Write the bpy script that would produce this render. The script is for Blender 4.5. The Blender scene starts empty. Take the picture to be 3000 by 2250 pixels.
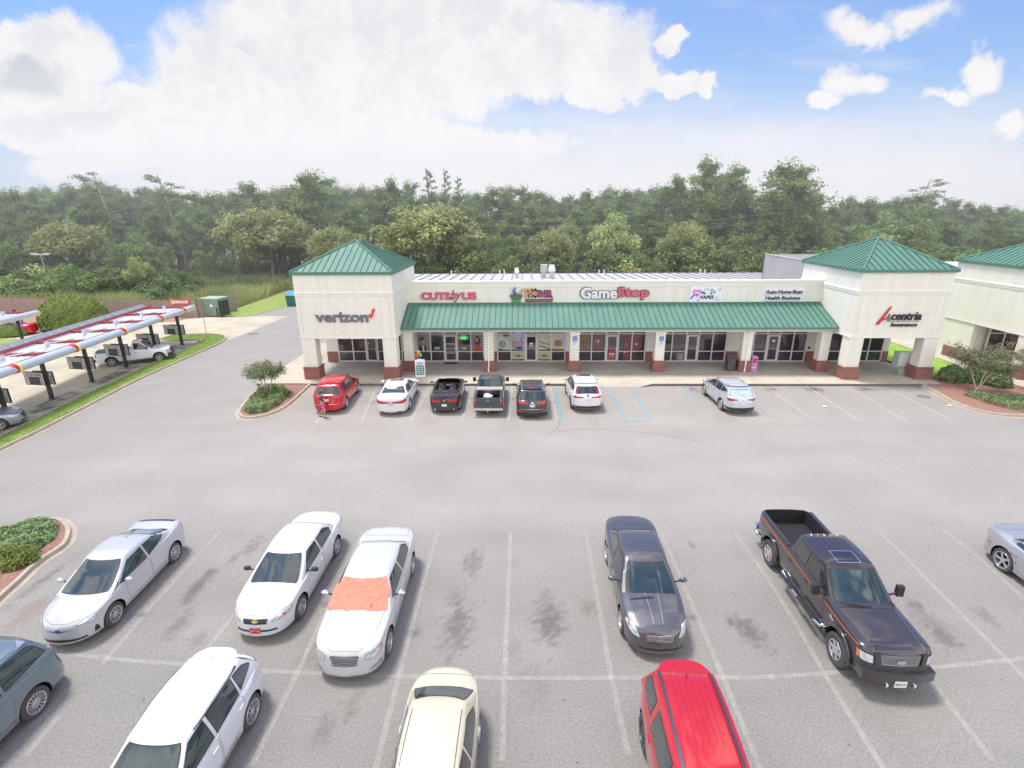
import bpy, bmesh, math, random, mathutils.geometry
from mathutils import Vector, Matrix
from mathutils.bvhtree import BVHTree
R = math.radians
random.seed(7)
scene = bpy.context.scene
COL = scene.collection

# ---------------------------------------------------------------- camera geometry
H = 10.8; FL = 1.007 * 1500; PIT = .31633; ROLL = .0067981; YAW = .0242456
def _rot(x, d, y):
    v = (x, d, -y)
    c, s = math.cos(PIT), math.sin(PIT)
    v = (v[0], v[1] * c + v[2] * s, -v[1] * s + v[2] * c)
    c, s = math.cos(YAW), math.sin(YAW)
    return Vector((v[0] * c - v[1] * s, v[0] * s + v[1] * c, v[2]))
def ray(px, py):
    x = (px - 1500) / FL; y = (py - 1125) / FL
    c, s = math.cos(ROLL), math.sin(ROLL)
    return _rot(c * x - s * y, 1, s * x + c * y)
def G(px, py, z=0.0):          # a point of the photo on the level z
    d = ray(px, py); t = (H - z) / -d.z
    return Vector((d.x * t, d.y * t, z))
def G2(px, py, z=0.0):         # the same in 2212-wide coordinates
    return G(px * 1.3562, py * 1.3562, z)
def W(px, py, Y):              # a point of the photo on the upright plane y = Y
    d = ray(px, py); t = Y / d.y
    return (d.x * t, H + d.z * t)

# ---------------------------------------------------------------- tagging
def tag(o, label=None, cat=None, group=None, kind=None):
    if label: o['label'] = label
    if cat: o['category'] = cat
    if group: o['group'] = group
    if kind: o['kind'] = kind
    return o
def empty(name, loc=(0, 0, 0), rz=0, label=None, cat=None, group=None):
    o = bpy.data.objects.new(name, None); COL.objects.link(o)
    o.location = loc; o.rotation_euler = (0, 0, rz); o.empty_display_size = .2
    return tag(o, label, cat, group)
def copy_tree(o, parent=None):
    c = o.copy(); COL.objects.link(c); c.parent = parent
    for ch in list(o.children): copy_tree(ch, c)
    return c

# ---------------------------------------------------------------- mesh builder
class MB:
    def __init__(s): s.v = []; s.f = []; s.m = []; s.cur = 0
    def add(s, vs, fs, mi=None):
        b = len(s.v); s.v += [tuple(p) for p in vs]
        mi = s.cur if mi is None else mi
        for f in fs: s.f.append([b + i for i in f]); s.m.append(mi)
        return s
    def box(s, x0, x1, y0, y1, z0, z1, mi=None):
        vs = [(x, y, z) for z in (z0, z1) for y in (y0, y1) for x in (x0, x1)]
        return s.add(vs, [(0, 2, 3, 1), (4, 5, 7, 6), (0, 1, 5, 4), (2, 6, 7, 3), (0, 4, 6, 2), (1, 3, 7, 5)], mi)
    def obox(s, c, dx, dy, dz, M=None, mi=None):
        M = M or Matrix(); vs = []
        for z in (-dz, dz):
            for y in (-dy, dy):
                for x in (-dx, dx): vs.append(Vector(c) + M.to_3x3() @ Vector((x, y, z)))
        return s.add(vs, [(0, 2, 3, 1), (4, 5, 7, 6), (0, 1, 5, 4), (2, 6, 7, 3), (0, 4, 6, 2), (1, 3, 7, 5)], mi)
    def prism(s, poly, z0, z1, mi=None, caps=True):
        n = len(poly); vs = [(p[0], p[1], z0) for p in poly] + [(p[0], p[1], z1) for p in poly]
        fs = [(i, (i + 1) % n, n + (i + 1) % n, n + i) for i in range(n)]
        if caps: fs += [tuple(range(n - 1, -1, -1)), tuple(range(n, 2 * n))]
        return s.add(vs, fs, mi)
    def prism_y(s, poly, y0, y1, mi=None):       # poly in (x,z)
        n = len(poly); vs = [(p[0], y0, p[1]) for p in poly] + [(p[0], y1, p[1]) for p in poly]
        fs = [(i, n + i, n + (i + 1) % n, (i + 1) % n) for i in range(n)] + [tuple(range(n)), tuple(range(2 * n - 1, n - 1, -1))]
        return s.add(vs, fs, mi)
    def tube(s, path, r, n=8, mi=None, cap=True):
        P = [Vector(p) for p in path]; rs = r if isinstance(r, (list, tuple)) else [r] * len(P)
        vs = []; up = Vector((0, 0, 1))
        for i, p in enumerate(P):
            t = (P[min(i + 1, len(P) - 1)] - P[max(i - 1, 0)]).normalized()
            a = t.cross(up if abs(t.z) < .95 else Vector((1, 0, 0))).normalized(); b = t.cross(a)
            for k in range(n):
                w = 2 * math.pi * k / n
                vs.append(p + (a * math.cos(w) + b * math.sin(w)) * rs[i])
        fs = [(i * n + k, i * n + (k + 1) % n, (i + 1) * n + (k + 1) % n, (i + 1) * n + k) for i in range(len(P) - 1) for k in range(n)]
        if cap: fs += [tuple(range(n - 1, -1, -1)), tuple((len(P) - 1) * n + k for k in range(n))]
        return s.add(vs, fs, mi)
    def lathe(s, prof, n=24, axis='z', c=(0, 0, 0), mi=None):   # prof of (r, h)
        vs = []
        for r, h in prof:
            for k in range(n):
                w = 2 * math.pi * k / n; a, b = r * math.cos(w), r * math.sin(w)
                p = (a, b, h) if axis == 'z' else ((a, h, b) if axis == 'y' else (h, a, b))
                vs.append((p[0] + c[0], p[1] + c[1], p[2] + c[2]))
        fs = [(i * n + k, i * n + (k + 1) % n, (i + 1) * n + (k + 1) % n, (i + 1) * n + k) for i in range(len(prof) - 1) for k in range(n)]
        return s.add(vs, fs, mi)
    def ball(s, c, rx, ry, rz, n=12, m=8, mi=None):
        vs = []
        for i in range(m + 1):
            a = -math.pi / 2 + math.pi * i / m
            for k in range(n):
                w = 2 * math.pi * k / n
                vs.append((c[0] + rx * math.cos(a) * math.cos(w), c[1] + ry * math.cos(a) * math.sin(w), c[2] + rz * math.sin(a)))
        fs = [(i * n + k, i * n + (k + 1) % n, (i + 1) * n + (k + 1) % n, (i + 1) * n + k) for i in range(m) for k in range(n)]
        return s.add(vs, fs, mi)
    def build(s, name, mats, parent=None, smooth=False, loc=None, rz=0, weld=False):
        me = bpy.data.meshes.new(name); me.from_pydata(s.v, [], s.f)
        if not isinstance(mats, (list, tuple)): mats = [mats]
        for m in mats: me.materials.append(m)
        if any(s.m): me.polygons.foreach_set('material_index', s.m)
        bm = bmesh.new(); bm.from_mesh(me)
        if weld: bmesh.ops.remove_doubles(bm, verts=bm.verts, dist=1e-4)
        if len(s.f) < 60000: bmesh.ops.recalc_face_normals(bm, faces=bm.faces)
        bm.to_mesh(me); bm.free()
        if smooth:
            me.polygons.foreach_set('use_smooth', [True] * len(me.polygons))
            if smooth is not True: me.set_sharp_from_angle(angle=R(smooth))
        o = bpy.data.objects.new(name, me); COL.objects.link(o); o.parent = parent
        if loc: o.location = loc
        if rz: o.rotation_euler.z = rz
        return o

# ---------------------------------------------------------------- materials
def lin(c):
    f = lambda u: u / 12.92 if u <= .04045 else ((u + .055) / 1.055) ** 2.4
    return tuple(f(x / 255) for x in c) + (1,)
def M(name, col, rough=.6, metal=0, coat=0, noise=None, bump=None, spec=.5, coords='Object', em=None, stretch=None):
    m = bpy.data.materials.new(name); m.use_nodes = True; nt = m.node_tree; b = nt.nodes['Principled BSDF']
    col = tuple(col[:3]) + (1,)
    b.inputs['Base Color'].default_value = col; b.inputs['Roughness'].default_value = rough
    b.inputs['Metallic'].default_value = metal; b.inputs['Coat Weight'].default_value = coat
    b.inputs['Coat Roughness'].default_value = .04; b.inputs['Specular IOR Level'].default_value = spec
    L = nt.links
    if em:
        b.inputs['Emission Color'].default_value = tuple(em[0]) + (1,); b.inputs['Emission Strength'].default_value = em[1]
    if noise or bump: tc = nt.nodes.new('ShaderNodeTexCoord')
    if noise:
        n = nt.nodes.new('ShaderNodeTexNoise'); n.inputs['Scale'].default_value = noise[0]; n.inputs['Detail'].default_value = 5
        if stretch:
            mp_ = nt.nodes.new('ShaderNodeMapping'); mp_.inputs['Scale'].default_value = stretch; L.new(tc.outputs[coords], mp_.inputs[0]); L.new(mp_.outputs[0], n.inputs['Vector'])
        else: L.new(tc.outputs[coords], n.inputs['Vector'])
        r = nt.nodes.new('ShaderNodeMapRange'); r.inputs[1].default_value = .3; r.inputs[2].default_value = .7
        r.inputs[3].default_value = 1 - noise[1]; r.inputs[4].default_value = 1 + noise[1]
        L.new(n.outputs['Fac'], r.inputs[0])
        v = nt.nodes.new('ShaderNodeVectorMath'); v.operation = 'SCALE'; v.inputs[0].default_value = col[:3]
        L.new(r.outputs[0], v.inputs['Scale']); L.new(v.outputs[0], b.inputs['Base Color'])
    if bump:
        n2 = nt.nodes.new('ShaderNodeTexNoise'); n2.inputs['Scale'].default_value = bump[0]; n2.inputs['Detail'].default_value = 4
        L.new(tc.outputs[coords], n2.inputs['Vector'])
        bp = nt.nodes.new('ShaderNodeBump'); bp.inputs['Strength'].default_value = bump[1]; bp.inputs['Distance'].default_value = .02
        L.new(n2.outputs['Fac'], bp.inputs['Height']); L.new(bp.outputs[0], b.inputs['Normal'])
    return m
def brick_mat():
    m = bpy.data.materials.new('brick'); m.use_nodes = True; nt = m.node_tree; b = nt.nodes['Principled BSDF']; L = nt.links
    tc = nt.nodes.new('ShaderNodeTexCoord'); sp = nt.nodes.new('ShaderNodeSeparateXYZ'); ad = nt.nodes.new('ShaderNodeMath'); cb = nt.nodes.new('ShaderNodeCombineXYZ')
    L.new(tc.outputs['Object'], sp.inputs[0]); L.new(sp.outputs[0], ad.inputs[0]); L.new(sp.outputs[1], ad.inputs[1])
    L.new(ad.outputs[0], cb.inputs[0]); L.new(sp.outputs[2], cb.inputs[1])
    br = nt.nodes.new('ShaderNodeTexBrick'); L.new(cb.outputs[0], br.inputs['Vector'])
    br.inputs['Color1'].default_value = lin((160, 98, 88)); br.inputs['Color2'].default_value = lin((140, 82, 74)); br.inputs['Mortar'].default_value = lin((160, 136, 128))
    br.inputs['Scale'].default_value = 1; br.inputs['Brick Width'].default_value = .21; br.inputs['Row Height'].default_value = .075; br.inputs['Mortar Size'].default_value = .008
    L.new(br.outputs['Color'], b.inputs['Base Color']); b.inputs['Roughness'].default_value = .85
    return m
def faded_mat(name, col, scale=3.0, lo=.35, hi=.62):   # worn paint: gaps show what lies beneath
    m = M(name, col, .8, noise=(8, .12)); nt = m.node_tree; L = nt.links
    out = nt.nodes['Material Output']; b = nt.nodes['Principled BSDF']
    tc = nt.nodes.new('ShaderNodeTexCoord'); n = nt.nodes.new('ShaderNodeTexNoise'); n.inputs['Scale'].default_value = scale; n.inputs['Detail'].default_value = 8
    n.inputs['Roughness'].default_value = .7
    L.new(tc.outputs['Object'], n.inputs['Vector'])
    r = nt.nodes.new('ShaderNodeMapRange'); r.inputs[1].default_value = lo; r.inputs[2].default_value = hi; L.new(n.outputs['Fac'], r.inputs[0])
    t = nt.nodes.new('ShaderNodeBsdfTransparent'); mx = nt.nodes.new('ShaderNodeMixShader')
    L.new(r.outputs[0], mx.inputs[0]); L.new(t.outputs[0], mx.inputs[1]); L.new(b.outputs[0], mx.inputs[2]); L.new(mx.outputs[0], out.inputs[0])
    return m
def glass_mat(name, col, rough=.02, coat=1.0):
    m = M(name, col, rough, 0, coat, spec=.6, noise=(1.3, .35)); return m

MT = {}
MT['stucco'] = M('stucco', lin((240, 237, 225)), .9, noise=(1, .055), bump=(60, .15), stretch=(3.5, 3.5, .35))
MT['stucco_trim'] = M('stucco_trim', lin((242, 240, 232)), .9, noise=(2, .04))
MT['soffit'] = M('soffit', lin((205, 200, 192)), .9)
MT['brick'] = brick_mat()
MT['green_metal'] = M('green_metal', lin((92, 134, 120)), .6, 0, 0, noise=(1, .10), stretch=(2.5, .5, .5))
MT['green_rib'] = M('green_rib', lin((58, 98, 84)), .5, .1, .1)
MT['green_trim'] = M('green_trim', lin((92, 134, 118)), .45, .1, .1)
MT['roof_metal'] = M('roof_metal', lin((196, 194, 194)), .55, .1, noise=(.5, .08))
MT['roof_seam'] = M('roof_seam', lin((150, 148, 150)), .5, .3)
MT['alu'] = M('aluminium_frame', lin((228, 227, 226)), .5, .1)
MT['shop_glass'] = glass_mat('shop_glass', lin((72, 67, 74)))
MT['concrete'] = M('concrete', lin((190, 182, 170)), .88, noise=(.7, .10), bump=(30, .2))
MT['kerb'] = M('kerb_concrete', lin((178, 168, 152)), .9, noise=(2.5, .14))
MT['walk_shade'] = M('shaded_walk_concrete', lin((172, 166, 160)), .88, noise=(.6, .14), bump=(30, .2))  # darker concrete, the canopy's shade put into its colour
MT['black'] = M('black_plastic', lin((54, 51, 54)), .5)
MT['dark'] = M('dark_void', lin((28, 26, 30)), .8)
MT['seam'] = M('panel_gap', lin((104, 102, 108)), .7)
MT['rubber'] = M('rubber', lin((84, 80, 81)), .8, noise=(6, .1))
MT['alloy'] = M('alloy', lin((205, 205, 210)), .28, .75)
MT['alloy_dark'] = M('alloy_dark', lin((90, 90, 96)), .35, .6)
MT['chrome'] = M('chrome', lin((225, 225, 230)), .12, .9)
MT['car_glass'] = glass_mat('car_glass', lin((48, 64, 66)))
MT['car_glass_dark'] = glass_mat('car_glass_dark', lin((48, 46, 54)))
MT['lens'] = M('head_lens', lin((215, 222, 225)), .08, .3, 1, noise=(14, .35))
MT['red_lens'] = M('tail_lens', lin((200, 36, 48)), .12, 0, 1, noise=(12, .25))
MT['orange_lens'] = M('turn_lens', lin((240, 130, 50)), .12, 0, 1)
MT['white'] = M('white_paint', lin((238, 238, 238)), .5)
MT['plate'] = M('plate_white', lin((232, 232, 232)), .4)
MT['plate_ink'] = M('plate_ink', lin((60, 80, 110)), .5)
MT['interior'] = M('interior', lin((56, 54, 58)), .8)
MT['wood'] = M('fence_wood', lin((160, 146, 134)), .9, noise=(5, .2))
MT['bark'] = M('bark', lin((140, 122, 112)), .95, noise=(4, .25))
MT['bark_pale'] = M('bark_pale', lin((196, 176, 156)), .9, noise=(5, .2))
MT['pole_green'] = M('post_green', lin((56, 66, 62)), .5)
MT['grille_grey'] = M('grille_grey', lin((170, 170, 176)), .35, .1)
MT['steel'] = M('galvanised', lin((165, 170, 175)), .45, .6)
# ================================================================= camera, world, sun
cam_d = bpy.data.cameras.new('camera'); cam = bpy.data.objects.new('camera', cam_d); COL.objects.link(cam)
cam_d.sensor_width = 36; cam_d.lens = 36 * FL / 3000; cam_d.clip_end = 3000; cam_d.clip_start = .1
cR, sR = math.cos(ROLL), math.sin(ROLL)
fx = ray(1500, 1125).normalized()
rx = (ray(2500, 1125) - ray(1500, 1125)).normalized(); ux = rx.cross(fx).normalized()
mm = Matrix((rx, ux, -fx)).transposed().to_4x4(); mm.translation = (0, 0, H)
cam.matrix_world = mm; scene.camera = cam
scene.view_settings.view_transform = 'Standard'; scene.view_settings.look = 'None'
scene.view_settings.exposure = 0; scene.view_settings.gamma = 1
scene.cycles.max_bounces = 6; scene.cycles.transparent_max_bounces = 12
try: scene.cycles.use_denoising = True
except Exception: pass

SUN_DIR = Vector((-.28, .20, .94)).normalized()      # towards the sun
sd = bpy.data.lights.new('sun', 'SUN'); sd.energy = 3.35; sd.angle = R(12); sd.color = (1, .94, .86)
so = bpy.data.objects.new('sun', sd); COL.objects.link(so); so.rotation_euler = SUN_DIR.to_track_quat('Z', 'Y').to_euler()
world = bpy.data.worlds.new('World'); scene.world = world; world.use_nodes = True
nt = world.node_tree; N = nt.nodes; L = nt.links
for n in list(N): N.remove(n)
def math_n(op, a, b=None, clamp=False, c=None):
    n = N.new('ShaderNodeMath'); n.operation = op; n.use_clamp = clamp
    for i, v in enumerate((a, b, c)):
        if v is None: continue
        if isinstance(v, (int, float)): n.inputs[i].default_value = v
        else: L.new(v, n.inputs[i])
    return n.outputs[0]
def vmath(op, a, b):
    n = N.new('ShaderNodeVectorMath'); n.operation = op
    for i, v in enumerate((a, b)):
        if isinstance(v, (tuple, list)): n.inputs[i].default_value = v
        else: L.new(v, n.inputs[i])
    return n
sky = N.new('ShaderNodeTexSky'); sky.sky_type = 'NISHITA'; sky.sun_disc = False
sky.sun_elevation = math.asin(SUN_DIR.z); sky.sun_rotation = math.atan2(SUN_DIR.x, SUN_DIR.y)
sky.air_density = 1.3; sky.dust_density = 1.2; sky.ozone_density = 3.0
tc = N.new('ShaderNodeTexCoord'); sep = N.new('ShaderNodeSeparateXYZ'); L.new(tc.outputs['Generated'], sep.inputs[0])
X, Y, Z = sep.outputs
ym = math_n('MAXIMUM', Y, .05)
u = math_n('DIVIDE', X, ym); v = math_n('DIVIDE', Z, ym)
cmb = N.new('ShaderNodeCombineXYZ'); L.new(u, cmb.inputs[0]); L.new(v, cmb.inputs[1]); uv = cmb.outputs[0]
def noise(vec, scale, detail=6, rough=.55):
    n = N.new('ShaderNodeTexNoise'); n.inputs['Scale'].default_value = scale; n.inputs['Detail'].default_value = detail; n.inputs['Roughness'].default_value = rough
    L.new(vec, n.inputs['Vector']); return n
nw = noise(uv, 3.2, 7, .6)
wv = vmath('SUBTRACT', nw.outputs['Color'], (.5, .5, .5)).outputs[0]
sc = N.new('ShaderNodeVectorMath'); sc.operation = 'SCALE'; L.new(wv, sc.inputs[0]); sc.inputs['Scale'].default_value = .16
nw2 = noise(uv, 13, 6, .65); wv2 = vmath('MULTIPLY', vmath('SUBTRACT', nw2.outputs['Color'], (.5, .5, .5)).outputs[0], (.07, .07, 0)).outputs[0]
uvw = vmath('ADD', vmath('ADD', uv, sc.outputs[0]).outputs[0], wv2).outputs[0]
def uvp(px, py):
    d = ray(px * 1.3562, py * 1.3562); return d.x / d.y, d.z / d.y
def blob(px, py, rx_, ry_, vec=None):
    a = uvp(px, py); sx = abs(uvp(px + rx_, py)[0] - a[0]); sy = abs(uvp(px, py - ry_)[1] - a[1])
    s1 = vmath('SUBTRACT', vec or uvw, (a[0], a[1], 0)).outputs[0]
    s2 = vmath('MULTIPLY', s1, (1 / sx, 1 / sy, 0)).outputs[0]
    ln = vmath('LENGTH', s2, (0, 0, 0)).outputs['Value']
    return math_n('SUBTRACT', 1, ln)
def mx(lst):
    o = lst[0]
    for b in lst[1:]: o = math_n('SMOOTH_MAX', o, b, c=.12)
    return o
big = [(90, 135, 150, 95), (50, 225, 215, 75), (300, 270, 260, 95), (560, 190, 270, 170), (760, 120, 380, 210), (1130, 110, 290, 110), (660, 320, 620, 75),
       (1290, 165, 150, 55), (1480, 172, 75, 26), (1452, 98, 42, 26)]
puffs = [(1850, 62, 95, 42), (1985, 30, 90, 48), (1825, 185, 72, 46), (1788, 228, 62, 24), (2115, 140, 72, 48), (2035, 188, 80, 26), (2195, 240, 52, 44)]
fB = mx([blob(*b) for b in big]); fP = mx([blob(*b) for b in puffs])
def ss(x, a, b):
    n = N.new('ShaderNodeMapRange'); n.interpolation_type = 'SMOOTHSTEP'; L.new(x, n.inputs[0]); n.inputs[1].default_value = a; n.inputs[2].default_value = b
    return n.outputs[0]
nf = noise(uv, 7, 8, .6)
fb2 = math_n('ADD', fB, math_n('MULTIPLY', math_n('SUBTRACT', nf.outputs['Fac'], .5), .7))
fp2 = math_n('ADD', fP, math_n('MULTIPLY', math_n('SUBTRACT', nf.outputs['Fac'], .5), .9))
cB = ss(fb2, -.16, .17); cP = ss(fp2, -.10, .50)
# thin haze near the horizon, streaks
mapst = vmath('MULTIPLY', uv, (1.2, 6, 0)).outputs[0]; ns = noise(mapst, 2.2, 6, .6)
hz = ss(math_n('ADD', v, math_n('MULTIPLY', math_n('SUBTRACT', ns.outputs['Fac'], .5), .12)), .26, .055)
lft = ss(u, -1.05, -.6); rgt = ss(u, 1.35, .7)
hz = math_n('MULTIPLY', hz, math_n('ADD', .35, math_n('MULTIPLY', math_n('MULTIPLY', lft, rgt), .62)))
st = ss(ns.outputs['Fac'], .5, .75)
st = math_n('MULTIPLY', st, .38)
# clouds for the half of the sky behind the camera and overhead: unseen save in reflections, brightened to light the shop fronts
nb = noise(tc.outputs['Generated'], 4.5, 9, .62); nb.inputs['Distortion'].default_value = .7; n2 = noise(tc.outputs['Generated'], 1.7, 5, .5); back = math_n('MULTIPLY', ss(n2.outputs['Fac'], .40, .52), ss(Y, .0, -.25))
over = math_n('MULTIPLY', ss(nb.outputs['Fac'], .47, .60), ss(v, .85, 1.3))
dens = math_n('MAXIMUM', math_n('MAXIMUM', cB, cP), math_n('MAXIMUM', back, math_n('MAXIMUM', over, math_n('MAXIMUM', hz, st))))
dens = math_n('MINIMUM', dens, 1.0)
# grey undersides
g1 = math_n('MAXIMUM', blob(120, 238, 190, 36), blob(40, 150, 90, 40)); g2 = mx([blob(455, 165, 70, 30), blob(800, 218, 40, 18), blob(530, 92, 70, 26), blob(1205, 140, 34, 22), blob(400, 262, 70, 22)])
gs = math_n('MULTIPLY', ss(math_n('ADD', g1, math_n('MULTIPLY', math_n('SUBTRACT', nf.outputs['Fac'], .5), .9)), -.35, .6), .85)
gs2 = math_n('MULTIPLY', ss(math_n('ADD', g2, math_n('MULTIPLY', math_n('SUBTRACT', nf.outputs['Fac'], .5), 1.6)), -.1, .9), .35)
gsh = math_n('MAXIMUM', gs, gs2)
pf = noise(uv, 14, 5, .6); pfs = math_n('MULTIPLY', ss(pf.outputs['Fac'], .62, .35), math_n('MULTIPLY', ss(fp2, .9, .25), .32))
gsh = math_n('MAXIMUM', gsh, pfs)
def mixc(f, a, b):
    n = N.new('ShaderNodeMix'); n.data_type = 'RGBA'
    if isinstance(f, (int, float)): n.inputs[0].default_value = f
    else: L.new(f, n.inputs[0])
    for i, c in ((6, a), (7, b)):
        if isinstance(c, tuple): n.inputs[i].default_value = c
        else: L.new(c, n.inputs[i])
    return n.outputs[2]
SKYK = .11
cw = tuple(x / SKYK for x in (.93, .915, .94)) + (1,); cg = tuple(x / SKYK for x in (.55, .61, .67)) + (1,)
cloud = mixc(gsh, cw, cg)
cloud = mixc(math_n('MULTIPLY', ss(v, .30, .10), .8), cloud, tuple(x / SKYK for x in (1.0, .985, 1.0)) + (1,))
cloud = mixc(math_n('MAXIMUM', ss(Y, .10, -.10), ss(v, .9, 1.6)), cloud, tuple(x / SKYK for x in (1.75, 1.70, 1.64)) + (1,))  # extra brightness added to out-of-view cloud, fills the front walls
tint = N.new('ShaderNodeMix'); tint.data_type = 'RGBA'; tint.blend_type = 'MULTIPLY'; tint.inputs[0].default_value = 1
L.new(sky.outputs[0], tint.inputs[6]); tint.inputs[7].default_value = SKY_TINT = (.66, .92, 1.55, 1)
pale = mixc(math_n('MULTIPLY', ss(v, .66, .10), .62), tint.outputs[2], tuple(x / SKYK for x in (.52, .72, .96)) + (1,))
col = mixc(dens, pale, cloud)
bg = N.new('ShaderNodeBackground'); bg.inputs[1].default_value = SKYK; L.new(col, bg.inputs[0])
wo = N.new('ShaderNodeOutputWorld'); L.new(bg.outputs[0], wo.inputs[0])
# ================================================================= ground, asphalt, kerbs, markings
def sheet(name, poly, z, mat, kind='structure'):
    me = bpy.data.meshes.new(name); bm = bmesh.new()
    vs = [bm.verts.new((p[0], p[1], z)) for p in poly]
    for t in mathutils.geometry.tessellate_polygon([[Vector((p[0], p[1], 0)) for p in poly]]):
        try: bm.faces.new([vs[i] for i in t])
        except ValueError: pass
    bm.normal_update()
    for f in bm.faces:
        if f.normal.z < 0: f.normal_flip()
    bm.to_mesh(me); bm.free(); me.materials.append(mat)
    o = bpy.data.objects.new(name, me); COL.objects.link(o); return tag(o, kind=kind)
MT['grass'] = M('grass', lin((142, 160, 86)), .95, noise=(1.5, .22), bump=(25, .6))
MT['forest_floor'] = M('forest_floor', lin((96, 104, 62)), .95, noise=(.15, .35))
MT['mulch'] = M('mulch', lin((152, 114, 102)), .95, noise=(9, .3), bump=(18, .8))
sheet('ground', [(-900, -60), (900, -60), (900, 1500), (-900, 1500)], -.12, MT['forest_floor'])

# ---- asphalt, with worn tone and oil stains painted per vertex
def asphalt_mat():
    m = bpy.data.materials.new('asphalt'); m.use_nodes = True; nt = m.node_tree; b = nt.nodes['Principled BSDF']; L = nt.links; N = nt.nodes
    at = N.new('ShaderNodeAttribute'); at.attribute_name = 'tone'; tc = N.new('ShaderNodeTexCoord')
    def nz(s, d=6, r=.6):
        n = N.new('ShaderNodeTexNoise'); n.inputs['Scale'].default_value = s; n.inputs['Detail'].default_value = d; n.inputs['Roughness'].default_value = r
        L.new(tc.outputs['Object'], n.inputs['Vector']); return n.outputs['Fac']
    def mr(x, a, b_, c, d):
        n = N.new('ShaderNodeMapRange'); n.inputs[1].default_value = a; n.inputs[2].default_value = b_; n.inputs[3].default_value = c; n.inputs[4].default_value = d
        L.new(x, n.inputs[0]); return n.outputs[0]
    def mu(a, b_):
        n = N.new('ShaderNodeMath'); n.operation = 'MULTIPLY'; L.new(a, n.inputs[0]); L.new(b_, n.inputs[1]); return n.outputs[0]
    g = mu(mu(mr(nz(.35), .3, .7, .95, 1.045), mr(nz(14, 8, .75), .25, .75, .74, 1.26)), mr(nz(30, 4, .75), .3, .7, .62, 1.38))
    vo = N.new('ShaderNodeTexVoronoi'); vo.inputs['Scale'].default_value = 1.2; L.new(tc.outputs['Object'], vo.inputs['Vector'])
    g = mu(g, mr(vo.outputs['Distance'], .022, .05, .52, 1.0))
    vo2 = N.new('ShaderNodeTexVoronoi'); vo2.inputs['Scale'].default_value = 2.3; L.new(tc.outputs['Object'], vo2.inputs['Vector'])
    g = mu(g, mr(vo2.outputs['Distance'], .03, .055, .72, 1.0))
    v = N.new('ShaderNodeVectorMath'); v.operation = 'SCALE'; L.new(at.outputs['Color'], v.inputs[0]); L.new(g, v.inputs['Scale'])
    L.new(v.outputs[0], b.inputs['Base Color']); b.inputs['Roughness'].default_value = .85
    bp = N.new('ShaderNodeBump'); bp.inputs['Strength'].default_value = .35; bp.inputs['Distance'].default_value = .01
    L.new(nz(90, 3), bp.inputs['Height']); L.new(bp.outputs[0], b.inputs['Normal'])
    return m
MT['asphalt'] = asphalt_mat()
def axis(lo, a, b, hi, fine, coarse):
    o = []; x = lo
    while x < a: o.append(x); x += coarse
    x = a
    while x < b: o.append(x); x += fine
    while x < hi: o.append(x); x += coarse
    o.append(hi); return o
import mathutils.noise as mno
def fbm(x, y, s, o=4): return mno.fractal(Vector((x * s, y * s, 3.1)), .6, 2.1, o)
STAINS = [  # px, py (2212 wide), length m along y, width m, darkness, (tint)
 (1022, 1212, .9, .45, .42, 0), (988, 1355, 1.2, .62, .5, 0), (985, 1290, .6, .4, .25, 0), (1186, 1345, 1.1, .6, .55, 0), (1180, 1290, .6, .35, .25, 0), (425, 1270, 1.1, .30, .62, 0), (462, 1240, .3, .16, .5, 0), (545, 1180, .8, .32, .35, 0),
 (505, 1208, .45, .2, .4, 0), (385, 1352, .7, .35, .4, 0), (1270, 1310, .5, .38, .35, 1), (1495, 1178, .3, .14, .5, 0), (1578, 1343, .22, .16, .5, 0), (1625, 1372, .8, .5, .45, 0), (1600, 1350, .5, .4, .3, 0),
 (760, 1530, .7, .25, .3, 0), (700, 1575, .6, .3, .28, 0), (60, 1325, 1.0, .5, .3, 1), (98, 1250, 1.6, .25, .45, 0), (2010, 1345, .9, .5, .35, 0), (2045, 1385, .6, .35, .35, 0), (1975, 1305, .5, .3, .3, 0), (2130, 1330, .6, .35, .28, 0),
 (830, 850, .9, .8, .6, 0), (805, 868, .8, .9, .3, 0), (1665, 841, .6, .6, .7, 0), (1758, 841, .6, .75, .85, 0), (1882, 839, .6, .75, .75, 0), (2000, 837, .5, .5, .6, 0), (2068, 839, .5, .5, .6, 0), (1500, 841, .6, .6, .5, 0),
 (1100, 905, 2.0, .7, .14, 0), (930, 905, 1.6, .8, .12, 0), (1280, 905, 1.6, .8, .12, 0), (1570, 905, 1.2, .8, .14, 0), (430, 1380, .5, .3, .3, 0), (670, 1420, .6, .5, .2, 0), (1900, 1540, 1.4, .6, .12, 0), (1160, 1480, 1.0, .6, .16, 0), (560, 905, 2, 1.5, .1, 0),
 (1110, 1405, .5, .3, .2, 0), (900, 1360, .5, .3, .15, 0), (1110, 1215, .5, .3, .12, 0)]
ST = [(G2(px, py), l, w, d, t) for px, py, l, w, d, t in STAINS]
LIGHT = [(G2(px, py), rx_, ry_, k) for px, py, rx_, ry_, k in [(460, 1360, 1.2, .9, .16), (900, 1110, 2.2, 1.5, .08), (1130, 1210, .5, .8, .06), (560, 1080, 2, 1.4, .05), (1170, 1420, .7, .7, .07), (200, 1120, 1.6, 1, .05)]]
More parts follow.
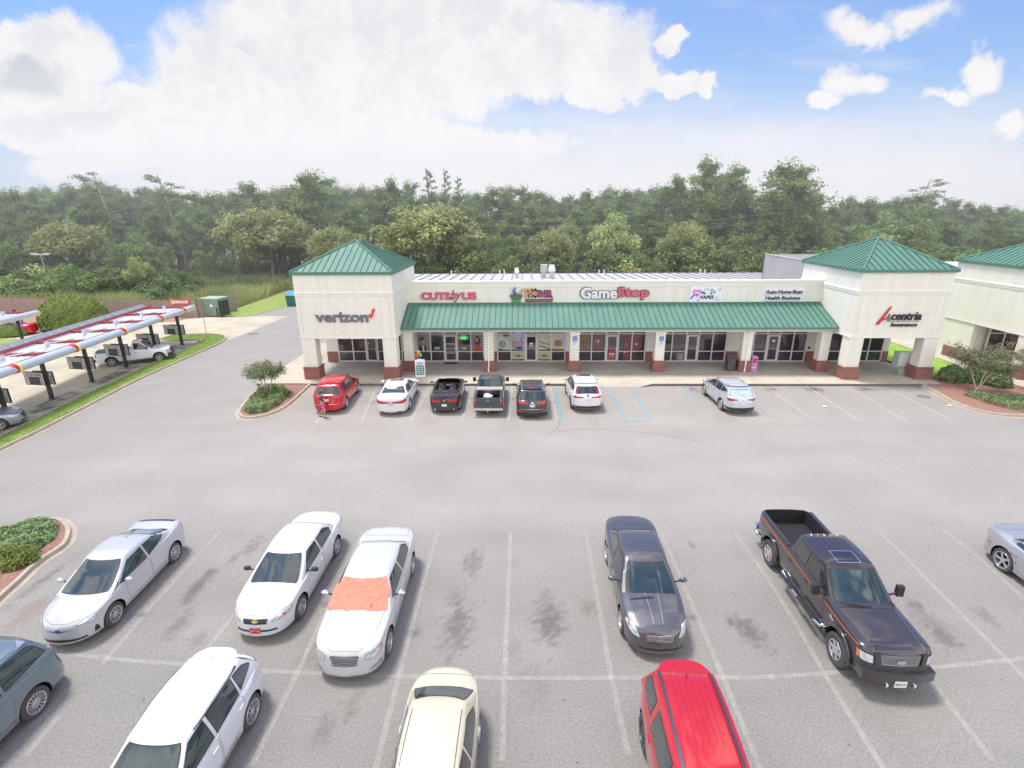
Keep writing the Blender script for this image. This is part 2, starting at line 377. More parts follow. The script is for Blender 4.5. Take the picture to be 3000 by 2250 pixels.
def tone(x, y):
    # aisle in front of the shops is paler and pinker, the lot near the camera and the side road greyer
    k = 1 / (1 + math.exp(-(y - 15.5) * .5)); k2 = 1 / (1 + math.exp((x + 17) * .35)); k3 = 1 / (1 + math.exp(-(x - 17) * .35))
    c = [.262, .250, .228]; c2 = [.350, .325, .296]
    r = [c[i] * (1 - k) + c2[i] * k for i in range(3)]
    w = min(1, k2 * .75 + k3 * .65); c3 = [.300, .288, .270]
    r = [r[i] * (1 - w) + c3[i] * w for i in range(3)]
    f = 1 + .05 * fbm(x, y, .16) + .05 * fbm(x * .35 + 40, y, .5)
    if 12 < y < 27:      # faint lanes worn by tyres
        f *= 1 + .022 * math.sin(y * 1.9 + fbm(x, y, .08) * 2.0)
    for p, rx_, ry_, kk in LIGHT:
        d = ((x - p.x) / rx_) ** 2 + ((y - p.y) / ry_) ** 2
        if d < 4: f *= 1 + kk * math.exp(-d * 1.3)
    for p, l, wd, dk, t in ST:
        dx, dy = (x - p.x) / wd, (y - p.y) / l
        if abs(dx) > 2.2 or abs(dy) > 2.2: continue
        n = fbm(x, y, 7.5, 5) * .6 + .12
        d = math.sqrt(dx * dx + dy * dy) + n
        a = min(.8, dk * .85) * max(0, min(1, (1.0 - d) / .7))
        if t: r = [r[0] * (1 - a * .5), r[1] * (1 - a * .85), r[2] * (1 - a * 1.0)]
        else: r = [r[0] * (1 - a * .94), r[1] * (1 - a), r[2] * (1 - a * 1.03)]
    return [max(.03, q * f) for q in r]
def asphalt_sheet(name, xs, ys, z=0.0):
    nx, ny = len(xs), len(ys); vs = [(x, y, z) for y in ys for x in xs]
    fs = [(j * nx + i, j * nx + i + 1, (j + 1) * nx + i + 1, (j + 1) * nx + i) for j in range(ny - 1) for i in range(nx - 1)]
    me = bpy.data.meshes.new(name); me.from_pydata(vs, [], fs); me.materials.append(MT['asphalt'])
    ca = me.color_attributes.new('tone', 'FLOAT_COLOR', 'POINT'); fl = []
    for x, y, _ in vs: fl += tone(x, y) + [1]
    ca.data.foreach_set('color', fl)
    o = bpy.data.objects.new(name, me); COL.objects.link(o); return tag(o, kind='structure')
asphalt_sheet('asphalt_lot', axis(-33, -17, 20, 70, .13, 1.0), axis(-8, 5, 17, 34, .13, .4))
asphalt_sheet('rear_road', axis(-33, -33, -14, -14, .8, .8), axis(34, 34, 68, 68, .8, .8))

# ---- painted lines
line_white = faded_mat('worn_white_paint', lin((206, 204, 194)), 5, .22, 1.15)
line_blue = faded_mat('worn_blue_paint', lin((146, 190, 205)), 7, .25, .72)
line_yellow = faded_mat('worn_yellow_paint', lin((246, 226, 160)), 4, .34, .6)
def strips(name, polys, w, mat, z=.004, conv=None):
    mb = MB(); conv = conv or (lambda p: G(*p))
    for pl in polys:
        P = [conv(p) for p in pl]
        for a, b in zip(P, P[1:]):
            d = (b - a); d.z = 0; d.normalize(); n = Vector((-d.y, d.x, 0)) * w / 2
            mb.add([(a.x - n.x, a.y - n.y, z), (b.x - n.x, b.y - n.y, z), (b.x + n.x, b.y + n.y, z), (a.x + n.x, a.y + n.y, z)], [(0, 1, 2, 3)])
    return tag(mb.build(name, mat), kind='structure')
fg = [[(648, 1552.6), (445, 1775), (300, 1945)], [(175, 2095), (75, 2215)], [(848, 1552), (770, 1690), (628, 1875), (440, 2130)],
      [(1065.6, 1552), (980, 1735), (869.4, 1975.6), (777.8, 2161), (740, 2240)], [(1282.6, 1558.5), (1219, 1787.5), (1170, 1975), (1098, 2260)],
      [(1496, 1560), (1487, 1780), (1477, 1990), (1471.5, 2230)], [(1716.5, 1560), (1752, 1760), (1789.8, 1975.6), (1842, 2216.7)],
      [(1936.9, 1560), (1997, 1700.7), (2069.5, 1869.5), (2110, 1965), (2230, 2260)], [(2154, 1560), (2247, 1692.5), (2340, 1840), (2408, 1963), (2493, 2098), (2590, 2255)],
      [(2363, 1558), (2460, 1690), (2600, 1850), (2707, 1967), (2808, 2098), (2910, 2230)], [(2572, 1555), (2650.7, 1630), (2727, 1708.6), (2947.5, 1930.7), (3080, 2070)],
      [(2761.7, 1549), (2860.7, 1628), (3040, 1790)]]
strips('parking_lines', fg, .13, line_white)
strips('row_divider_line', [[(60, 1888), (200, 1918), (430, 1940), (515, 1945), (794.6, 1968), (1180, 1983), (1477, 1987), (1650, 1987.6), (2228.6, 1985), (2311, 1981), (2453, 1971), (2756, 1955), (2957, 1935), (3080, 1918)]], .12, line_white, z=.009)
fr = [[(2246.5, 1132.6), (2381.5, 1231)], [(2364, 1132.6), (2512.7, 1230)], [(2478, 1130.7), (2651.6, 1231)], [(2591.8, 1132.6), (2780, 1228)], [(2123, 1131), (2238, 1231)],
      [(1262, 1130), (1235, 1178), (1203.7, 1233)], [(1387, 1130), (1372, 1180), (1352, 1233)], [(1500, 1130), (1496, 1180), (1490, 1233)], [(1105, 1131), (1060, 1233)], [(1000, 1131), (925, 1240)], [(1612, 1131), (1632, 1230)]]
strips('shop_parking_lines', fr, .12, faded_mat('worn_row_paint', lin((222, 219, 210)), 5, .22, 1.05))
bl = [[(1625, 1130.6), (1645.8, 1232)], [(1780.5, 1130.6), (1831.4, 1233.6)], [(1848.5, 1130.6), (1905, 1228.5)], [(1831.4, 1233.6), (1905, 1231)], [(1999.7, 1130.6), (2040, 1172)]]
strips('accessible_bay_lines', bl, .17, line_blue, z=.009)
strips('accessible_hatch_lines', [[(1790, 1150), (1830, 1133)], [(1797, 1162), (1852, 1138)], [(1806, 1184), (1870, 1165)], [(1816, 1206), (1883, 1187)], [(1836, 1231), (1896, 1206)], [(1880, 1231), (1900, 1222)]], .08, line_white)
# wheelchair symbol on the asphalt
wc = G(1985, 1207); mb = MB()
for k in range(14):
    a0, a1 = R(200 + k * 18), R(200 + (k + 1) * 18)
    mb.add([(wc.x + .30 * math.cos(a0), wc.y - .1 + .30 * math.sin(a0), .0045), (wc.x + .38 * math.cos(a0), wc.y - .1 + .38 * math.sin(a0), .0045), (wc.x + .38 * math.cos(a1), wc.y - .1 + .38 * math.sin(a1), .0045), (wc.x + .30 * math.cos(a1), wc.y - .1 + .30 * math.sin(a1), .0045)], [(0, 1, 2, 3)])
for a, b in (((-.05, .5), (.02, .0)), ((.02, .0), (.3, -.02)), ((.3, -.02), (.42, -.4)), ((-.03, .28), (.22, .28))):
    d = Vector((b[0] - a[0], b[1] - a[1])).normalized(); n = Vector((-d.y, d.x)) * .045
    mb.add([(wc.x + a[0] - n.x, wc.y + a[1] - n.y, .0045), (wc.x + b[0] - n.x, wc.y + b[1] - n.y, .0045), (wc.x + b[0] + n.x, wc.y + b[1] + n.y, .0045), (wc.x + a[0] + n.x, wc.y + a[1] + n.y, .0045)], [(0, 1, 2, 3)])
mb.add([(wc.x - .05 + .08 * math.cos(R(k * 45)), wc.y + .62 + .08 * math.sin(R(k * 45)), .0045) for k in range(8)], [tuple(range(8))])
tag(mb.build('wheelchair_symbol', line_white), kind='structure')
# cracks
crack_m = faded_mat('crack_dark', lin((140, 130, 124)), 6, .28, .7)
strips('asphalt_cracks', [[(1640, 1195), (1643, 1215), (1640, 1240), (1632, 1255), (1618, 1268), (1605, 1275)], [(1632, 1265), (1680, 1258), (1740, 1257), (1800, 1261), (1900, 1268), (1990, 1283), (2060, 1296)],
   [(2225, 1198), (2250, 1218)], [(2315, 1198), (2340, 1215)], [(760, 1020), (700, 1050), (620, 1085), (520, 1115), (440, 1135)]], .04, crack_m, z=.005)

# ---- kerbs
def offset_path(P, d):
    o = []
    for i, p in enumerate(P):
        t = (P[min(i + 1, len(P) - 1)] - P[max(i - 1, 0)]); t.z = 0; t.normalize()
        o.append(Vector((p.x - t.y * d, p.y + t.x * d, 0)))
    return o
def smooth_path(P, k=4, closed=False):
    out = []; n = len(P)
    for i in range(n if closed else n - 1):
        g = (lambda j: P[j % n]) if closed else (lambda j: P[max(0, min(n - 1, j))])
        a, b, c, d = g(i - 1), g(i), g(i + 1), g(i + 2)
        for s in range(k):
            t = s / k
            out.append(.5 * ((2 * b) + (c - a) * t + (2 * a - 5 * b + 4 * c - d) * t * t + (3 * b - a - 3 * c + d) * t ** 3))
    if not closed: out.append(P[-1])
    for q in out: q.z = 0
    return out
def kerb(name, P, w=.16, h=.14, closed=False, side=1, gutter=True):
    mb = MB()
    Q = offset_path(P, w * side); Gt = offset_path(P, -.15 * side)
    if closed:
        pass
    n = len(P)
    pr = lambda i: [(P[i].x, P[i].y, 0), (P[i].x + (Q[i].x - P[i].x) * .2, P[i].y + (Q[i].y - P[i].y) * .2, h), (Q[i].x, Q[i].y, h), (Q[i].x, Q[i].y, -.1)]
    vs = [q for i in range(n) for q in pr(i)]
    fs = [(i * 4 + k, i * 4 + k + 1, (i + 1) * 4 + k + 1, (i + 1) * 4 + k) for i in range(n - 1) for k in range(3)] + [(0, 1, 2, 3), tuple((n - 1) * 4 + k for k in (3, 2, 1, 0))]
    mb.add(vs, fs)
    o = mb.build(name, MT['kerb']); tag(o, kind='structure')
    if gutter:
        mg = MB(); vs = []
        for i in range(n): vs += [(P[i].x, P[i].y, .012), (Gt[i].x, Gt[i].y, .006)]
        mg.add(vs, [(2 * i, 2 * i + 1, 2 * i + 3, 2 * i + 2) for i in range(n - 1)])
        tag(mg.build('gutter', M('gutter_concrete', lin((178, 166, 148)), .9, noise=(1.5, .2))), kind='structure')
    return o
Z4 = lambda x, y: G(x / 2.4578, 680 + y / 2.4578)
Z3g = lambda x, y: G(2150 + x / 2.5918, 660 + y / 2.5918)
# left verge between the drive-in and the road
outer = [Vector((-24.2, 4, 0)), Vector((-24.6, 12, 0)), Vector((-25.2, 19, 0)), Vector((-25.56, 22.33, 0)), Vector((-25.75, 24.9, 0)), Vector((-26.15, 28.2, 0)), Vector((-26.7, 32.4, 0)), Vector((-27.0, 36.9, 0)), Vector((-27.05, 41.5, 0)), Vector((-27.2, 44.6, 0)), Vector((-27.75, 46.5, 0)), Vector((-28.9, 47.8, 0)), Vector((-30.6, 48.3, 0)), Vector((-33.7, 47.9, 0))]
inner = [Vector((-34.0, 46.1, 0)), Vector((-32.3, 45.4, 0)), Vector((-29.95, 45.8, 0)), Vector((-28.85, 43.2, 0)), Vector((-28.8, 37.9, 0)), Vector((-28.4, 34, 0)), Vector((-28.1, 30.5, 0)), Vector((-27.6, 26.9, 0)), Vector((-27.2, 24, 0)), Vector((-26.9, 19, 0)), Vector((-26.5, 4, 0))]
kerb('road_kerb', smooth_path(outer), side=1)
kerb('drive_in_kerb', smooth_path(inner, 3), side=1, w=.12, h=.12, gutter=False)
sheet('verge_grass', [(p.x - .1, p.y) for p in outer] + [(p.x + .03, p.y) for p in inner], .10, MT['grass'])
MT['pale_concrete'] = M('drive_in_concrete', lin((188, 180, 160)), .9, noise=(.35, .16), bump=(20, .2))
sheet('drive_in_concrete', [(-26.5, 4), (-26.9, 19), (-27.2, 24), (-27.6, 26.9), (-28.1, 30.5), (-28.4, 34), (-28.8, 38), (-28.85, 43.3), (-29.9, 45.9), (-33.9, 46), (-33.8, 48), (-30.6, 48.35), (-28.9, 47.85), (-27.4, 45.8), (-27.15, 46.5), (-27.0, 57.9), (-34, 57.4), (-75, 57.8), (-75, 4)], .006, MT['pale_concrete'])
drk = M('shaded_stain', lin((150, 146, 140)), .9, noise=(.6, .2))
fst = faded_mat('tyre_stain', lin((120, 116, 112)), 1.0, .4, .7)
for q in ([(-28.0, 27.5), (-28.6, 31), (-29.8, 31.4), (-29.4, 27)], [(-28.7, 32), (-28.9, 36), (-30.2, 36), (-29.8, 32)], [(-29.1, 36.3), (-29.2, 41), (-31, 40.6), (-30.6, 36.3)], [(-27.5, 24), (-27.9, 27), (-29.6, 26.6), (-29.3, 23)], [(-29.2, 42.4), (-29.3, 44.6), (-31.2, 44.4), (-31, 42)]):
    sheet('concrete_stain', q, .010, fst)
strips('drive_in_stripes', [[(-29.9, 30.6), (-34.5, 29.0)], [(-30.1, 34.0), (-35.0, 32.6)], [(-30.3, 37.6), (-35.4, 36.5)], [(-30.5, 41.0), (-35.8, 40.3)], [(-29.6, 27.4), (-34.2, 25.7)]], .1, line_yellow, z=.014, conv=lambda p: Vector((p[0], p[1], 0)))
ar = [Z4(1400, 708), Z4(1440, 700), Z4(1540, 704), Z4(1560, 698), Z4(1580, 712), Z4(1500, 716)]
sheet('painted_arrow', [(p.x, p.y) for p in ar], .014, line_yellow)
strips('lane_stripes', [[Z4(1540, 735), Z4(1710, 672)], [Z4(1640, 645), Z4(1720, 632)], [Z4(930, 728), Z4(948, 760), Z4(920, 790)], [Z4(640, 890), Z4(760, 858)]], .12, line_yellow, z=.014, conv=lambda p: p.copy())
# rear grass verge and fence bed
sheet('rear_grass', [(-35, 57.6), (-31.4, 57.9), (-30.5, 62), (-29.6, 66.5), (-24, 74), (-24, 80), (-36.5, 80), (-35.6, 62)], .02, MT['grass'])
sheet('fence_bed', [(-75, 54.5), (-46, 53.6), (-38, 54.6), (-37.5, 57.2), (-75, 60)], .03, M('bark_bed', lin((172, 128, 112)), .95, noise=(2, .2)))
sheet('bed_grass', [(-47, 44.3), (-40, 45.2), (-39.6, 46.6), (-50, 46.4), (-58, 46), (-58, 43.5)], .05, MT['grass'])
sheet('bay_paint', [(-40.2, 42.6), (-37.6, 43.1), (-37.9, 44.0), (-41.2, 43.7)], .014, M('blue_bay', lin((140, 160, 190)), .8, noise=(3, .2)))

# island with crape myrtle in front of the left tower
isl = [Vector(p) for p in [(-14.3, 32.72, 0), (-14.16, 30.6, 0), (-14.1, 28.6, 0), (-14.45, 27.25, 0), (-15.2, 26.6, 0), (-16.0, 26.75, 0), (-16.6, 27.6, 0), (-17.0, 29.0, 0), (-17.35, 30.6, 0), (-17.6, 32.62, 0)]]
isl_s = smooth_path(isl); kerb('island_kerb', isl_s, side=-1)
sheet('island_mulch', [(p.x, p.y) for p in offset_path(isl_s, -.10)], .10, MT['mulch'])
# bed at the right of the shops
rb = [Vector(p) for p in [(26.0, 32.6, 0), (25.75, 31.0, 0), (25.5, 29.6, 0), (25.55, 28.6, 0), (25.9, 27.7, 0), (26.6, 27.3, 0), (27.6, 27.1, 0), (30, 27.0, 0), (33, 27.3, 0), (38, 27.5, 0), (60, 27.5, 0)]]
rb_s = smooth_path(rb); kerb('bed_kerb', rb_s, side=1)
sheet('bed_mulch', [(p.x, p.y) for p in offset_path(rb_s, .1)] + [(60, 31.5), (32.3, 31.6), (32.0, 33.7), (32, 35.2), (27.6, 34.8), (27.2, 32.6)], .10, MT['mulch'])
sheet('side_lawn', [(27.75, 34.7), (32.9, 35.0), (33.0, 60), (27.75, 60)], .09, M('bright_grass', lin((140, 172, 74)), .95, noise=(2, .2), bump=(25, .5)))
# bed at the left edge of the photograph
lb = [G(x / 1.9986, 1420 + y / 1.9986) for x, y in [(-260, 420), (-120, 350), (0, 300), (200, 232), (300, 205), (370, 212), (420, 262), (415, 320), (380, 372), (240, 465), (120, 580), (0, 690), (-200, 900), (-400, 1150)]]
lb_s = smooth_path(lb, 3); kerb('corner_kerb', lb_s, side=-1)
sheet('corner_mulch', [(p.x, p.y) for p in offset_path(lb_s, -.1)], .10, MT['mulch'])

# ---- shop pavement
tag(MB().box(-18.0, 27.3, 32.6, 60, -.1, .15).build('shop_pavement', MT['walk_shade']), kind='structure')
mb = MB()
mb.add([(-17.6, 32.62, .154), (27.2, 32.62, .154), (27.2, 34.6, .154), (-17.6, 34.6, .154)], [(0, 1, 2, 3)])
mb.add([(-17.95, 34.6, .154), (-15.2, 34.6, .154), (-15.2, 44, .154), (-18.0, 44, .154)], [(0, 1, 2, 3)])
tag(mb.build('pavement_front_strip', M('front_concrete', lin((192, 183, 166)), .88, noise=(.8, .10))), kind='structure')  # paler copy of the pavement outside the canopy, open light in its colour
strips('pavement_joints', [[(x, 32.62), (x, 37.9)] for x in (-14.3, -11.6, -8.6, -5.6, -2.5, .6, 3.6, 6.6, 9.6, 12.6, 15.6, 18.4, 21.2, 24.2)] + [[(-17.9, 34.6), (27.2, 34.6)], [(-17.9, 37.4), (-15.2, 37.4)]], .02, M('joint', lin((150, 144, 138)), .9), z=.158, conv=lambda p: Vector((p[0], p[1], 0)))
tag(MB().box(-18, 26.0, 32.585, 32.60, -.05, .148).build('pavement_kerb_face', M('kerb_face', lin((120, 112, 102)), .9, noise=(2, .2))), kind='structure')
# ramp at the accessible bay
ra, rb2 = G(1740, 1127), G(1870, 1127)
tag(MB().add([(ra.x, 32.35, .012), (rb2.x, 32.35, .012), (rb2.x + .9, 32.58, .16), (ra.x - .9, 32.58, .16)], [(0, 1, 2, 3)]).add([(ra.x, 32.35, .012), (ra.x - .9, 32.58, .16), (ra.x - .9, 32.58, .0)], [(0, 1, 2)]).build('kerb_ramp', MT['concrete']), kind='structure')
# neighbour pavement
tag(MB().box(31.9, 60, 31.6, 55, -.1, .15).build('neighbour_pavement', MT['concrete']), kind='structure')
# ================================================================= vehicles
def interp(pts, x):
    if x <= pts[0][0]: return pts[0][1]
    for (a, b), (c, d) in zip(pts, pts[1:]):
        if x <= c:
            t = (x - a) / (c - a); t = t * t * (3 - 2 * t) * .5 + t * .5
            return b + (d - b) * t
    return pts[-1][1]
def smooth_obj(me, ang=40):
    me.polygons.foreach_set('use_smooth', [True] * len(me.polygons)); me.set_sharp_from_angle(angle=R(ang))

class Car:
    def __init__(s, sp):
        s.sp = sp; s.W = sp['W'] / 2; s.xf = sp['wb'] / 2 + sp['fo']; s.xr = -sp['wb'] / 2 - sp['ro']
        s.paint = sp['paint']; s.root = empty(sp['name'], (0, 0, 0)); s.decals = 0
        s.glass = sp.get('glass', MT['car_glass']); s.trim = sp.get('trim', MT['black'])
        s.body(); s.cabin(); s.wheels()
        s.bvh = {}
        for k, o in (('body', s.bo), ('cab', s.co)):
            if o: bm = bmesh.new(); bm.from_mesh(o.data); s.bvh[k] = BVHTree.FromBMesh(bm); bm.free()
    # ---- lower body
    def body(s):
        sp = s.sp; zb = sp.get('zb', .20); W = s.W; nx = 56
        secs = [(0, 0), (.8, 0), (.92, .0), (.975, .10), (1.0, .34), (.998, .60), (.975, .86), (.945, .955), (.885, 1.0), (.66, 1.0), (.34, 1.0), (0, 1.0)]
        dz = [0, 0, .035, 0, 0, 0, 0, 0, .0, sp.get('crown', .035) * .55, sp.get('crown', .035) * .9, sp.get('crown', .035)]
        fin = sp.get('fin', [.10, .10, .05, .01, 0, .02, .05, .07, .10, .10, .10, .10])
        rin = sp.get('rin', [.12, .12, .06, .01, 0, .01, .03, .04, .06, .06, .06, .06])
        pa, pb = sp.get('plan', (14, 2.6)); pra, prb = sp.get('rplan', (18, 2.8))
        cx = (s.xf + s.xr) / 2; hl = (s.xf - s.xr) / 2
        tail = sp.get('flare', 0)
        rows = []
        us = [math.sin(math.pi / 2 * (-1 + 2 * i / nx)) for i in range(nx + 1)]
        us = [u_ * .55 + (-1 + 2 * i / nx) * .45 for i, u_ in enumerate(us)]
        for u_ in us:
            a_, b_ = (pa, pb) if u_ > 0 else (pra, prb)
            w = max(0, 1 - abs(u_) ** a_) ** (1 / b_)
            row = []
            e = max(0, (abs(u_) - .55) / .45) ** 2.2
            for k, (yf, zf) in enumerate(secs):
                inn = fin[k] if u_ > 0 else rin[k]
                x = cx + u_ * hl - (inn * e if u_ > 0 else -inn * e)
                zt = interp(sp['top'], x)
                # sides narrow a little towards both ends
                tp = 1 - sp.get('taper', .05) * abs(u_) ** 3
                arch = 0
                for wx in (sp['wb'] / 2, -sp['wb'] / 2):
                    arch = max(arch, math.exp(-((x - wx) / .42) ** 2))
                bulge = 1 + tail * arch * (1 if 2 < k < 7 else 0)
                waist = 1 - (.016 * (1 - arch) if 3 <= k <= 5 else 0)
                zz = zb + (zt - zb) * zf + dz[k] * (w ** .5)
                if u_ > 0 and k < 4: zz += 0
                row.append((x, yf * w * W * tp * bulge * waist, zz))
            rows.append(row)
        n = len(secs); mb = MB(); mb.cur = 0
        vs = []
        for row in rows:
            vs += row + [(x, -y, z) for x, y, z in row[1:-1]][::-1]
        m = 2 * n - 2
        fs = [(i * m + k, i * m + (k + 1) % m, (i + 1) * m + (k + 1) % m, (i + 1) * m + k) for i in range(nx) for k in range(m)]
        mb.add(vs, fs)
        o = mb.build('body', [s.paint, MT['dark'], MT['black']], s.root, weld=True)
        me = o.data
        bm = bmesh.new(); bm.from_mesh(me)
        bmesh.ops.holes_fill(bm, edges=[e for e in bm.edges if e.is_boundary], sides=0)
        bmesh.ops.triangulate(bm, faces=[f for f in bm.faces if len(f.verts) > 4])
        bmesh.ops.recalc_face_normals(bm, faces=bm.faces)
        bm.to_mesh(me); bm.free()
        # wheel wells and other cuts
        r = sp['r']; cut = MB()
        for wx in (sp['wb'] / 2, -sp['wb'] / 2):
            for sy in (1, -1):
                rr = r + sp.get('gap', .06)
                pts = []
                for k in range(28):
                    a = 2 * math.pi * k / 28; pts.append((wx + rr * math.cos(a), r + sp.get('lift', 0) + rr * math.sin(a) * 1.02))
                cut.prism_y(pts, sy * (W - sp.get('tw', .22) - .10), sy * (W + .3), 1)
        for c in sp.get('cuts', []): cut.box(*c, 2)
        co = cut.build('cutter', [s.paint, MT['dark'], MT['black']])
        md = o.modifiers.new('b', 'BOOLEAN'); md.operation = 'DIFFERENCE'; md.solver = 'EXACT'; md.object = co
        bpy.context.view_layer.update()
        dg = bpy.context.evaluated_depsgraph_get()
        nm = bpy.data.meshes.new_from_object(o.evaluated_get(dg)); o.modifiers.clear(); o.data = nm
        bpy.data.objects.remove(co)
        smooth_obj(nm, 32); s.bo = o
    # ---- greenhouse
    def gpt(s, q, t, end):
        g = s.sp['cab']; xb = g['xb1'] if end > 0 else g['xb0']; xr = g['xr1'] if end > 0 else g['xr0']
        tt = t ** g.get('bow', .92)
        x = xb + (xr - xb) * tt - end * g.get('curve', .10) * (abs(q) ** 2.6) * (1 - .35 * t)
        w = s.gw(t)
        z = s.gz(t, x, q)
        return Vector((x, q * w, z))
    def gw(s, t):
        g = s.sp['cab']; return g['wb'] + (g['wr'] - g['wb']) * (t ** 1.25)
    def gz(s, t, x, q):
        g = s.sp['cab']; m = (g['xr0'] + g['xr1']) / 2 + .12
        zr = g['zr'] - g.get('drop', .05) * (((x - m) / max(.3, (g['xr1'] - g['xr0']) / 2)) ** 2 if t > .0 else 0) * t
        return g['zb'] + (zr - g.get('edge', .05) - g['zb']) * t
    def cabin(s):
        g = s.sp.get('cab'); s.co = None
        if not g: return
        nq, ns, nt_ = 14, 18, 9; mb = MB()
        rings = []
        for j in range(nt_ + 1):
            t = j / nt_; ring = []
            for i in range(nq + 1): ring.append(s.gpt(-1 + 2 * i / nq, t, 1))
            a, b = s.gpt(1, t, 1), s.gpt(1, t, -1)
            for i in range(1, ns):
                k = i / ns; p = a.lerp(b, k); p.y += .035 * math.sin(math.pi * k); p.z = s.gz(t, p.x, 1); ring.append(p)
            for i in range(nq + 1): ring.append(s.gpt(1 - 2 * i / nq, t, -1))
            a, b = s.gpt(-1, t, -1), s.gpt(-1, t, 1)
            for i in range(1, ns):
                k = i / ns; p = a.lerp(b, k); p.y -= .035 * math.sin(math.pi * k); p.z = s.gz(t, p.x, 1); ring.append(p)
            rings.append(ring)
        m = len(rings[0]); vs = [p for r_ in rings for p in r_]
        fs = [(j * m + k, j * m + (k + 1) % m, (j + 1) * m + (k + 1) % m, (j + 1) * m + k) for j in range(nt_) for k in range(m)]
        mb.add(vs, fs)
        top = rings[-1]; grid = []
        for i in range(ns + 1):
            k = i / ns; Lp = top[nq + i] if i < ns else top[nq + ns]; row = []
            Rp = top[(2 * nq + 2 * ns - i) % m] if i > 0 else top[0]
            for j in range(nq + 1):
                q = j / nq
                if i == 0: p = top[j].copy()
                elif i == ns: p = top[nq + ns + nq - j].copy()
                else: p = Rp.lerp(Lp, q)
                c = 1 - abs(2 * q - 1) ** 3.0; e = min(1, i / 2.2, (ns - i) / 2.2); p.z += g.get('edge', .05) * c ** .8 * (e ** .6 if 0 < i < ns else 0)
                row.append(p)
            grid.append(row)
        vs = [p for r_ in grid for p in r_]; w_ = nq + 1
        mb.add(vs, [(i * w_ + j, i * w_ + j + 1, (i + 1) * w_ + j + 1, (i + 1) * w_ + j) for i in range(ns) for j in range(nq)])
        o = mb.build('cabin', [s.sp.get('roof_paint', s.paint)], s.root, weld=True); smooth_obj(o.data, 50); s.co = o
        # front and rear panes straight from the shell surface
        for end, nm, on in ((1, 'windshield', True), (-1, 'rear_window', g.get('rear', True))):
            if not on: continue
            q1, t0, t1 = (g.get('fq', .90), g.get('ft0', .05), g.get('ft1', .95)) if end > 0 else (g.get('rq', .86), g.get('rt0', .12), g.get('rt1', .92))
            me = MB(); A, B = 16, 10; vs = []
            for j in range(B + 1):
                t = t0 + (t1 - t0) * j / B
                for i in range(A + 1):
                    q = -q1 + 2 * q1 * i / A
                    # rounded corners
                    jj = abs(2 * j / B - 1)
                    q *= 1 - .05 * jj ** 6
                    p = s.gpt(q, t, end)
                    d1 = s.gpt(q + .01, t, end) - s.gpt(q - .01, t, end); d2 = s.gpt(q, t + .01, end) - s.gpt(q, t - .01, end)
                    nn = d1.cross(d2).normalized()
                    if nn.x * end < 0: nn = -nn
                    vs.append(p + nn * .010)
            fs = [(j * (A + 1) + i, j * (A + 1) + i + 1, (j + 1) * (A + 1) + i + 1, (j + 1) * (A + 1) + i) for j in range(B) for i in range(A)]
            me.add(vs, fs); w = me.build(nm, [s.glass, MT['black']], s.root)
            s.rim(w, .026, 1); smooth_obj(w.data, 50)
    def rim(s, o, th, mi, depth=0):
        bm = bmesh.new(); bm.from_mesh(o.data)
        r = bmesh.ops.inset_region(bm, faces=bm.faces, thickness=th, use_boundary=True, use_even_offset=False, depth=depth)
        for f in r['faces']: f.material_index = mi
        bm.to_mesh(o.data); bm.free()
    # ---- decal: a panel laid on the surface
    def decal(s, name, poly, ori, u, v, d, mats, off=.005, on='body', grid=.07, parent=None, rim=None, fit=True, round_=0, label=None):
        u = Vector(u).normalized(); v = Vector(v).normalized(); d = Vector(d).normalized(); ori = Vector(ori)
        if round_:
            P2 = []; n = len(poly)
            for i in range(n):
                a, b, c = Vector(poly[i - 1]), Vector(poly[i]), Vector(poly[(i + 1) % n])
                ra = min(round_, (a - b).length * .45); rc = min(round_, (c - b).length * .45)
                p0 = b + (a - b).normalized() * ra; p1 = b + (c - b).normalized() * rc
                for k in range(5):
                    t = k / 4; P2.append(tuple((1 - t) ** 2 * p0 + 2 * t * (1 - t) * b + t * t * p1))
            poly = P2
        bm = bmesh.new(); vs = [bm.verts.new((p[0], p[1], 0)) for p in poly]
        try: bm.faces.new(vs)
        except ValueError: bm.free(); return None
        xs = [p[0] for p in poly]; ys = [p[1] for p in poly]
        for ax, (lo, hi) in ((0, (min(xs), max(xs))), (1, (min(ys), max(ys)))):
            n = int((hi - lo) / grid)
            for k in range(1, n + 1):
                c = lo + (hi - lo) * k / (n + 1)
                bmesh.ops.bisect_plane(bm, geom=bm.verts[:] + bm.edges[:] + bm.faces[:], plane_co=(c, 0, 0) if ax == 0 else (0, c, 0), plane_no=(1, 0, 0) if ax == 0 else (0, 1, 0))
        bv = s.bvh[on]; bad = []; hits = 0
        for vt in bm.verts:
            o = ori + u * vt.co.x + v * vt.co.y
            h, nn, _, _ = bv.ray_cast(o - d * 3, d)
            if h is None: bad.append(vt); continue
            if nn.dot(d) > 0: nn = -nn
            vt.co = h + nn * off
        if bad: bmesh.ops.delete(bm, geom=bad, context='VERTS')
        if not bm.faces: bm.free(); return None
        bm.normal_update()
        for f in bm.faces:
            if f.normal.dot(d) > 0: f.normal_flip()
        if rim:
            r = bmesh.ops.inset_region(bm, faces=bm.faces, thickness=rim, use_boundary=True, use_even_offset=False)
            for f in r['faces']: f.material_index = 1
        me = bpy.data.meshes.new(name); bm.to_mesh(me); bm.free()
        for m in (mats if isinstance(mats, (list, tuple)) else [mats]): me.materials.append(m)
        smooth_obj(me, 60)
        o = bpy.data.objects.new(name, me); COL.objects.link(o); o.parent = parent or s.root
        if label: o['label'] = label
        return o
